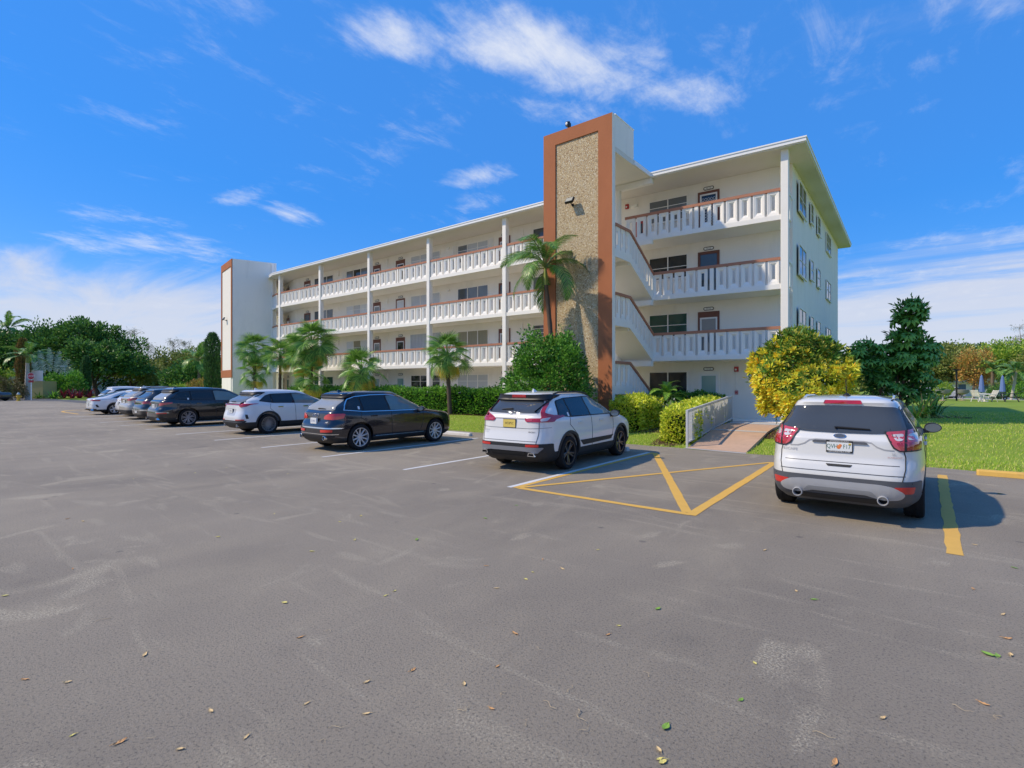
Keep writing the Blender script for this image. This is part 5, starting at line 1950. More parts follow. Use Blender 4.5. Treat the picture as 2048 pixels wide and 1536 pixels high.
c.pair(rp_([(0.80, 0.62), (0.84, 0.62), (0.86, 0.46), (0.82, 0.46)], 0.01), M_black, 'bumper_vent', off=0.004)
c.decal(rp_([(-0.8, 0.37), (0.8, 0.37), (0.72, 0.26), (-0.72, 0.26)], 0.02), 'y', M_plast, 'diffuser', off=0.01)
c.plate(0.62, M_plate_w, M_gplast, 'NDL 77', size=0.07)
c.pipes((-0.6, 0.6), 0.31, -1.1, 0.045, flat=True)

T = suv_tab(4.7, 0.93, 1.70, 1.10, 0.10, 0.24, 0.58, 0.0, 0.30)
c = Car('parked_car', (-43.3, 11.2, 0), 0, 'white crossover behind the white sedan, last of the row', T, 0.93, 4.7, 1.0, 2.7, 0.36)
c.body(paint('white_warm', (0.70, 0.69, 0.68)), 0.45, M_plast)
c.wheels(M_rim_s, 5, 'double')
dlo(c, -0.45, 0.12, 1.04, 2.3, 1.13, 1.52, rise=0.07, quarter=0.32)
c.decal(rp_([(-0.70, 1.17), (0.70, 1.17), (0.58, 1.46), (-0.58, 1.46)], 0.05), 'y', M_cglass2, 'rear_window', off=0.007)
c.pair(rp_([(0.45, 1.02), (0.62, 1.08), (0.865, 1.12), (0.865, 1.0), (0.66, 0.95)], 0.02), M_lampred, 'tail_light', off=0.012)
c.plate(0.9, M_plate_w, M_gplast, 'PRW 19', size=0.07)

# ---------------------------------------------------------------- plants
M_bark = mat('bark_grey', (0.17, 0.135, 0.10), 0.9, 0.3, 6, 0.8, 30, spec=0.15)
M_bark_d = mat('bark_dark', (0.07, 0.052, 0.04), 0.9, 0.3, 6, 0.8, 30, spec=0.15)
M_bark_p = mat('palm_bark', (0.115, 0.085, 0.065), 0.95, 0.35, 14, 1.0, 40, spec=0.1, stretch=(1, 1, 3))
M_bark_w = mat('palm_bark_pale', (0.46, 0.42, 0.36), 0.9, 0.15, 3, 0.4, 30, spec=0.15)
LF = {
    'ficus': leafmat('leaf_ficus', [(0.014, 0.045, 0.010), (0.030, 0.085, 0.016), (0.055, 0.13, 0.022), (0.10, 0.18, 0.035)]),
    'olive': leafmat('leaf_olive', [(0.05, 0.085, 0.018), (0.10, 0.135, 0.028), (0.16, 0.18, 0.045), (0.20, 0.19, 0.06)]),
    'bright': leafmat('leaf_bright', [(0.055, 0.12, 0.015), (0.11, 0.20, 0.022), (0.19, 0.27, 0.03), (0.27, 0.29, 0.05)]),
    'dark': leafmat('leaf_dark', [(0.010, 0.032, 0.012), (0.020, 0.055, 0.018), (0.036, 0.085, 0.024)]),
    'hedge': leafmat('leaf_hedge', [(0.016, 0.055, 0.010), (0.045, 0.13, 0.014), (0.09, 0.22, 0.02), (0.17, 0.31, 0.035)]),
    'clusia': leafmat('leaf_clusia', [(0.014, 0.05, 0.008), (0.035, 0.11, 0.012), (0.075, 0.19, 0.02), (0.13, 0.25, 0.035)]),
    'gold': leafmat('leaf_gold', [(0.12, 0.19, 0.012), (0.30, 0.36, 0.022), (0.48, 0.50, 0.04), (0.58, 0.55, 0.08)], trans=0.35),
    'palm': leafmat('leaf_palm', [(0.022, 0.065, 0.012), (0.045, 0.115, 0.02), (0.085, 0.17, 0.03), (0.16, 0.24, 0.05)], rough=0.38),
    'fan': leafmat('leaf_fan', [(0.03, 0.085, 0.016), (0.065, 0.15, 0.024), (0.11, 0.21, 0.035), (0.19, 0.29, 0.06)], rough=0.38),
    'fan_y': leafmat('leaf_fan_old', [(0.30, 0.27, 0.04), (0.45, 0.34, 0.06), (0.38, 0.22, 0.05), (0.22, 0.24, 0.04)]),
    'date': leafmat('leaf_date', [(0.05, 0.13, 0.012), (0.11, 0.22, 0.022), (0.18, 0.28, 0.03)]),
    'brown': leafmat('leaf_brown', [(0.13, 0.065, 0.025), (0.22, 0.11, 0.035), (0.28, 0.16, 0.06)]),
    'cr_y': leafmat('leaf_croton_yellow', [(0.42, 0.20, 0.012), (0.66, 0.36, 0.02), (0.78, 0.47, 0.03), (0.60, 0.42, 0.04), (0.30, 0.26, 0.03)], trans=0.3),
    'cr_g': leafmat('leaf_croton_green', [(0.03, 0.085, 0.012), (0.06, 0.14, 0.018), (0.12, 0.19, 0.025), (0.26, 0.22, 0.03)]),
    'scheff': leafmat('leaf_scheff', [(0.025, 0.075, 0.016), (0.055, 0.14, 0.026), (0.10, 0.21, 0.035), (0.17, 0.29, 0.05)], rough=0.35, spec=0.4),
    'brom': leafmat('leaf_brom', [(0.05, 0.12, 0.02), (0.15, 0.25, 0.03), (0.38, 0.40, 0.05), (0.5, 0.16, 0.05)]),
    'ti': leafmat('leaf_ti', [(0.10, 0.012, 0.02), (0.25, 0.02, 0.04), (0.40, 0.05, 0.05), (0.05, 0.03, 0.02)]),
    'pine': leafmat('leaf_pine', [(0.07, 0.085, 0.05), (0.12, 0.13, 0.08), (0.18, 0.18, 0.12)]),
    'cyp': leafmat('leaf_cypress', [(0.018, 0.05, 0.018), (0.035, 0.085, 0.028), (0.06, 0.12, 0.04)]),
    'cyp_b': leafmat('leaf_cypress_brown', [(0.09, 0.055, 0.02), (0.15, 0.085, 0.03), (0.10, 0.09, 0.02), (0.05, 0.07, 0.018)]),
    'autumn': leafmat('leaf_autumn', [(0.22, 0.11, 0.03), (0.34, 0.18, 0.05), (0.25, 0.20, 0.05), (0.16, 0.18, 0.04)]),
    'silver': leafmat('leaf_silver', [(0.16, 0.22, 0.16), (0.26, 0.32, 0.25), (0.36, 0.41, 0.32)]),
    'trav': leafmat('leaf_traveller', [(0.10, 0.15, 0.10), (0.19, 0.25, 0.18), (0.32, 0.37, 0.29)]),
}


def gz(x, y):
    """height of the lawn: it rises gently to the building"""
    t = min(1, max(0, (y - 14.9) / 5.0))
    s = t * t * (3 - 2 * t)
    f = min(1, max(0, (95 - y) / 25))
    w = min(1, max(0, (x + 64) / 8)) * min(1, max(0, (75 - x) / 10))
    return -0.02 + 0.27 * s * f * w


def unit(n):
    v = rng.normal(size=(n, 3))
    return v / np.linalg.norm(v, axis=1, keepdims=True)


def leaf_quads(P, D, L_, W_, fold=0.25):
    """one folded diamond per leaf"""
    n = len(P)
    D = D / np.maximum(1e-6, np.linalg.norm(D, axis=1, keepdims=True))
    R_ = unit(n)
    Sd = np.cross(D, R_)
    Sd /= np.maximum(1e-6, np.linalg.norm(Sd, axis=1, keepdims=True))
    N = np.cross(D, Sd)
    L_ = np.broadcast_to(np.asarray(L_), (n,))[:, None]
    W_ = np.broadcast_to(np.asarray(W_), (n,))[:, None]
    v = np.empty((n, 4, 3))
    v[:, 0] = P
    v[:, 1] = P + D * L_ * 0.5 + Sd * W_ * 0.5 + N * W_ * fold
    v[:, 2] = P + D * L_
    v[:, 3] = P + D * L_ * 0.5 - Sd * W_ * 0.5 + N * W_ * fold
    f = np.arange(n * 4).reshape(n, 4)
    return v.reshape(-1, 3), f


def bumpy(dirs, seed, amp=0.25):
    r = np.random.default_rng(seed)
    out = np.ones(len(dirs))
    for k in range(7):
        a = r.normal(size=3)
        a /= np.linalg.norm(a)
        out += amp * 0.5 * np.sin(dirs @ a * r.uniform(3, 9) + r.uniform(0, 6)) * r.uniform(0.3, 1)
    return np.clip(out, 0.55, 1.5)


def clumps(cen, rad_, nc, per, cr, seed, inner=0.5, flat=0.0, zmin=None):
    """leaf positions and directions gathered in clumps through an ellipsoid"""
    cen, rad_ = np.asarray(cen, float), np.asarray(rad_, float)
    d = unit(nc)
    rr = (inner + (1 - inner) * rng.random(nc) ** 0.5) * bumpy(d, seed)
    c = cen + d * rr[:, None] * rad_
    k = rng.poisson(per, nc)
    idx = np.repeat(np.arange(nc), k)
    n = len(idx)
    u = unit(n)
    sz = (cr * rng.uniform(0.6, 1.35, nc))[idx]
    P = c[idx] + u * (rng.random(n) ** 0.4 * sz)[:, None] * np.array([1, 1, 1 - flat])
    D = u * 0.8 + d[idx] * 0.5 + np.array([0, 0, 0.25]) + unit(n) * 0.5
    if zmin is not None:
        m = P[:, 2] > zmin
        P, D = P[m], D[m]
    return P, D


def foliage(name, PD, L_, W_, m, parent, off=None, fold=0.25):
    P = np.vstack([p for p, d in PD])
    D = np.vstack([d for p, d in PD])
    n = len(P)
    ls = L_ * rng.uniform(0.65, 1.3, n)
    v, f = leaf_quads(P, D, ls, ls * (W_ / L_), fold)
    if off is not None:
        v = v - np.asarray(off)
    return npmesh(name, v, f, m, parent)


def tree(name, loc, label, cat, lobes, leafm, leaf, trunk_r, bark=M_bark, group=None, fork=0.35, lean=(0, 0), part='crown', inner=0.45, flat=0.0, seed=None, rz=0.0):
    """lobes: (dx, dy, z, rx, ry, rz, clumps, leaves per clump, clump radius)"""
    seed = seed if seed is not None else random.randint(0, 9999)
    z0 = gz(loc[0], loc[1]) if len(loc) < 3 else loc[2]
    e = empty(name, (loc[0], loc[1], z0), rz, label, cat, group)
    PD = [clumps(l[:3], l[3:6], l[6], l[7], l[8], seed + i, inner, flat, 0.05) for i, l in enumerate(lobes)]
    foliage(part, PD, leaf[0], leaf[1], LF[leafm] if isinstance(leafm, str) else leafm, e)
    if trunk_r:
        mb = MB()
        zt = max(l[2] for l in lobes)
        zf = zt * fork
        mb.tube([(0, 0, -0.1), (lean[0] * 0.3, lean[1] * 0.3, zf * 0.5), (lean[0], lean[1], zf)], [trunk_r * 1.25, trunk_r, trunk_r * 0.8], 8)
        for l in lobes:
            q = Vector(l[:3])
            mid = Vector((lean[0], lean[1], zf)).lerp(q, 0.5) + Vector((random.uniform(-.2, .2), random.uniform(-.2, .2), 0.1 * q.z)) * 0.5
            mb.tube([(lean[0], lean[1], zf - 0.05), mid, q], [trunk_r * 0.6, trunk_r * 0.38, trunk_r * 0.12], 6)
            for _ in range(3):
                d = Vector((random.uniform(-1, 1), random.uniform(-1, 1), random.uniform(0, 1)))
                end = q + Vector((d.x * l[3], d.y * l[4], d.z * l[5])) * 0.6
                mb.tube([mid, mid.lerp(end, 0.6) + Vector((0, 0, 0.1)), end], [trunk_r * 0.3, trunk_r * 0.18, trunk_r * 0.05], 5)
        mb.build('trunk', bark, e, 60)
    return e


# --- lawn that climbs to the building, with blades of grass
nx, ny = 150, 60
xs = np.linspace(-66, 78, nx)
ys = np.concatenate([np.linspace(14.55, 24, 30), np.linspace(25, 95, ny - 30)])
X, Y = np.meshgrid(xs, ys)
Zs = np.vectorize(gz)(X, Y)
V = np.stack([X, Y, Zs], -1).reshape(-1, 3)
ii = np.arange(nx * ny).reshape(ny, nx)
F_ = np.stack([ii[:-1, :-1], ii[:-1, 1:], ii[1:, 1:], ii[1:, :-1]], -1).reshape(-1, 4)
V[:, 2] = np.where(V[:, 1] < 14.9, -0.008, V[:, 2])
tag(npmesh('lawn', V, F_, M_lawn, None, True), kind='structure')

M_blade = leafmat('grass_blade', [(0.10, 0.17, 0.012), (0.17, 0.26, 0.02), (0.25, 0.32, 0.035), (0.30, 0.29, 0.07), (0.38, 0.33, 0.14)], rough=0.6, trans=0.3, spec=0.2, gain=2.1)


def in_walk(x, y):
    t = (y - 14.9) / 7.75
    return (-5.50 - 0.8 * t < x) & (x < -3.76 - 0.55 * t)


def grass(x0, x1, y0, y1, n, h, w, keep):
    x = rng.uniform(x0, x1, n)
    y = y0 + (y1 - y0) * rng.random(n) ** 1.25
    m = keep(x, y)
    x, y = x[m], y[m]
    z = np.vectorize(gz)(x, y) - 0.005
    P = np.stack([x, y, z], 1)
    D = unit(len(P)) * 0.55 + np.array([0, 0, 0.85])
    D[:, 2] = np.abs(D[:, 2])
    return P, D, h, w


gp = [grass(-32, -5.3, 14.72, 19.3, 42000, 0.07, 0.012, lambda x, y: ~in_walk(x, y) & (y > 14.80 + 0.09 * np.sin(x * 1.7) + 0.06 * np.sin(x * 4.3 + 1))),
      grass(-4.0, 22, 14.72, 40, 90000, 0.075, 0.014, lambda x, y: ~in_walk(x, y) & (y > 14.80 + 0.09 * np.sin(x * 1.7) + 0.06 * np.sin(x * 4.3 + 1)) & (x > -4.2)),
      grass(-4.0, 16, 14.68, 16.2, 16000, 0.08, 0.012, lambda x, y: ~in_walk(x, y) & (y > 14.76 + 0.09 * np.sin(x * 1.7) + 0.06 * np.sin(x * 4.3 + 1)))]
vv, ff, o_ = [], [], 0
for P, D, h, w in gp:
    n = len(P)
    hs_ = h * rng.uniform(0.5, 1.4, n)
    v, f = leaf_quads(P, D, hs_, w, 0.1)
    vv.append(v)
    ff.append(f + o_)
    o_ += len(v)
go = npmesh('grass', np.vstack(vv), np.vstack(ff), M_blade)
tag(go, 'short bright green lawn grass between the parking lot and the building', 'grass', kind='stuff')


def bed(x, y, rx, ry, seed):
    r = random.Random(seed)
    pts = []
    for k in range(28):
        a = 2 * PI * k / 28
        q = 1 + r.uniform(-0.07, 0.07)
        px_, py_ = x + rx * q * math.cos(a), y + ry * q * math.sin(a)
        pts.append((px_, py_, gz(px_, py_) + 0.014))
    mb = MB()
    mb.add(pts + [(x, y, gz(x, y) + 0.02)], [(k, (k + 1) % 28, 28) for k in range(28)])
    tag(mb.build('mulch_bed', M_mulch), kind='structure')


def hedge(name, label, cat, path, w, h, leafm, leaf, n, group=None, top_round=0.15):
    """clipped hedge along a path of ground points"""
    path = [Vector(p) for p in path]
    x0, y0 = path[0].x, path[0].y
    e = empty(name, (x0, y0, gz(x0, y0)), 0, label, cat, group)
    seg = [(path[i + 1] - path[i]).length for i in range(len(path) - 1)]
    tot = sum(seg)
    s = rng.random(n) * tot
    face = rng.random(n)
    a = rng.uniform(-1, 1, n)
    z = rng.random(n)
    top = face < 0.34
    sd = np.where(rng.random(n) < 0.5, -1.0, 1.0)
    depth = rng.random(n) ** 2 * 0.25
    lat = np.where(top, a, sd * (1 - depth))
    zz = np.where(top, 1 - depth * 0.5, z)
    nz_ = np.sin(s * 3.1) * 0.045 + np.sin(s * 7.7 + 1) * 0.04 + np.sin(s * 1.3 + a) * 0.045 + np.sin(s * 5.2 + z * 6) * 0.05 + rng.normal(size=n) * 0.035
    lat = lat * (1 - top_round * (zz > 0.85) * (zz - 0.85) / 0.15) * (1 + nz_)
    P = np.empty((n, 3))
    D = np.empty((n, 3))
    acc = np.concatenate([[0], np.cumsum(seg)])
    for i in range(len(seg)):
        m = (s >= acc[i]) & (s <= acc[i + 1])
        t = path[i + 1] - path[i]
        t.normalize()
        nrm = Vector((-t.y, t.x))
        q = s[m] - acc[i]
        P[m, 0] = path[i].x + t.x * q + nrm.x * lat[m] * w / 2
        P[m, 1] = path[i].y + t.y * q + nrm.y * lat[m] * w / 2
        D[m, 0] = np.where(top[m], 0, nrm.x * sd[m])
        D[m, 1] = np.where(top[m], 0, nrm.y * sd[m])
    # rounded ends
    ne = int(n * w / (tot + w) * 0.5)
    P[:, 2] = np.vectorize(gz)(P[:, 0], P[:, 1]) + zz * h * (1 + nz_) + 0.03
    D[:, 2] = np.where(top, 1.0, 0.35)
    D = D + unit(n) * 0.75
    for k, (c, t) in enumerate(((path[0], path[0] - path[1]), (path[-1], path[-1] - path[-2]))):
        t = Vector((t.x, t.y)).normalized()
        nr = Vector((-t.y, t.x))
        b = rng.uniform(-1, 1, ne)
        zq = rng.random(ne)
        bulge = np.sqrt(np.maximum(0, 1 - b * b)) * w * 0.18
        Pe = np.stack([c.x + nr.x * b * w / 2 + t.x * bulge, c.y + nr.y * b * w / 2 + t.y * bulge, zq * h], 1)
        Pe[:, 2] += np.vectorize(gz)(Pe[:, 0], Pe[:, 1]) + 0.03
        De = np.tile(np.array([t.x, t.y, 0.35]), (ne, 1)) + unit(ne) * 0.75
        P = np.vstack([P, Pe])
        D = np.vstack([D, De])
    foliage('foliage', [(P, D)], leaf[0], leaf[1], LF[leafm], e, (x0, y0, gz(x0, y0)))
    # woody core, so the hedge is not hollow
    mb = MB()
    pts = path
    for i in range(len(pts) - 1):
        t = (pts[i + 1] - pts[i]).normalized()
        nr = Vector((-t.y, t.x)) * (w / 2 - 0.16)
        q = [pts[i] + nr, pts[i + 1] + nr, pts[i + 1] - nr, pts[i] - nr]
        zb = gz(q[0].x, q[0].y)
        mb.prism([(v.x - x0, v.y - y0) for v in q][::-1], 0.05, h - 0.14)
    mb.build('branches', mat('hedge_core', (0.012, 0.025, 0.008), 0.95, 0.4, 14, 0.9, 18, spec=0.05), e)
    return e


# --- palms
def frond_mesh(name, L_, e0, e1, nl, ll, m, wid=0.045, droop=0.5, bark=None, twist=0.0):
    """feather frond leaving the origin along +x; e0, e1: slope at foot and tip in degrees"""
    mb_v, mb_f = [], []
    K = 14
    pts = [Vector((0, 0, 0))]
    for i in range(K):
        a = rad(e0 + (e1 - e0) * (i / (K - 1)) ** 1.1)
        pts.append(pts[-1] + Vector((math.cos(a), 0, math.sin(a))) * (L_ / K))

    def at(t):
        q = t * K
        i = min(K - 1, int(q))
        return pts[i].lerp(pts[i + 1], q - i), (pts[i + 1] - pts[i]).normalized()
    mb = MB()
    mb.tube(pts, [0.028 * L_ / 2.5 * (1 - 0.85 * i / K) + 0.003 for i in range(K + 1)], 5)
    mb.mi = 1
    for i in range(nl):
        t = 0.16 + 0.84 * i / (nl - 1)
        p, tg = at(t)
        prof = math.sin(PI * min(1, (t - 0.10) / 0.9) ** 0.75) * 0.85 + 0.15
        for sg in (-1, 1):
            l = ll * prof * random.uniform(0.85, 1.1)
            out = Vector((0, sg, 0)) * 0.85 + tg * (0.45 + 0.5 * t) + Vector((0, 0, 0.20 + random.uniform(-0.12, 0.12)))
            out.normalize()
            w = wid * (0.7 + 0.3 * prof)
            wv = tg.cross(out).normalized().cross(out).normalized() * w
            a = p
            b = p + out * l * 0.45 - Vector((0, 0, l * droop * 0.12))
            c = p + out * l * 0.92 - Vector((0, 0, l * droop * 0.55))
            mb.add([a - wv * 0.3, a + wv * 0.3, b + wv * 0.5, c, b - wv * 0.5], [(0, 1, 2, 4), (4, 2, 3)])
    o = mb.build(name, [bark or m, m])
    me = o.data
    bpy.data.objects.remove(o)
    return me


def fan_mesh(name, pet, R_, nseg, m, spread=125, droop=0.3):
    """fan leaf: stalk along +x, then a pleated fan"""
    mb = MB()
    mb.tube([(0, 0, 0), (pet * 0.5, 0, 0.04 * pet), (pet, 0, 0)], [0.02, 0.014, 0.01], 5)
    c = Vector((pet, 0, 0))
    mb.mi = 1
    ct_, st2 = math.cos(rad(38)), math.sin(rad(38))
    k0 = len(mb.v)
    for i in range(nseg):
        a = rad(-spread + 2 * spread * (i + 0.5) / nseg)
        da = rad(spread / nseg) * 0.92
        r = R_ * (1 - 0.22 * abs(a / rad(spread)) ** 2) * random.uniform(0.93, 1.06)
        d0 = Vector((math.cos(a), math.sin(a), 0))
        z1, z2, z3 = 0.02, -droop * r * 0.10, -droop * r * random.uniform(0.45, 0.85)
        nrm = Vector((-d0.y, d0.x, 0))
        w1 = math.tan(da) * r * 0.45
        p1 = c + d0 * r * 0.45 + Vector((0, 0, z1))
        p2 = c + d0 * r * 0.78 + Vector((0, 0, z2))
        p3 = c + d0 * r + Vector((0, 0, z3))
        up = Vector((0, 0, w1 * 0.5))
        mb.add([c, p1 + nrm * w1 - up, p2 + nrm * w1 * 0.62 - up * 0.5, p3, p2 - nrm * w1 * 0.62 - up * 0.5, p1 - nrm * w1 - up, p1 + up * 0.4, p2 + up * 0.2],
               [(0, 1, 6), (0, 6, 5), (1, 2, 7, 6), (6, 7, 4, 5), (2, 3, 7), (7, 3, 4)])
    for k in range(k0, len(mb.v)):
        x, y, z = mb.v[k]
        x -= pet
        mb.v[k] = (pet + x * ct_ + z * st2, y, -x * st2 + z * ct_)
    o = mb.build(name, [m, m])
    me = o.data
    bpy.data.objects.remove(o)
    return me


def rot_to(az, el, roll=0.0):
    return (Matrix.Rotation(az, 4, 'Z') @ Matrix.Rotation(-el, 4, 'Y') @ Matrix.Rotation(roll, 4, 'X')).to_euler()


FANS = [fan_mesh('fan_leaf', 0.62, 0.62, 26, LF['fan'], 118, 0.16), fan_mesh('fan_leaf', 0.70, 0.58, 24, LF['fan'], 112, 0.30), fan_mesh('fan_leaf', 0.55, 0.66, 28, LF['fan'], 122, 0.10)]
FANY = [fan_mesh('fan_leaf', 0.6, 0.58, 22, LF['fan_y'], 105, 0.9)]


def trunk_palm(e, base, top, r0, r1, bark, rings=True, bend=(0, 0)):
    mb = MB()
    K = 22
    base, top = Vector(base), Vector(top)
    pts, rs = [], []
    for i in range(K + 1):
        t = i / K
        p = base.lerp(top, t) + Vector((bend[0], bend[1], 0)) * math.sin(PI * t)
        pts.append(p)
        rs.append((r0 + (r1 - r0) * t ** 0.7) * (1 + (0.07 * (-1) ** i if rings else 0)))
    mb.tube(pts, rs, 10)
    mb.build('trunk', bark, e, 60)


def fan_palm(loc, h, scale, label, n=24, old=4, lean=(0, 0), seed=0, group='fan palms in front of the building', skirt=True):
    r = random.Random(seed)
    z0 = gz(*loc)
    e = empty('fan_palm', (loc[0], loc[1], z0), 0, label, 'palm', group)
    trunk_palm(e, (0, 0, -0.08), (lean[0], lean[1], h), 0.13, 0.10, M_bark_p, True)
    top = Vector((lean[0], lean[1], h))
    for i in range(n):
        t = i / (n - 1)
        el = rad(80 - 122 * t ** 0.85 + r.uniform(-8, 8))
        az = i * 2.39996 + r.uniform(-0.25, 0.25)
        o = link('fan_leaf', FANS[r.randrange(3)], e, top + Vector((0, 0, 0.05 - 0.25 * t)))
        o.rotation_euler = rot_to(az, el + 0.15, r.uniform(-0.8, 0.8))
        q = scale * r.uniform(0.85, 1.12)
        o.scale = (q, q, q)
    for i in range(old):
        o = link('fan_leaf', FANY[0], e, top + Vector((0, 0, -0.25 - 0.1 * r.random())))
        o.rotation_euler = rot_to(i * 1.7 + r.random(), rad(-48 + r.uniform(-14, 12)), r.uniform(-0.3, 0.3))
        q = scale * r.uniform(0.8, 1.0)
        o.scale = (q, q, q)
    if skirt:
        mb = MB()
        for i in range(14):
            a = i * 2.4
            p = top + Vector((0.1 * math.cos(a), 0.1 * math.sin(a), -0.15 - 0.03 * i))
            mb.tube([p, p + Vector((0.16 * math.cos(a), 0.16 * math.sin(a), 0.12))], [0.03, 0.012], 4)
        mb.build('leaf_bases', M_bark_p, e)
    return e


fan_palm((-19.64, 19.55), 3.15, 1.23, 'single trunk fan palm with full green crown standing on the grass before the hedge', 28, 5, (-0.25, 0), 1)
fan_palm((-27.5, 19.6), 2.45, 1.40, 'low fan palm with yellow lower leaves just behind the dark blue crossover', 24, 7, (0.1, 0), 2)
fan_palm((-33.0, 19.5), 4.3, 1.65, 'tallest fan palm with a thick skirt of yellow leaves behind the white crossover', 32, 9, (0.1, 0), 3)
fan_palm((-34.6, 19.9), 3.6, 1.40, 'fan palm with yellowing leaves close left of the tallest fan palm', 22, 7, (-0.3, 0), 4)
fan_palm((-32.2, 19.0), 2.0, 1.25, 'short fan palm under the tallest fan palm, leaves drooping over the hedge', 16, 4, (0.3, -0.2), 5)
fan_palm((-41.2, 19.6), 4.2, 1.44, 'slim fan palm in front of the far grey tower wall', 24, 2, (-0.1, 0), 6)
fan_palm((-40.2, 19.2), 2.5, 1.25, 'shorter fan palm leaning in front of the far tower wall', 18, 2, (-0.3, 0), 7)
fan_palm((-37.8, 19.8), 3.7, 1.31, 'dark fan palm between the far tower and the first facade column', 22, 1, (0.1, 0), 8)


def feather_palm(name, loc, h, L_, n, label, cat='palm', leafk='palm', trunk=(0.14, 0.10), lean=(0, 0), bend=(0, 0), shaft=None, seed=0, nl=44, ll=0.62, wid=0.05, droop=0.5, el0=78, el1=-40, bark=M_bark, group=None, z0=None, dead=0, arch=(34, -62)):
    r = random.Random(seed)
    z0 = gz(*loc[:2]) if z0 is None else z0
    e = empty(name, (loc[0], loc[1], z0), 0, label, cat, group)
    trunk_palm(e, (0, 0, -0.08), (lean[0], lean[1], h), trunk[0], trunk[1], bark, True, bend)
    top = Vector((lean[0], lean[1], h))
    if shaft:
        d = (Vector((lean[0], lean[1], 0)) * 0.15 + Vector((0, 0, 1))).normalized()
        MB().tube([top - d * 0.05, top + d * shaft * 0.5, top + d * shaft], [trunk[1] * 0.95, trunk[1] * 1.05, trunk[1] * 0.45], 10).build('crownshaft', mat('crownshaft', (0.22, 0.27, 0.05), 0.5, 0.2, 5), e, 60)
        top = top + d * shaft
    ms = [frond_mesh('frond', L_, arch[0] + k * 6 - 6, arch[1] - 8 * k + 8, nl, ll, LF[leafk], wid, droop, mat('rachis_' + leafk, (0.16, 0.20, 0.045), 0.5, 0.1)) for k in range(3)]
    for i in range(n):
        t = i / max(1, n - 1)
        el = rad(el0 + (el1 - el0) * t ** 0.9 + r.uniform(-7, 7)) - rad(18)
        o = link('frond', ms[r.randrange(3)], e, top - Vector((0, 0, 0.06 * t)))
        o.rotation_euler = rot_to(i * 2.39996 + r.uniform(-0.3, 0.3), el, r.uniform(-0.4, 0.4))
        q = r.uniform(0.85, 1.08)
        o.scale = (q, q, q)
    if dead:
        md = frond_mesh('dead_frond', L_ * 0.8, -20, -80, 30, ll * 0.7, LF['brown'], wid, 0.9)
        for i in range(dead):
            o = link('dead_frond', md, e, top - Vector((0, 0, 0.15)))
            o.rotation_euler = rot_to(i * 1.3 + r.random(), rad(-30), 0)
    return e


feather_palm('coconut_palm', (-11.72, 17.45), 5.75, 2.35, 15, 'slender feather palm with yellow green crownshaft leaning beside the brown stair tower', lean=(-0.42, 0.1), bend=(0.12, 0), shaft=0.75, trunk=(0.13, 0.085), seed=4, nl=56, ll=0.62, wid=0.036, droop=0.9, el0=80, el1=-12, arch=(30, -78), bark=M_bark_p)
feather_palm('date_palm', (-7.88, 19.66), 1.0, 1.05, 26, 'small bushy date palm with hanging brown fronds below the stair', leafk='date', trunk=(0.13, 0.11), seed=5, nl=40, ll=0.26, wid=0.022, droop=0.4, el0=85, el1=-35, bark=M_bark_p, dead=9, arch=(38, -70))

# --- hedges and shrubs by the building
hedge('hedge', 'long clipped green hedge along the front of the building', 'hedge', [(-36.5, 20.4), (-26, 20.4), (-14.9, 20.4)], 1.2, 1.25, 'hedge', (0.13, 0.065), 26000)
hedge('hedge', 'low dark green hedge under the ground floor window by the ramp', 'hedge', [(-10.0, 22.1), (-6.7, 22.2)], 0.8, 1.12, 'clusia', (0.10, 0.05), 5200)
hedge('hedge', 'yellow green clipped hedge along the ramp railing', 'hedge', [(-6.05, 15.85), (-6.45, 18.8), (-6.75, 21.6)], 0.9, 0.95, 'gold', (0.105, 0.055), 9500, None, 0.4)
hedge('hedge', 'yellow green rounded hedge at the foot of the stair tower', 'hedge', [(-8.75, 17.69), (-8.39, 19.00)], 1.25, 1.05, 'gold', (0.105, 0.055), 5200, None, 0.5)
tree('shrub', (-7.96, 19.21), 'small white flecked dark shrub between the yellow hedges', 'shrub', [(0, 0, 0.55, 0.65, 0.6, 0.5, 60, 22, 0.18)], leafmat('leaf_var', [(0.02, 0.05, 0.015), (0.05, 0.10, 0.03), (0.45, 0.47, 0.38), (0.03, 0.07, 0.02)]), (0.09, 0.05), 0.03)
e = tree('round_bush', (-11.13, 16.19), 'big round glossy green bush in front of the stair tower', 'bush', [(0, 0, 1.75, 1.5, 1.4, 1.75, 480, 46, 0.26), (0.1, 0.1, 3.1, 0.9, 0.8, 0.55, 60, 40, 0.25), (0, 0, 0.6, 1.1, 1.1, 0.6, 90, 30, 0.25)], 'clusia', (0.115, 0.062), 0.07, inner=0.5)


def rosette(name, n, L_, W_, m, el=(15, 75), mi=None):
    mb = MB()
    for i in range(n):
        t = i / n
        a = i * 2.39996
        el_ = rad(el[0] + (el[1] - el[0]) * t + random.uniform(-8, 8))
        d = Vector((math.cos(a) * math.cos(el_), math.sin(a) * math.cos(el_), math.sin(el_)))
        s_ = Vector((-math.sin(a), math.cos(a), 0))
        l = L_ * random.uniform(0.8, 1.1) * (1 - 0.25 * t)
        up = d.cross(s_) * -1
        p = d * 0.02 + Vector((0, 0, 0.06 * t))
        mid = p + d * l * 0.55
        tip = p + d * l - Vector((0, 0, l * 0.12))
        mb.add([p, mid + s_ * W_ / 2, tip, mid - s_ * W_ / 2], [(0, 1, 2, 3)])
    o = mb.build(name, m)
    me = o.data
    bpy.data.objects.remove(o)
    return me


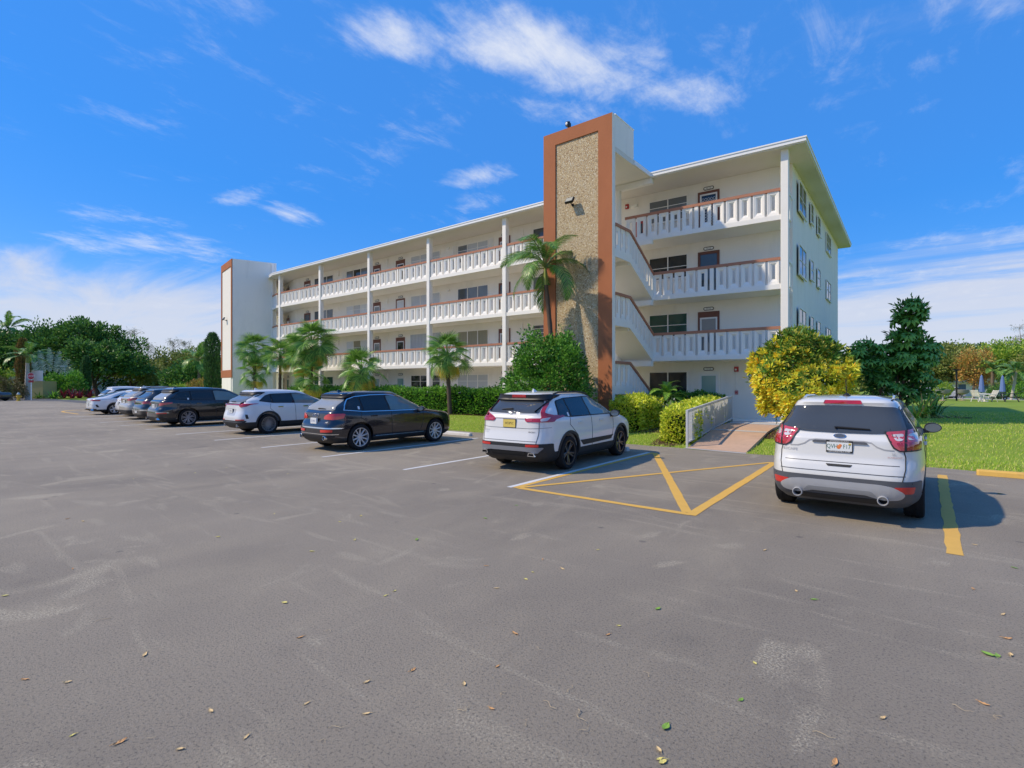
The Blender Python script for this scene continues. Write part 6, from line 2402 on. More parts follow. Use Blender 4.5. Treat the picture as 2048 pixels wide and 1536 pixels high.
# --- the gold and green croton
CX_, CY_ = (-3.17, 18.80)
cz = gz(CX_, CY_)
cro = empty('croton_bush', (CX_, CY_, cz), 0, 'large rounded croton bush with gold leaves below and green leaves on top', 'bush')
seed_c = 77
ry_ = [rosette('leaf_cluster', 16, 0.20, 0.058, LF['cr_y']) for _ in range(3)]
rg_ = [rosette('leaf_cluster', 16, 0.19, 0.056, LF['cr_g']) for _ in range(3)]
nr_ = 1100
dd_ = unit(nr_ * 2)
dd_ = dd_[dd_[:, 2] > -0.72][:nr_]
rr_ = bumpy(dd_, seed_c, 0.16) * rng.uniform(0.86, 1.02, len(dd_))
PP = np.stack([dd_[:, 0] * rr_ * 1.30, dd_[:, 1] * rr_ * 1.28, 1.72 + dd_[:, 2] * rr_ * 1.66], 1)
camdir = np.array([-CX_, -CY_, 0.2])
camdir /= np.linalg.norm(camdir)
vis = dd_ @ camdir
order = np.argsort(-vis)
yel = []
for k in range(len(PP)):
    hgt = PP[k, 2]
    nz0 = math.sin(PP[k, 0] * 2.3 + 1) * 0.35 + math.sin(PP[k, 1] * 2.9) * 0.3 + math.sin(PP[k, 2] * 4 + PP[k, 0] * 2) * 0.25
    yel.append(hgt + nz0 + rng.normal() * 0.6 < 2.05)
rest = {0: [], 1: []}
for rank, k in enumerate(order):
    if PP[k, 2] < 0.12:
        continue
    d = Vector(dd_[k]) + Vector((0, 0, 0.45))
    q = d.to_track_quat('Z', 'Y')
    if rank < 280:
        o = link('leaf_cluster', (ry_ if yel[k] else rg_)[k % 3], cro, Vector(PP[k]))
        o.rotation_mode = 'QUATERNION'
        o.rotation_quaternion = q @ Vector((0, 0, 1)).to_track_quat('Z', 'Y')
        s_ = random.uniform(0.85, 1.25)
        o.scale = (s_, s_, s_)
    else:
        n = 14
        u_ = unit(n) * 0.9 + np.array(d.normalized()) * 0.7
        rest[int(yel[k])].append((np.tile(PP[k], (n, 1)) + unit(n) * 0.03, u_))
for key, m_ in ((0, 'cr_g'), (1, 'cr_y')):
    o = foliage('foliage', rest[key], 0.19, 0.055, LF[m_], cro)
    o['kind'] = 'stuff'
o = foliage('inner_foliage', [clumps((0, 0, 1.72), (1.0, 0.98, 1.35), 200, 24, 0.3, 5, 0.4, 0, 0.1)], 0.18, 0.055, LF['cr_g'], cro)
mb = MB()
for k in range(9):
    a = k * 0.7
    mb.tube([(0.1 * math.cos(a), 0.1 * math.sin(a), -0.05), (0.4 * math.cos(a), 0.4 * math.sin(a), 0.9), (0.8 * math.cos(a), 0.8 * math.sin(a), 2.2)], [0.035, 0.025, 0.01], 5)
mb.build('stems', M_bark, cro)

# --- the umbrella tree behind the nearest car
SX, SY = (-1.44, 33.31)
sch = empty('umbrella_tree', (SX, SY, gz(SX, SY)), 0, 'dark glossy umbrella tree with drooping leaf whorls behind the nearest white crossover', 'tree')


def whorl(n, R_):
    mb = MB()
    for i in range(n):
        a = 2 * PI * i / n + random.uniform(-0.1, 0.1)
        d = Vector((math.cos(a), math.sin(a), 0))
        s_ = Vector((-math.sin(a), math.cos(a), 0))
        r = R_ * random.uniform(0.85, 1.1)
        w = R_ * 0.36
        p0 = d * R_ * 0.18
        p1 = d * r * 0.55 + Vector((0, 0, -0.02 * R_))
        p2 = d * r * 0.92 + Vector((0, 0, -0.42 * R_))
        mb.add([p0, p1 + s_ * w / 2 - Vector((0, 0, 0.05 * R_)), p2, p1 - s_ * w / 2 - Vector((0, 0, 0.05 * R_)), p1 + Vector((0, 0, 0.03 * R_))], [(0, 1, 4), (1, 2, 4), (2, 3, 4), (3, 0, 4)])
    mb.tube([(0, 0, 0.06), (0, 0, -0.35 * R_)], 0.012, 4)
    o = mb.build('leaf_whorl', LF['scheff'])
    me = o.data
    bpy.data.objects.remove(o)
    return me


WH = [whorl(9, 0.36), whorl(10, 0.40), whorl(8, 0.33)]
rv_, uv_ = Vector((math.cos(rad(YAW)), math.sin(rad(YAW)), 0)), Vector((-math.sin(rad(YAW)), math.cos(rad(YAW)), 0))
lobes = [((-1.35, 0, 2.75), (0.95, 0.95, 1.15), 54), ((0.5, 0.2, 2.7), (1.45, 1.3, 1.3), 92), ((0.95, 0, 5.25), (0.72, 0.7, 0.75), 38), ((0.75, 0, 4.0), (0.75, 0.75, 0.6), 24), ((1.75, 0.1, 3.2), (0.8, 0.8, 0.8), 28), ((1.2, -0.2, 1.3), (1.1, 1.0, 0.8), 28), ((-0.6, 0, 1.5), (0.8, 0.8, 0.6), 14)]
tot_ = 0
inn = []
for cpos, rr_, n_ in lobes:
    c_ = rv_ * cpos[0] + uv_ * cpos[1] + Vector((0, 0, cpos[2]))
    ds = unit(n_ * 2)
    ds = ds[ds[:, 2] > -0.65][:n_]
    for k in range(len(ds)):
        d = Vector(ds[k])
        p = c_ + Vector((d.x * rr_[0], d.y * rr_[1], d.z * rr_[2])) * random.uniform(0.72, 1.05)
        if p.z < 0.15:
            continue
        o = link('leaf_whorl', WH[k % 3], sch, p)
        o.rotation_mode = 'QUATERNION'
        o.rotation_quaternion = (d * 0.55 + Vector((0, 0, 0.75))).to_track_quat('Z', 'Y')
        s_ = random.uniform(0.85, 1.35)
        o.scale = (s_, s_, s_)
    inn.append(clumps(tuple(c_), tuple(x * 0.7 for x in rr_), n_, 12, 0.3, 9, 0.2, 0, 0.1))
foliage('inner_foliage', inn, 0.32, 0.12, LF['ficus'], sch)
mb = MB()
for bx2, top_ in ((0.35, (0.95, 0, 5.0)), (-0.2, (-1.25, 0, 2.9)), (0.6, (1.6, 0.1, 3.3)), (0.1, (0.5, 0.2, 3.0))):
    b_ = rv_ * bx2
    t_ = rv_ * top_[0] + uv_ * top_[1] + Vector((0, 0, top_[2]))
    mb.tube([b_, b_.lerp(t_, 0.45) + Vector((0.1, 0, 0)), t_], [0.10, 0.075, 0.03], 8)
mb.build('trunk', mat('bark_brown', (0.16, 0.085, 0.055), 0.85, 0.25, 6, 0.6, 30), sch, 60)


def strap_plant(loc, n, L_, w, leafk, label, cat='plant', name='strap_leaf_plant', group=None, z=None, el=(25, 80), seed=0):
    r = random.Random(seed)
    e = empty(name, (loc[0], loc[1], gz(*loc) if z is None else z), 0, label, cat, group)
    mb = MB()
    for i in range(n):
        a = i * 2.39996 + r.uniform(-0.2, 0.2)
        e_ = rad(r.uniform(*el))
        l = L_ * r.uniform(0.7, 1.1)
        d = Vector((math.cos(a), math.sin(a), 0))
        s_ = Vector((-math.sin(a), math.cos(a), 0))
        o_ = d * r.uniform(0, 0.25 * L_) * r.random()
        P = [o_]
        for k in range(4):
            ee = e_ - rad(24) * k * (1 if e_ < 1.2 else 0.5)
            P.append(P[-1] + (d * math.cos(ee) + Vector((0, 0, math.sin(ee)))) * l / 4)
        ws = [0.7, 1, 0.85, 0.5, 0.05]
        vs = []
        for p, q in zip(P, ws):
            vs += [p + s_ * w * q / 2, p - s_ * w * q / 2]
        mb.add(vs, [(2 * k, 2 * k + 1, 2 * k + 3, 2 * k + 2) for k in range(4)])
    mb.build('leaves', LF[leafk], e)
    return e


strap_plant((-0.13, 32.05), 46, 1.5, 0.075, 'brom', 'yellow red strap leaved plant at the foot of the umbrella tree', seed=1)
strap_plant((0.26, 34.15), 54, 1.45, 0.07, 'palm', 'dark green strap leaved clump beside the umbrella tree', seed=2)
strap_plant((-0.39, 31.08), 26, 1.0, 0.08, 'brom', 'small reddish strap leaved plant behind the car mirror', seed=3)
bed(SX + 0.6, SY - 0.6, 2.6, 1.5, 3)
bed(CX_, CY_, 1.5, 1.3, 4)
bed(*((-11.13, 16.19)), 1.5, 1.3, 5)
bed(*((-8.58, 18.34)), 1.4, 1.1, 6)
bed(-6.3, 17.6, 0.75, 2.6, 8)
bed(-19.6, 19.5, 0.45, 0.4, 9)
mb = MB()
mb.quad((-38, 19.6, 0.275), (-14.2, 19.6, 0.275), (-14.2, 22.3, 0.275), (-38, 22.3, 0.275))
tag(mb.build('mulch_bed', M_mulch), kind='structure')
mb = MB()
mb.quad((-10.6, 20.9, 0.275), (-6.5, 20.9, 0.275), (-6.5, 22.3, 0.275), (-10.6, 22.3, 0.275))
tag(mb.build('mulch_bed', M_mulch), kind='structure')

# ---------------------------------------------------------------- beyond the lot, left
GT = 'trees at the far end of the parking lot'


def T2(loc, label, lobes, leafm, leaf, tr, bark=M_bark, name='broadleaf_tree', cat='tree', **k):
    return tree(name, loc, label, cat, lobes, leafm, leaf, tr, bark, rz=rad(YAW), **k)


T2((-115.05, 16.00), 'dense dark evergreen tree filling the left edge of the picture', [(0, 0, 5.2, 5.5, 5, 4.2, 260, 40, 1.0), (3.5, 1, 7.2, 4.2, 4, 3.4, 170, 40, 1.0), (-4, 0, 8.0, 4, 4, 3.0, 150, 38, 1.0), (5, -2, 3.2, 3.5, 3, 2.4, 110, 36, 0.9)], 'ficus', (0.46, 0.25), 0.4, M_bark_d, group=GT)
T2((-109.09, 23.27), 'broad spreading evergreen tree behind the traveller palm, wide rounded crown', [(-2, 0, 7.0, 5.5, 5, 4.2, 260, 42, 1.0), (3.5, 2, 6.0, 4.6, 4.5, 3.6, 200, 42, 1.0), (1, 0, 9.6, 4.2, 4, 2.6, 150, 40, 0.9), (-6, 1, 5.2, 3.4, 3, 3.0, 110, 38, 0.9)], 'ficus', (0.46, 0.25), 0.42, M_bark_d, group=GT)
T2((-96.84, 22.78), 'dark tree with bare leaning limbs under its crown beside the grey building', [(1.0, 0, 5.6, 3.2, 3.0, 2.0, 110, 42, 0.8), (4.5, 1, 4.8, 2.0, 2.0, 1.4, 55, 40, 0.7), (-1.5, 0, 6.6, 2.2, 2.2, 1.6, 60, 40, 0.8)], 'ficus', (0.42, 0.22), 0.32, M_bark_d, group=GT, lean=(-0.6, 0), fork=0.22)
T2((-97.75, 27.16), 'olive green spreading tree right of the grey building', [(0, 0, 4.3, 2.6, 2.4, 1.6, 90, 40, 0.8), (2.5, 1, 3.4, 2.4, 2.2, 1.6, 70, 40, 0.8)], 'olive', (0.36, 0.18), 0.22, M_bark_d, group=GT)
T2((-107.05, 32.55), 'pale twiggy bush tree left of the far tower', [(0, 0, 3.3, 3.8, 3, 2.6, 140, 34, 0.9), (3.6, 0, 2.6, 2.6, 2.4, 2.0, 80, 34, 0.8)], leafmat('leaf_dry', [(0.13, 0.11, 0.05), (0.20, 0.18, 0.08), (0.14, 0.16, 0.05), (0.26, 0.22, 0.12)]), (0.34, 0.14), 0.16, M_bark, group=GT)
T2((-99.43, 33.48), 'rounded green tree with a yellowish top near the far tower', [(0, 0, 4.4, 3.6, 3.2, 2.8, 170, 42, 0.9), (3.2, 1, 4.9, 2.8, 2.8, 2.2, 110, 40, 0.9), (-2.4, 0, 3.2, 2.2, 2.2, 2.0, 70, 40, 0.8)], 'olive', (0.38, 0.2), 0.24, M_bark_d, group=GT)
T2((-83.59, 30.72), 'dark green bushy tree low beside the far tower', [(0, 0, 2.9, 2.6, 2.4, 2.2, 130, 42, 0.8), (-2.6, 0.5, 2.2, 2.0, 2, 1.8, 70, 40, 0.7)], 'ficus', (0.36, 0.2), 0.2, M_bark_d, group=GT)
T2((-108.88, 13.23), 'dense low green shrub mass at the left edge behind the round bush', [(-1, 0, 2.6, 3.2, 2.4, 2.0, 130, 40, 0.6), (3.0, 1, 1.9, 2.4, 2, 1.8, 80, 40, 0.6)], 'bright', (0.28, 0.14), 0.12, M_bark_d, 'shrub', 'shrub')
T2((-84.32, 11.00), 'dark clipped round bush at the left edge beside the yellow hydrant', [(0, 0, 1.25, 1.75, 1.6, 1.3, 170, 40, 0.3)], leafmat('leaf_drybush', [(0.03, 0.035, 0.012), (0.06, 0.06, 0.02), (0.10, 0.07, 0.03), (0.05, 0.07, 0.02)]), (0.13, 0.07), 0.06, M_bark_d, 'round_bush', 'bush', inner=0.7)
T2((-90.68, 17.45), 'mid green feathery shrub in front of the traveller palm', [(-1.3, 0, 1.8, 1.5, 1.4, 1.3, 80, 44, 0.45), (1.0, 0, 1.9, 1.7, 1.5, 1.5, 100, 44, 0.45)], 'hedge', (0.26, 0.10), 0.1, M_bark_d, 'shrub', 'shrub')
T2((-64.87, 25.14), 'rounded bush with reddish and yellow tips at the foot of the far tower', [(0, 0, 1.3, 1.6, 1.5, 1.4, 130, 40, 0.3)], leafmat('leaf_mixed', [(0.05, 0.10, 0.02), (0.15, 0.17, 0.03), (0.25, 0.10, 0.03), (0.32, 0.24, 0.05)]), (0.16, 0.07), 0.06, M_bark_d, 'round_bush', 'bush', inner=0.65)
T2((-73.73, 25.78), 'low pale green bush left of the silvery agave', [(0, 0, 0.9, 1.5, 1.3, 0.95, 80, 40, 0.3)], 'bright', (0.16, 0.08), 0.05, M_bark_d, 'shrub', 'shrub')
strap_plant((-68.61, 24.73), 70, 2.3, 0.14, 'silver', 'silvery spiky agave in front of the olive trees', 'agave', 'agave', seed=9, el=(15, 85))


def cypress(loc, h, r, leafk, label, n=5200, taper=0.8):
    e = empty('columnar_cypress', (loc[0], loc[1], gz(*loc)), 0, label, 'cypress', 'slim columnar cypresses')
    z = rng.random(n) * h
    a = rng.random(n) * 2 * PI
    prof = np.minimum(1, z / (0.08 * h)) * np.where(z > taper * h, np.sqrt(np.maximum(0, (h - z) / ((1 - taper) * h))), 1)
    rr = r * prof * (0.7 + 0.35 * rng.random(n)) * (1 + 0.12 * np.sin(z * 3 + a * 2))
    P = np.stack([rr * np.cos(a), rr * np.sin(a), z + 0.1], 1)
    D = np.stack([0.5 * np.cos(a), 0.5 * np.sin(a), np.full(n, 0.9)], 1) + unit(n) * 0.35
    foliage('crown', [(P, D)], 0.34, 0.10, LF[leafk], e)
    MB().tube([(0, 0, -0.1), (0, 0, h * 0.9)], [r * 0.55, 0.03], 8).build('trunk', M_bark_d, e)
    return e


cypress((-90.71, 13.60), 7.42, 0.62, 'cyp_b', 'browning columnar cypress beside the white palm trunk')
cypress((-93.20, 20.55), 5.53, 0.45, 'cyp', 'slim green columnar cypress by the traveller palm')
cypress((-60.99, 24.40), 7.08, 0.68, 'cyp', 'dense green columnar cypress against the far tower')

feather_palm('royal_palm', (-84.87, 13.12), 4.4, 3.2, 12, 'royal palm with a thick white trunk and swollen foot by the stop sign', trunk=(0.36, 0.17), shaft=0.7, seed=21, nl=30, ll=0.7, wid=0.10, bark=M_bark_w, el0=70, el1=0)
feather_palm('coconut_palm', (-120.99, 16.39), 11.0, 4.2, 14, 'tall palm rising above the trees at the upper left', trunk=(0.25, 0.2), seed=22, nl=30, ll=0.9, wid=0.13, el0=80, el1=-30)
feather_palm('coconut_palm', (-71.95, 27.19), 4.9, 3.2, 14, 'palm with arching fronds left of the columnar cypress', trunk=(0.2, 0.15), seed=23, nl=32, ll=0.8, wid=0.10, el0=80, el1=-20)

# the traveller palm's flat fan
tx, ty = -101.13, 18.09
trv = empty('traveller_palm', (tx, ty, gz(tx, ty)), rad(YAW), 'traveller palm with a wide flat fan of pale ragged leaves', 'palm')
for i in range(11):
    a = rad(-62 + 124 * i / 10)
    L_ = 7.2 * (1 - 0.08 * abs(i - 5) / 5)
    mb = MB()
    d = Vector((math.sin(a), 0, math.cos(a)))
    side = Vector((math.cos(a), 0, -math.sin(a)))
    st_ = 0.5
    P = [d * (L_ * t) + Vector((0, -0.5 * max(0, t - 0.6) ** 2, -1.5 * max(0, t - 0.55) ** 2 * abs(math.sin(a)))) for t in (0, 0.25, st_, 0.62, 0.75, 0.88, 1.0)]
    mb.tube(P[:4], [0.10, 0.07, 0.05, 0.035], 6)
    mb.mi = 1
    for sg in (-1, 1):
        for q in range(34):
            t = st_ + (1 - st_) * q / 34
            k_ = min(5, max(2, int((t - st_) / 0.125) + 2))
            p = d * (L_ * t) + Vector((0, -0.5 * max(0, t - 0.6) ** 2, -1.5 * max(0, t - 0.55) ** 2 * abs(math.sin(a))))
            w = 0.62 * math.sin(PI * (0.12 + 0.88 * q / 34)) ** 0.6 * random.uniform(0.7, 1.1)
            o2 = side * sg * w + d * 0.25 + Vector((0, random.uniform(-0.12, 0.05), -0.1))
            mb.add([p, p + d * 0.075, p + o2 + d * 0.05, p + o2], [(0, 1, 2, 3)])
    mb.build('fan_leaf', [mat('stalk', (0.25, 0.27, 0.14), 0.6), LF['trav']], trv)
MB().tube([(0, 0, -0.1), (0, 0, 0.9)], [0.3, 0.22], 10).build('trunk', M_bark, trv)

for i, (u_, d_) in enumerate(((0, 0), (1, 0), (2, 0), (3, 0))):
    lx, ly = [(-86.64, 16.82), (-86.48, 17.59), (-87.53, 18.67), (-87.74, 19.77)][i]
    strap_plant((lx, ly), 40, 1.5, 0.16, 'ti', ['deep red ti plant left of the slim cypress, nearest to the road', 'bright red ti plant in the middle of the far bed', 'red ti plant at the foot of the slim cypress', 'dark red ti plant at the right end of the far bed'][i], seed=40 + i, el=(45, 88), group='red ti plants in the far bed', name='ti_plant')
strap_plant((-87.77, 14.65), 50, 1.2, 0.14, 'palm', 'low green strap leaved plant under the white sign', seed=50, el=(20, 80))
strap_plant((-86.29, 15.82), 60, 1.3, 0.16, 'hedge', 'low bright green plant left of the red ti plants', seed=51, el=(20, 80))


def pine(loc, h, label, seed, lean=(0, 0)):
    """thin see-through casuarina"""
    r = random.Random(seed)
    e = empty('casuarina_tree', (loc[0], loc[1], 0), 0, label, 'tree', 'thin casuarinas on the skyline')
    mb = MB()
    PD = []
    top = Vector((lean[0], lean[1], h))
    mb.tube([(0, 0, -0.1), (lean[0] * 0.5, lean[1] * 0.5, h * 0.55), top], [0.2, 0.12, 0.02], 6)
    for k in range(26):
        t = r.uniform(0.35, 0.98)
        p = Vector((0, 0, 0)).lerp(top, t)
        a = r.uniform(0, 2 * PI)
        l = (1.1 - t) * h * 0.28 + 0.6
        q = p + Vector((math.cos(a) * l, math.sin(a) * l, l * r.uniform(0.3, 0.9)))
        mb.tube([p, p.lerp(q, 0.5) + Vector((0, 0, 0.15)), q], [0.05, 0.03, 0.01], 4)
        n = 34
        t2 = rng.random(n)
        Pp = np.array(p)[None] + (np.array(q) - np.array(p))[None] * (0.3 + 0.75 * t2[:, None]) + rng.normal(size=(n, 3)) * 0.28
        PD.append((Pp, unit(n) + np.array([0, 0, -0.5])))
    foliage('crown', PD, 0.6, 0.06, LF['pine'], e)
    mb.build('trunk', M_bark, e)


pine((-134.94, 35.96), 13.5, 'thin casuarina on the skyline left of the gap in the trees', 1, (0.5, 0))
pine((-133.51, 37.09), 13.0, 'leaning casuarina with feathery crown above the olive tree', 2, (2.4, 0))
pine((-138.36, 40.90), 11.0, 'low casuarina leaning right over the olive trees', 3, (3.2, 0))
pine((-135.58, 45.66), 11.8, 'feathery casuarina on the skyline above the round green tree', 4, (1.0, 0))
pine((-133.16, 47.58), 11.4, 'rightmost thin casuarina on the skyline near the far palm', 5, (-0.6, 0))
pine((-143.93, 36.49), 12.2, 'bare topped casuarina just above the spreading evergreen', 6, (-0.5, 0))


# grey apartment house far behind the trees
hx, hy = -126.78, 32.22
fh = empty('far_house', (hx, hy, 0), rad(YAW - 8), 'grey far house with a white balcony seen under the dark tree limbs', 'building')
M_fh = mat('far_grey', (0.30, 0.30, 0.27), 0.9, 0.12, 2, stretch=(6, 1, 0.3))
MB().box(-2.4, 0.7, 0, 8, -0.1, 5.6).build('wall', M_fh, fh)
MB().box(0.7, 4.6, 1.6, 8, -0.1, 5.4).build('wall', mat('far_white', (0.62, 0.62, 0.60), 0.8, 0.05), fh)
MB().box(-2.7, 5.0, -0.4, 8.4, 5.6, 5.95).build('roof', mat('far_roof', (0.18, 0.16, 0.15), 0.8), fh)
b_ = MB().box(0.72, 4.6, 0.4, 1.58, 2.3, 2.5).build('balcony', M_trim, fh)
bal = MB()
for i in range(20):
    bal.box(0.8 + i * 0.19, 0.86 + i * 0.19, 0.42, 0.48, 2.5, 3.35)
bal.box(0.72, 4.6, 0.40, 0.50, 3.36, 3.46)
bal.build('balcony_rail', M_trim, b_)
MB().box(0.72, 0.9, 0.4, 0.6, -0.1, 5.55).build('post', M_trim, fh)
for x_, z_ in ((1.4, 2.9), (1.4, 0.3), (3.2, 2.9), (3.2, 0.3)):
    w_ = MB().box(x_, x_ + 1.1, 1.55, 1.62, z_, z_ + 1.9).build('window', M_trim, fh)
    MB().box(x_ + 0.1, x_ + 1.0, 1.53, 1.548, z_ + 0.1, z_ + 1.8).build('pane', G['slate'], w_)
hx, hy = -130.74, 23.97
fh = empty('far_house', (hx, hy, 0), rad(YAW), 'pale far house hidden behind the shrubs left of the slim cypress', 'building')
MB().box(-9, 7, 0, 8, -0.1, 3.0).build('wall', mat('far_white', (0.62, 0.62, 0.60), 0.8, 0.05), fh)
MB().box(-9.5, 7.5, -0.5, 8.5, 3.0, 3.3).build('roof', mat('far_roof', (0.18, 0.16, 0.15), 0.8), fh)
for x_ in (-7.5, -4.5, -1.5, 1.5, 4.5):
    w_ = MB().box(x_, x_ + 1.4, -0.06, 0.002, 0.9, 2.2).build('window', M_trim, fh)
    MB().box(x_ + 0.1, x_ + 1.3, -0.08, -0.062, 1.0, 2.1).build('pane', G['slate'], w_)

# stop sign
sx, sy = -80.51, 12.75
e = empty('stop_sign', (sx, sy, 0), rad(YAW + 3), 'red octagonal stop sign with a plate below on a white post', 'sign')
MB().tube([(0, 0.04, -0.1), (0, 0.04, 3.0)], 0.045, 8).build('post', M_white, e)
oc = [(0.42 * math.cos(PI / 8 + k * PI / 4), 0.42 * math.sin(PI / 8 + k * PI / 4)) for k in range(8)]


def flat(mb, pts, y0, y1, zc):
    n_ = len(pts)
    mb.add([(x, y0, zc + z) for x, z in pts] + [(x, y1, zc + z) for x, z in pts], [tuple(range(n_)), tuple(range(n_, 2 * n_))[::-1]] + [(i, n_ + i, n_ + (i + 1) % n_, (i + 1) % n_) for i in range(n_)])


mb = MB()
flat(mb, oc, -0.02, -0.005, 2.75)
pl_ = mb.build('sign_plate', M_white, e)
mb = MB()
flat(mb, [(x * 0.93, z * 0.93) for x, z in oc], -0.024, -0.0205, 2.75)
mb.build('red_face', mat('sign_red', (0.45, 0.02, 0.03), 0.4), pl_)
tm_ = text_mesh('STOP', 0.30)
tm_.materials.append(M_white)
o = link('lettering', tm_, pl_, (0, -0.028, 2.74))
o.rotation_euler = (PI / 2, 0, 0)
mb = MB()
mb.box(-0.28, 0.28, -0.02, -0.005, 2.02, 2.27)
mb.build('lower_plate', mat('sign_red', (0.45, 0.02, 0.03), 0.4), e)

# hydrant
hx, hy = -77.56, 11.26
e = empty('fire_hydrant', (hx, hy, gz(hx, hy)), 0, 'yellow fire hydrant with a pale blue cap on the grass verge', 'hydrant')
M_hyd = mat('hydrant_yellow', (0.55, 0.36, 0.03), 0.5, 0.1, 8)
MB().lathe([(0.2, 0), (0.2, 0.06), (0.14, 0.08), (0.14, 0.62), (0.18, 0.64), (0.18, 0.70), (0.13, 0.72)], 16).build('barrel', M_hyd, e, 40)
MB().lathe([(0.15, 0.72), (0.14, 0.82), (0.08, 0.9), (0.04, 0.92), (0.04, 0.98), (0, 0.98)], 16).build('bonnet', mat('hydrant_blue', (0.35, 0.45, 0.48), 0.5), e, 40)
for a in (0, PI / 2, PI):
    MB().lathe([(0.075, 0.0), (0.075, 0.24), (0.09, 0.24), (0.09, 0.29), (0, 0.29)], 12, Matrix.Translation((0, 0, 0.48)) @ Matrix.Rotation(a + 0.4, 4, 'Z') @ Matrix.Rotation(PI / 2, 4, 'Y')).build('outlet', M_hyd, e, 40)

# walled bin store and hanging board beside the stop sign
bx0, by0 = -88.17, 14.33
e = empty('bin_enclosure', (bx0, by0, 0), rad(YAW), 'tan walled bin enclosure behind the stop sign', 'enclosure')
MB().box(-1.0, 1.0, 0, 0.2, -0.05, 2.2).build('wall', mat('tan_wall', (0.45, 0.36, 0.14), 0.85, 0.1), e)
MB().box(-1.0, -0.8, 0.21, 2.0, -0.05, 2.2).build('wall', mat('tan_wall', (0.45, 0.36, 0.14), 0.85, 0.1), e)
MB().box(0.8, 1.0, 0.21, 2.0, -0.05, 2.2).build('wall', mat('tan_wall', (0.45, 0.36, 0.14), 0.85, 0.1), e)
MB().box(-1.05, 1.05, -0.05, 0.25, 2.2, 2.28).build('coping', M_conc, e)
bx0, by0 = -90.64, 14.93
e = empty('notice_board', (bx0, by0, 0), rad(YAW), 'white board on a post behind the tan enclosure', 'board')
MB().box(-0.8, 0.8, -0.05, 0.0, 2.15, 3.6).build('panel', M_white, e)
for x_ in (-0.6, 0.6):
    MB().box(x_ - 0.05, x_ + 0.05, 0.001, 0.08, -0.1, 3.5).build('post', M_grey, e)
lx, ly = -92.95, 18.20
e = empty('light_pole', (lx, ly, 0), rad(YAW), 'slim pale green lamp post with a flat head among the far shrubs', 'lamp post')
MB().tube([(0, 0, -0.1), (0, 0, 4.19)], 0.06, 8).build('pole', mat('pole_green', (0.35, 0.42, 0.38), 0.5), e)
MB().cbox(-0.55, 0.15, -0.18, 0.18, 4.19, 4.40, 0.03).build('lamp_head', mat('pole_green', (0.35, 0.42, 0.38), 0.5), e)


def far_car(loc, rot, col, label, group='cars parked in the distance'):
    T = suv_tab(4.5, 0.9, 1.5, 1.0, 0.1, 0.3, 0.7, 0.0, 0.28)
    c = Car('parked_car', (loc[0], loc[1], 0.0), rot, label, T, 0.9, 4.5, 0.95, 2.65, 0.33, group)
    c.body(paint(label[:12], col), 0.35, M_plast)
    c.wheels(M_rim_s, 5, 'double')
    dlo(c, -0.4, 0.12, 1.0, 2.15, 1.04, 1.36)
    c.decal(rp_([(-0.62, 1.08), (0.62, 1.08), (0.52, 1.32), (-0.52, 1.32)], 0.05), 'y', M_cglass2, 'rear_window', off=0.004)
    c.decal(rp_([(-0.62, 1.05), (0.62, 1.05), (0.54, 1.34), (-0.54, 1.34)], 0.05), 'y', M_cglass2, 'windshield', off=0.004, sign=-1)
    c.pair(rp_([(0.5, 0.82), (0.9, 0.9), (0.9, 0.75), (0.55, 0.75)], 0.02), M_lampred, 'tail_light', off=0.012)
    return c


far_car((-81.36, 8.25), rad(YAW - 90), (0.02, 0.022, 0.03), 'dark car entering at the far left edge by the bush')
far_car((-116.37, 20.05), rad(YAW - 60), (0.7, 0.7, 0.7), 'white car far off behind the red planting')

# ---------------------------------------------------------------- beyond the lawn, right
GR = 'trees beyond the lawn'
T2((1.33, 85.27), 'green layered tree with a dark underside left of the brown leaved tree', [(0, 0, 4.2, 3.4, 3, 1.1, 100, 42, 0.8), (1.5, 1, 5.6, 2.8, 2.6, 1.2, 80, 42, 0.8), (-2.0, 0, 3.0, 2.4, 2.2, 0.9, 60, 40, 0.7), (2.2, 0, 3.0, 2.2, 2, 0.8, 50, 40, 0.7)], 'olive', (0.36, 0.18), 0.2, M_bark_d, group=GR, flat=0.4)
T2((4.96, 121.32), 'dark blue green domed tree behind the others', [(0, 0, 5.4, 4.4, 4, 3.4, 210, 42, 0.9), (3.5, 2, 5.0, 3.4, 3.2, 2.8, 120, 40, 0.9)], 'ficus', (0.42, 0.22), 0.3, M_bark_d, group=GR)
T2((4.36, 82.57), 'tree with thin brown autumn leaves in the middle of the lawn edge', [(0, 0, 3.9, 1.7, 1.6, 2.2, 90, 34, 0.5), (0.8, 0, 2.6, 1.5, 1.4, 1.0, 50, 30, 0.5)], 'autumn', (0.26, 0.12), 0.13, M_bark, group=GR)
T2((8.51, 108.82), 'broad yellow green tree with a bright crown', [(0, 0, 5.0, 4.2, 4, 2.6, 190, 42, 0.9), (4.2, 1, 4.6, 3.6, 3.4, 2.6, 150, 42, 0.9), (-3, 0, 4.0, 2.6, 2.4, 1.8, 80, 40, 0.8)], 'bright', (0.40, 0.2), 0.26, M_bark_d, group=GR)
T2((12.66, 122.32), 'wide green tree at the right edge behind the palms', [(0, 0, 5.6, 4.4, 4, 3.0, 200, 42, 0.9), (5, 1, 5.0, 4.0, 3.6, 3.2, 170, 42, 0.9), (-4, 0, 5.4, 3.2, 3, 2.2, 110, 40, 0.9)], 'olive', (0.40, 0.2), 0.3, M_bark_d, group=GR)
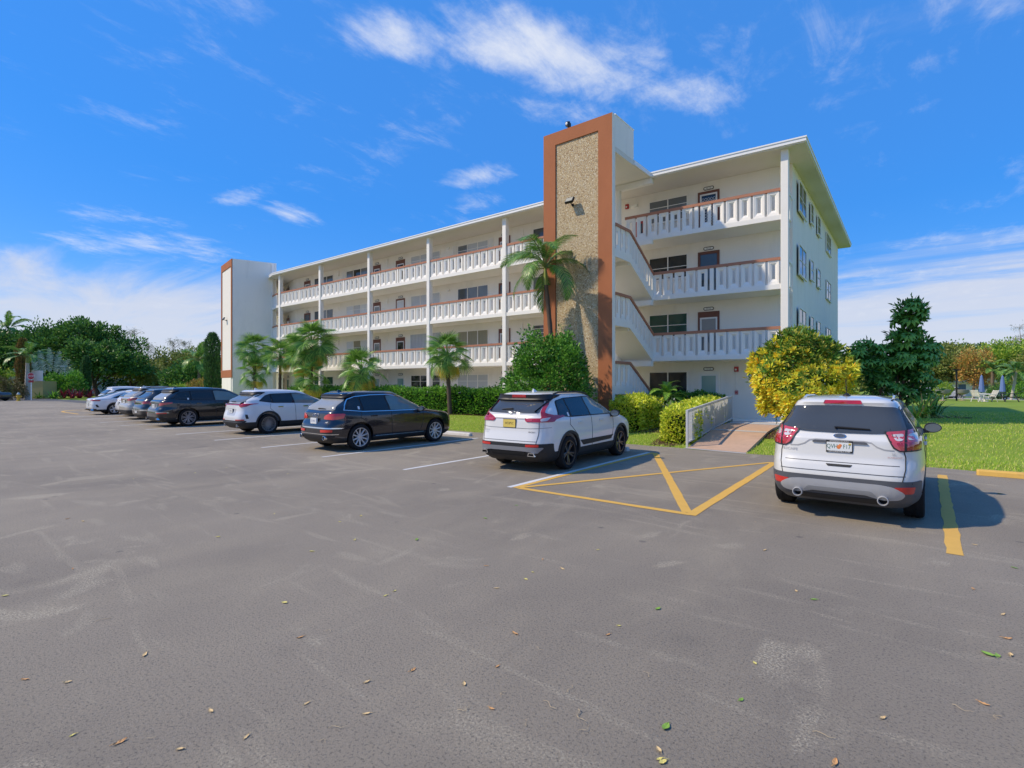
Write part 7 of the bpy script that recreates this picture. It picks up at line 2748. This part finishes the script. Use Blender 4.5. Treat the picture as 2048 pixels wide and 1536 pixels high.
T2((14.80, 106.16), 'tall tree just beyond the right edge', [(0, 0, 5.0, 4.0, 4, 3.4, 170, 42, 0.9), (-3.0, 0, 4.0, 2.6, 2.6, 2.2, 80, 40, 0.9)], 'olive', (0.40, 0.2), 0.3, M_bark_d, group=GR)
T2((-6.96, 104.22), 'tree row behind the building corner', [(0, 0, 4.2, 5, 3.6, 2.6, 170, 40, 0.9), (6, 1, 4.0, 4, 3.4, 2.4, 130, 40, 0.9)], 'olive', (0.40, 0.2), 0.26, M_bark_d, group=GR)
T2((-0.82, 106.53), 'tall thin twiggy tree above the umbrella tree', [(0, 0, 6.4, 1.5, 1.4, 2.0, 46, 24, 0.5), (0.3, 0, 4.0, 2.4, 2.2, 2.0, 80, 36, 0.7)], leafmat('leaf_dry', [(0.13, 0.11, 0.05), (0.20, 0.18, 0.08)]), (0.3, 0.14), 0.14, M_bark, group=GR)
pine((15.49, 146.26), 13.5, 'bare feathery casuarina at the right edge of the sky', 11, (-0.8, 0))
pine((14.76, 162.27), 11.5, 'faint casuarina on the skyline behind the yellow green tree', 12, (1.0, 0))
T2((1.34, 72.52), 'small clipped round green bush beside the far grills', [(0, 0, 1.0, 0.85, 0.8, 0.75, 90, 36, 0.2)], 'bright', (0.12, 0.06), 0.05, M_bark_d, 'round_bush', 'bush', inner=0.7)
T2((6.47, 79.14), 'dark green low bush behind the black picnic table', [(0, 0, 0.8, 1.5, 1.0, 0.7, 80, 36, 0.25)], 'ficus', (0.14, 0.07), 0.05, M_bark_d, 'round_bush', 'bush', inner=0.6)
T2((8.10, 77.87), 'dense green bush at the right edge beside the pale palm trunks', [(0, 0, 0.9, 1.1, 1.0, 0.9, 90, 36, 0.25)], 'hedge', (0.14, 0.07), 0.05, M_bark_d, 'round_bush', 'bush', inner=0.6)
feather_palm('coconut_palm', (6.84, 74.32), 2.9, 2.1, 13, 'small palm with arching fronds right of the blue umbrella, pale trunk', trunk=(0.14, 0.1), seed=31, nl=30, ll=0.55, wid=0.08, bark=M_bark_w, el0=75, el1=-20, lean=(0.4, 0))
feather_palm('coconut_palm', (7.98, 79.06), 3.0, 2.1, 12, 'small leaning palm at the right edge of the lawn', trunk=(0.14, 0.1), seed=32, nl=30, ll=0.55, wid=0.08, bark=M_bark_w, el0=75, el1=-20, lean=(-0.6, 0))
feather_palm('coconut_palm', (5.93, 81.26), 3.3, 2.0, 12, 'small palm with brown trunk between the blue umbrellas', trunk=(0.2, 0.14), seed=33, nl=30, ll=0.55, wid=0.08, bark=M_bark, el0=75, el1=-20)

# low white building across the lawn
hx, hy = 5.37, 103.79
fh = empty('far_house', (hx, hy, gz(hx, hy) - 0.1), rad(YAW + 4), 'low white building with blue shaded windows beyond the lawn', 'building')
M_fw = mat('far_bright', (0.78, 0.77, 0.74), 0.7, 0.04)
MB().box(-7, 9.5, 0.6, 9, -0.2, 2.2).build('wall', M_fw, fh)
MB().box(1.2, 9.9, -0.4, 9.4, 2.2, 3.0).build('roof', M_fw, fh)
MB().box(-7.4, 1.19, -0.2, 9.4, 2.2, 2.6).build('roof', mat('far_grey2', (0.42, 0.42, 0.42), 0.8), fh)
for i, x_ in enumerate((-6.2, -4.0, -1.8, 1.8, 3.4, 5.0, 7.2)):
    w_ = MB().box(x_, x_ + 1.35, 0.53, 0.602, 0.75, 2.0).build('window', M_trim, fh)
    MB().box(x_ + 0.06, x_ + 1.29, 0.515, 0.528, 0.82, 1.94).build('pane', glass('far_blue', (0.10, 0.15, 0.27)), w_)
# pale path in front of it
mb = MB()
q = [(-0.51, 65.95), (11.57, 75.52), (15.57, 101.66), (-0.68, 88.78)]
mb.add([(x, y, gz(x, y) + 0.012) for x, y in q], [(0, 1, 2, 3)])
tag(mb.build('path', mat('path_pale', (0.50, 0.48, 0.42), 0.85, 0.1)), kind='structure')


def grill(loc, label):
    e = empty('barbecue_grill', (loc[0], loc[1], gz(*loc)), rad(YAW), label, 'grill', 'round grills at the far edge of the lawn')
    MB().tube([(0, 0, 0), (0, 0, 0.62)], 0.06, 8).build('pedestal', M_grey, e)
    MB().lathe([(0.05, 0.55), (0.45, 0.72), (0.58, 0.98), (0.60, 1.06), (0.52, 1.06), (0.4, 0.85), (0, 0.72)], 18).build('bowl', mat('grill_grey', (0.28, 0.27, 0.27), 0.6), e, 40)
    MB().lathe([(0.28, 0), (0.28, 0.05), (0, 0.05)], 14).build('base', mat('grill_base', (0.45, 0.28, 0.2), 0.8), e)


grill((1.23, 64.78), 'grey bowl grill beside the small clipped round bush')
grill((2.75, 67.26), 'grey bowl grill left of the white lounge chairs')


def lounge(loc, rot, label):
    e = empty('lounge_chair', (loc[0], loc[1], gz(*loc)), rot, label, 'chair', 'white slatted chairs by the pool lawn')
    M_ = mat('chair_white', (0.72, 0.68, 0.60), 0.5)
    for i in range(5):
        MB().box(-0.30, 0.30, 0.05 + i * 0.11, 0.13 + i * 0.11, 0.42, 0.45).build('seat_slat', M_, e)
    for i in range(5):
        z = 0.5 + i * 0.11
        MB().box(-0.30, 0.30, -0.05 - i * 0.05, -0.01 - i * 0.05, z, z + 0.08).build('back_slat', M_, e)
    for x_ in (-0.33, 0.33):
        MB().tube([(x_, 0.6, 0), (x_, 0.5, 0.44), (x_, -0.02, 0.44), (x_, -0.3, 1.05)], 0.025, 6).build('side_frame', M_, e)
        MB().tube([(x_, -0.2, 0), (x_, 0.0, 0.44)], 0.025, 6).build('leg', M_, e)
        MB().tube([(x_, 0.5, 0.44), (x_, 0.45, 0.66), (x_, -0.1, 0.66)], 0.022, 6).build('armrest', M_, e)


lounge((3.52, 62.76), rad(YAW - 80), 'white slatted chair left of the round table, facing right')
lounge((4.65, 63.66), rad(YAW + 80), 'white slatted chair right of the round table, facing left')
lounge((4.24, 69.72), rad(YAW + 10), 'white slatted chair behind the round table')
tx, ty = 4.17, 64.55
e = empty('round_table', (tx, ty, gz(tx, ty)), 0, 'low white round table between the white chairs', 'table')
MB().lathe([(0, 0.66), (0.5, 0.66), (0.52, 0.69), (0.5, 0.72), (0, 0.72)], 20).build('tabletop', mat('chair_white', (0.72, 0.68, 0.60), 0.5), e)
MB().lathe([(0.05, 0), (0.3, 0.0), (0.06, 0.08), (0.05, 0.66)], 14).build('leg', mat('chair_white', (0.72, 0.68, 0.60), 0.5), e)


def umbrella(loc, label):
    e = empty('closed_umbrella', (loc[0], loc[1], gz(*loc)), 0, label, 'umbrella', 'closed blue umbrellas')
    MB().tube([(0, 0, 0), (0, 0, 2.5)], 0.03, 6).build('pole', M_grey, e)
    pr = [(0.02, 2.48), (0.10, 2.3), (0.18, 1.6), (0.24, 0.85), (0.12, 0.8)]
    MB().lathe(pr, 9).build('canopy', mat('umbrella_blue', (0.13, 0.20, 0.42), 0.8, 0.15, 4), e)
    MB().lathe([(0.3, 0), (0.3, 0.08), (0, 0.1)], 12).build('base', M_grey, e)


umbrella((4.12, 67.07), 'closed blue umbrella standing behind the white chairs')
umbrella((5.92, 71.04), 'closed blue umbrella standing behind the black picnic table')
tx, ty = 5.53, 64.35
e = empty('picnic_table', (tx, ty, gz(tx, ty)), rad(YAW), 'black picnic table with benches on the far lawn edge', 'table')
M_pt = mat('table_black', (0.03, 0.03, 0.03), 0.6)
for i in range(5):
    MB().box(-0.9, 0.9, -0.36 + i * 0.15, -0.23 + i * 0.15, 0.72, 0.76).build('top_plank', M_pt, e)
for y_ in (-0.75, 0.6):
    MB().box(-0.9, 0.9, y_, y_ + 0.26, 0.42, 0.46).build('bench', M_pt, e)
for x_ in (-0.6, 0.6):
    for sg in (-1, 1):
        MB().tube([(x_, sg * 0.7, 0), (x_, sg * 0.2, 0.72)], 0.04, 6).build('leg', M_pt, e)
    MB().tube([(x_, -0.75, 0.4), (x_, 0.85, 0.4)], 0.035, 6).build('brace', M_pt, e)
lx, ly = 2.25, 65.58
e = empty('light_pole', (lx, ly, gz(lx, ly)), rad(YAW), 'dark thin lamp post on the far lawn edge', 'lamp post')
MB().tube([(0, 0, -0.05), (0, 0, 2.9)], 0.07, 8).build('pole', M_black, e)
MB().cbox(-0.35, 0.35, -0.12, 0.12, 2.9, 3.0, 0.03).build('lamp_head', M_black, e)
far_car((0.78, 74.63), rad(YAW + 90), (0.72, 0.72, 0.72), 'white car seen past the umbrella tree')
far_car((2.63, 83.75), rad(YAW + 80), (0.70, 0.71, 0.72), 'white car behind the far lamp post')
tank = None

# a far belt of trees that closes the horizon
PD = []
for k in range(150):
    a = rad(-20 + 220 * k / 149)
    r_ = random.uniform(150, 185)
    x_, y_ = r_ * math.cos(a), r_ * math.sin(a)
    PD.append(clumps((x_, y_, 3.0), (6, 6, random.uniform(3.0, 5.5)), 26, 16, 1.6, k, 0.4, 0, 0.2))
o = foliage('distant_woods', PD, 1.3, 0.8, LF['olive'], None)
tag(o, 'far line of trees closing the horizon behind everything', 'trees', kind='stuff')

# ---------------------------------------------------------------- litter on the asphalt
def leaf_litter(n_seed, L_, W_, curl, m):
    r = random.Random(n_seed)
    mb = MB()
    K = 6
    vs = []
    for i in range(K + 1):
        t = i / K
        w = W_ * math.sin(PI * (0.04 + 0.94 * t)) ** 0.8 / 2
        x = (t - 0.5) * L_
        z = 0.4 * curl * (2 * t - 1) ** 2 * L_ * 0.5
        zc = z + curl * w * 0.35
        vs += [(x, -w, zc + r.uniform(0, 0.004)), (x, 0, z * 0.7), (x, w, zc + r.uniform(0, 0.008))]
    mb.add(vs, [(3 * i + q, 3 * i + q + 1, 3 * i + q + 4, 3 * i + q + 3) for i in range(K) for q in range(2)])
    mb.tube([(-L_ / 2, 0, curl * L_ * 0.35), (-L_ * 0.75, 0.01, 0.006)], 0.0022, 4)
    o = mb.build('fallen_leaf', m)
    me = o.data
    bpy.data.objects.remove(o)
    return me


M_lt = mat('litter_tan', (0.66, 0.47, 0.22), 0.7, 0.3, 12)
M_lo = mat('litter_orange', (0.60, 0.32, 0.12), 0.7, 0.3, 12)
M_ly = mat('litter_yellow', (0.68, 0.58, 0.16), 0.6, 0.25, 12)
M_lg = mat('litter_green', (0.22, 0.38, 0.05), 0.55, 0.25, 12)
LT = [leaf_litter(1, 0.085, 0.032, 0.35, M_lt), leaf_litter(2, 0.07, 0.036, 0.5, M_lt), leaf_litter(3, 0.08, 0.03, 0.4, M_lo)]
LY = [leaf_litter(4, 0.07, 0.04, 0.4, M_ly), leaf_litter(5, 0.06, 0.032, 0.3, M_ly)]
LG = [leaf_litter(6, 0.09, 0.055, 0.45, M_lg), leaf_litter(7, 0.075, 0.042, 0.35, M_lg)]
GL = 'fallen leaves scattered over the asphalt'


def drop(meshes, pts, label, big=1.0):
    for i, (x_, y_) in enumerate(pts):
        o = link('fallen_leaf', meshes[i % len(meshes)], None, (x_, y_, 0.003))
        o.rotation_euler = (random.uniform(-0.06, 0.06), random.uniform(-0.06, 0.06), random.uniform(0, 6.28))
        s_ = random.uniform(0.5, 0.8) * big
        o.scale = (s_, s_, s_)
        tag(o, label, 'leaf', GL)


drop(LT, [(-4.18, 1.24), (-4.17, 0.83), (-4.42, 0.67), (-2.79, 1.28), (-2.96, 1.03), (-3.58, 2.03), (-2.81, 1.63), (-2.72, 1.98), (-2.20, 2.62), (-3.05, 3.62), (-2.23, 2.34), (-2.60, 2.25), (-2.46, 1.79), (-0.19, 3.54), (0.46, 5.21), (-1.41, 6.30), (-0.91, 5.23), (-2.39, 3.05), (-2.85, 4.41), (-1.06, 2.53), (-3.26, 0.86), (0.48, 5.73), (0.44, 8.01), (-6.69, 1.37), (-8.90, 1.93), (0.45, 4.91), (0.26, 4.06), (-3.17, 1.26)], 'dry tan leaf lying on the asphalt')
drop(LT[2:], [(-0.35, 2.98), (-1.84, 3.46), (-9.23, 1.83), (-3.17, 4.52), (-3.51, 4.00), (-1.94, 2.26), (-2.11, 1.44), (0.33, 6.28)], 'dry orange brown leaf lying on the asphalt')
drop(LY, [(-6.21, 4.43), (-3.72, 3.01), (-5.31, 3.70), (-3.70, 2.89), (-5.32, 3.15), (-6.16, 4.06), (-12.15, 5.15), (-7.27, 3.73), (-6.71, 2.75), (-11.91, 4.43), (-2.97, 3.96), (-3.03, 4.15), (-2.87, 5.16), (-1.84, 3.64), (-0.89, 3.71), (-1.03, 2.47), (-4.25, 2.27), (-3.52, 0.72), (-6.30, 0.83), (-12.10, 3.40), (-1.01, 2.46), (-10.29, 5.56)], 'small yellow leaf lying on the asphalt')
drop(LG, [(-1.10, 2.72), (-0.85, 3.23), (-1.73, 4.11), (-0.76, 5.12), (-4.74, 4.16), (-4.89, 6.28), (-4.76, 5.41), (0.69, 7.26), (0.96, 11.98), (0.38, 4.84)], 'fresh green leaf lying on the asphalt', 1.1)
drop(LG[:1], [(0.33, 4.82)], 'largest green leaf lying on the asphalt at the lower right', 1.5)
M_twig = mat('twig', (0.50, 0.38, 0.22), 0.8, 0.2)
TW = []
for k in range(3):
    r = random.Random(k)
    pts = [(-0.09 + 0.03 * i, 0.02 * math.sin(i * 1.1 + k) * (1 + k * 0.4), 0.006 + 0.004 * (i % 2)) for i in range(7)]
    mb = MB().tube(pts, [0.0035 - 0.0003 * i for i in range(7)], 5)
    if k == 2:
        mb.tube([pts[3], (0.02, 0.05, 0.01)], 0.002, 4)
    o = mb.build('twig', M_twig)
    TW.append(o.data)
    bpy.data.objects.remove(o)
for i, (x_, y_) in enumerate([(-1.70, 2.49), (-1.51, 2.51), (-1.98, 2.40), (-1.71, 2.28), (-1.43, 2.43), (-2.05, 2.16), (-2.48, 1.62), (-1.39, 3.14), (0.30, 3.93), (-0.42, 3.17), (-5.05, 1.21), (-1.79, 7.50), (-3.17, 0.96), (0.16, 3.91), (-2.45, 1.51), (-1.69, 2.70), (-2.11, 2.97), (-3.51, 2.21)]):
    o = link('twig', TW[i % 3], None, (x_, y_, 0.006))
    o.rotation_euler = (0, 0, random.uniform(0, 6.28))
    s_ = random.uniform(0.3, 0.65)
    o.scale = (s_, s_, s_)
    tag(o, 'thin pale twig lying on the asphalt', 'twig', 'twigs scattered over the asphalt')
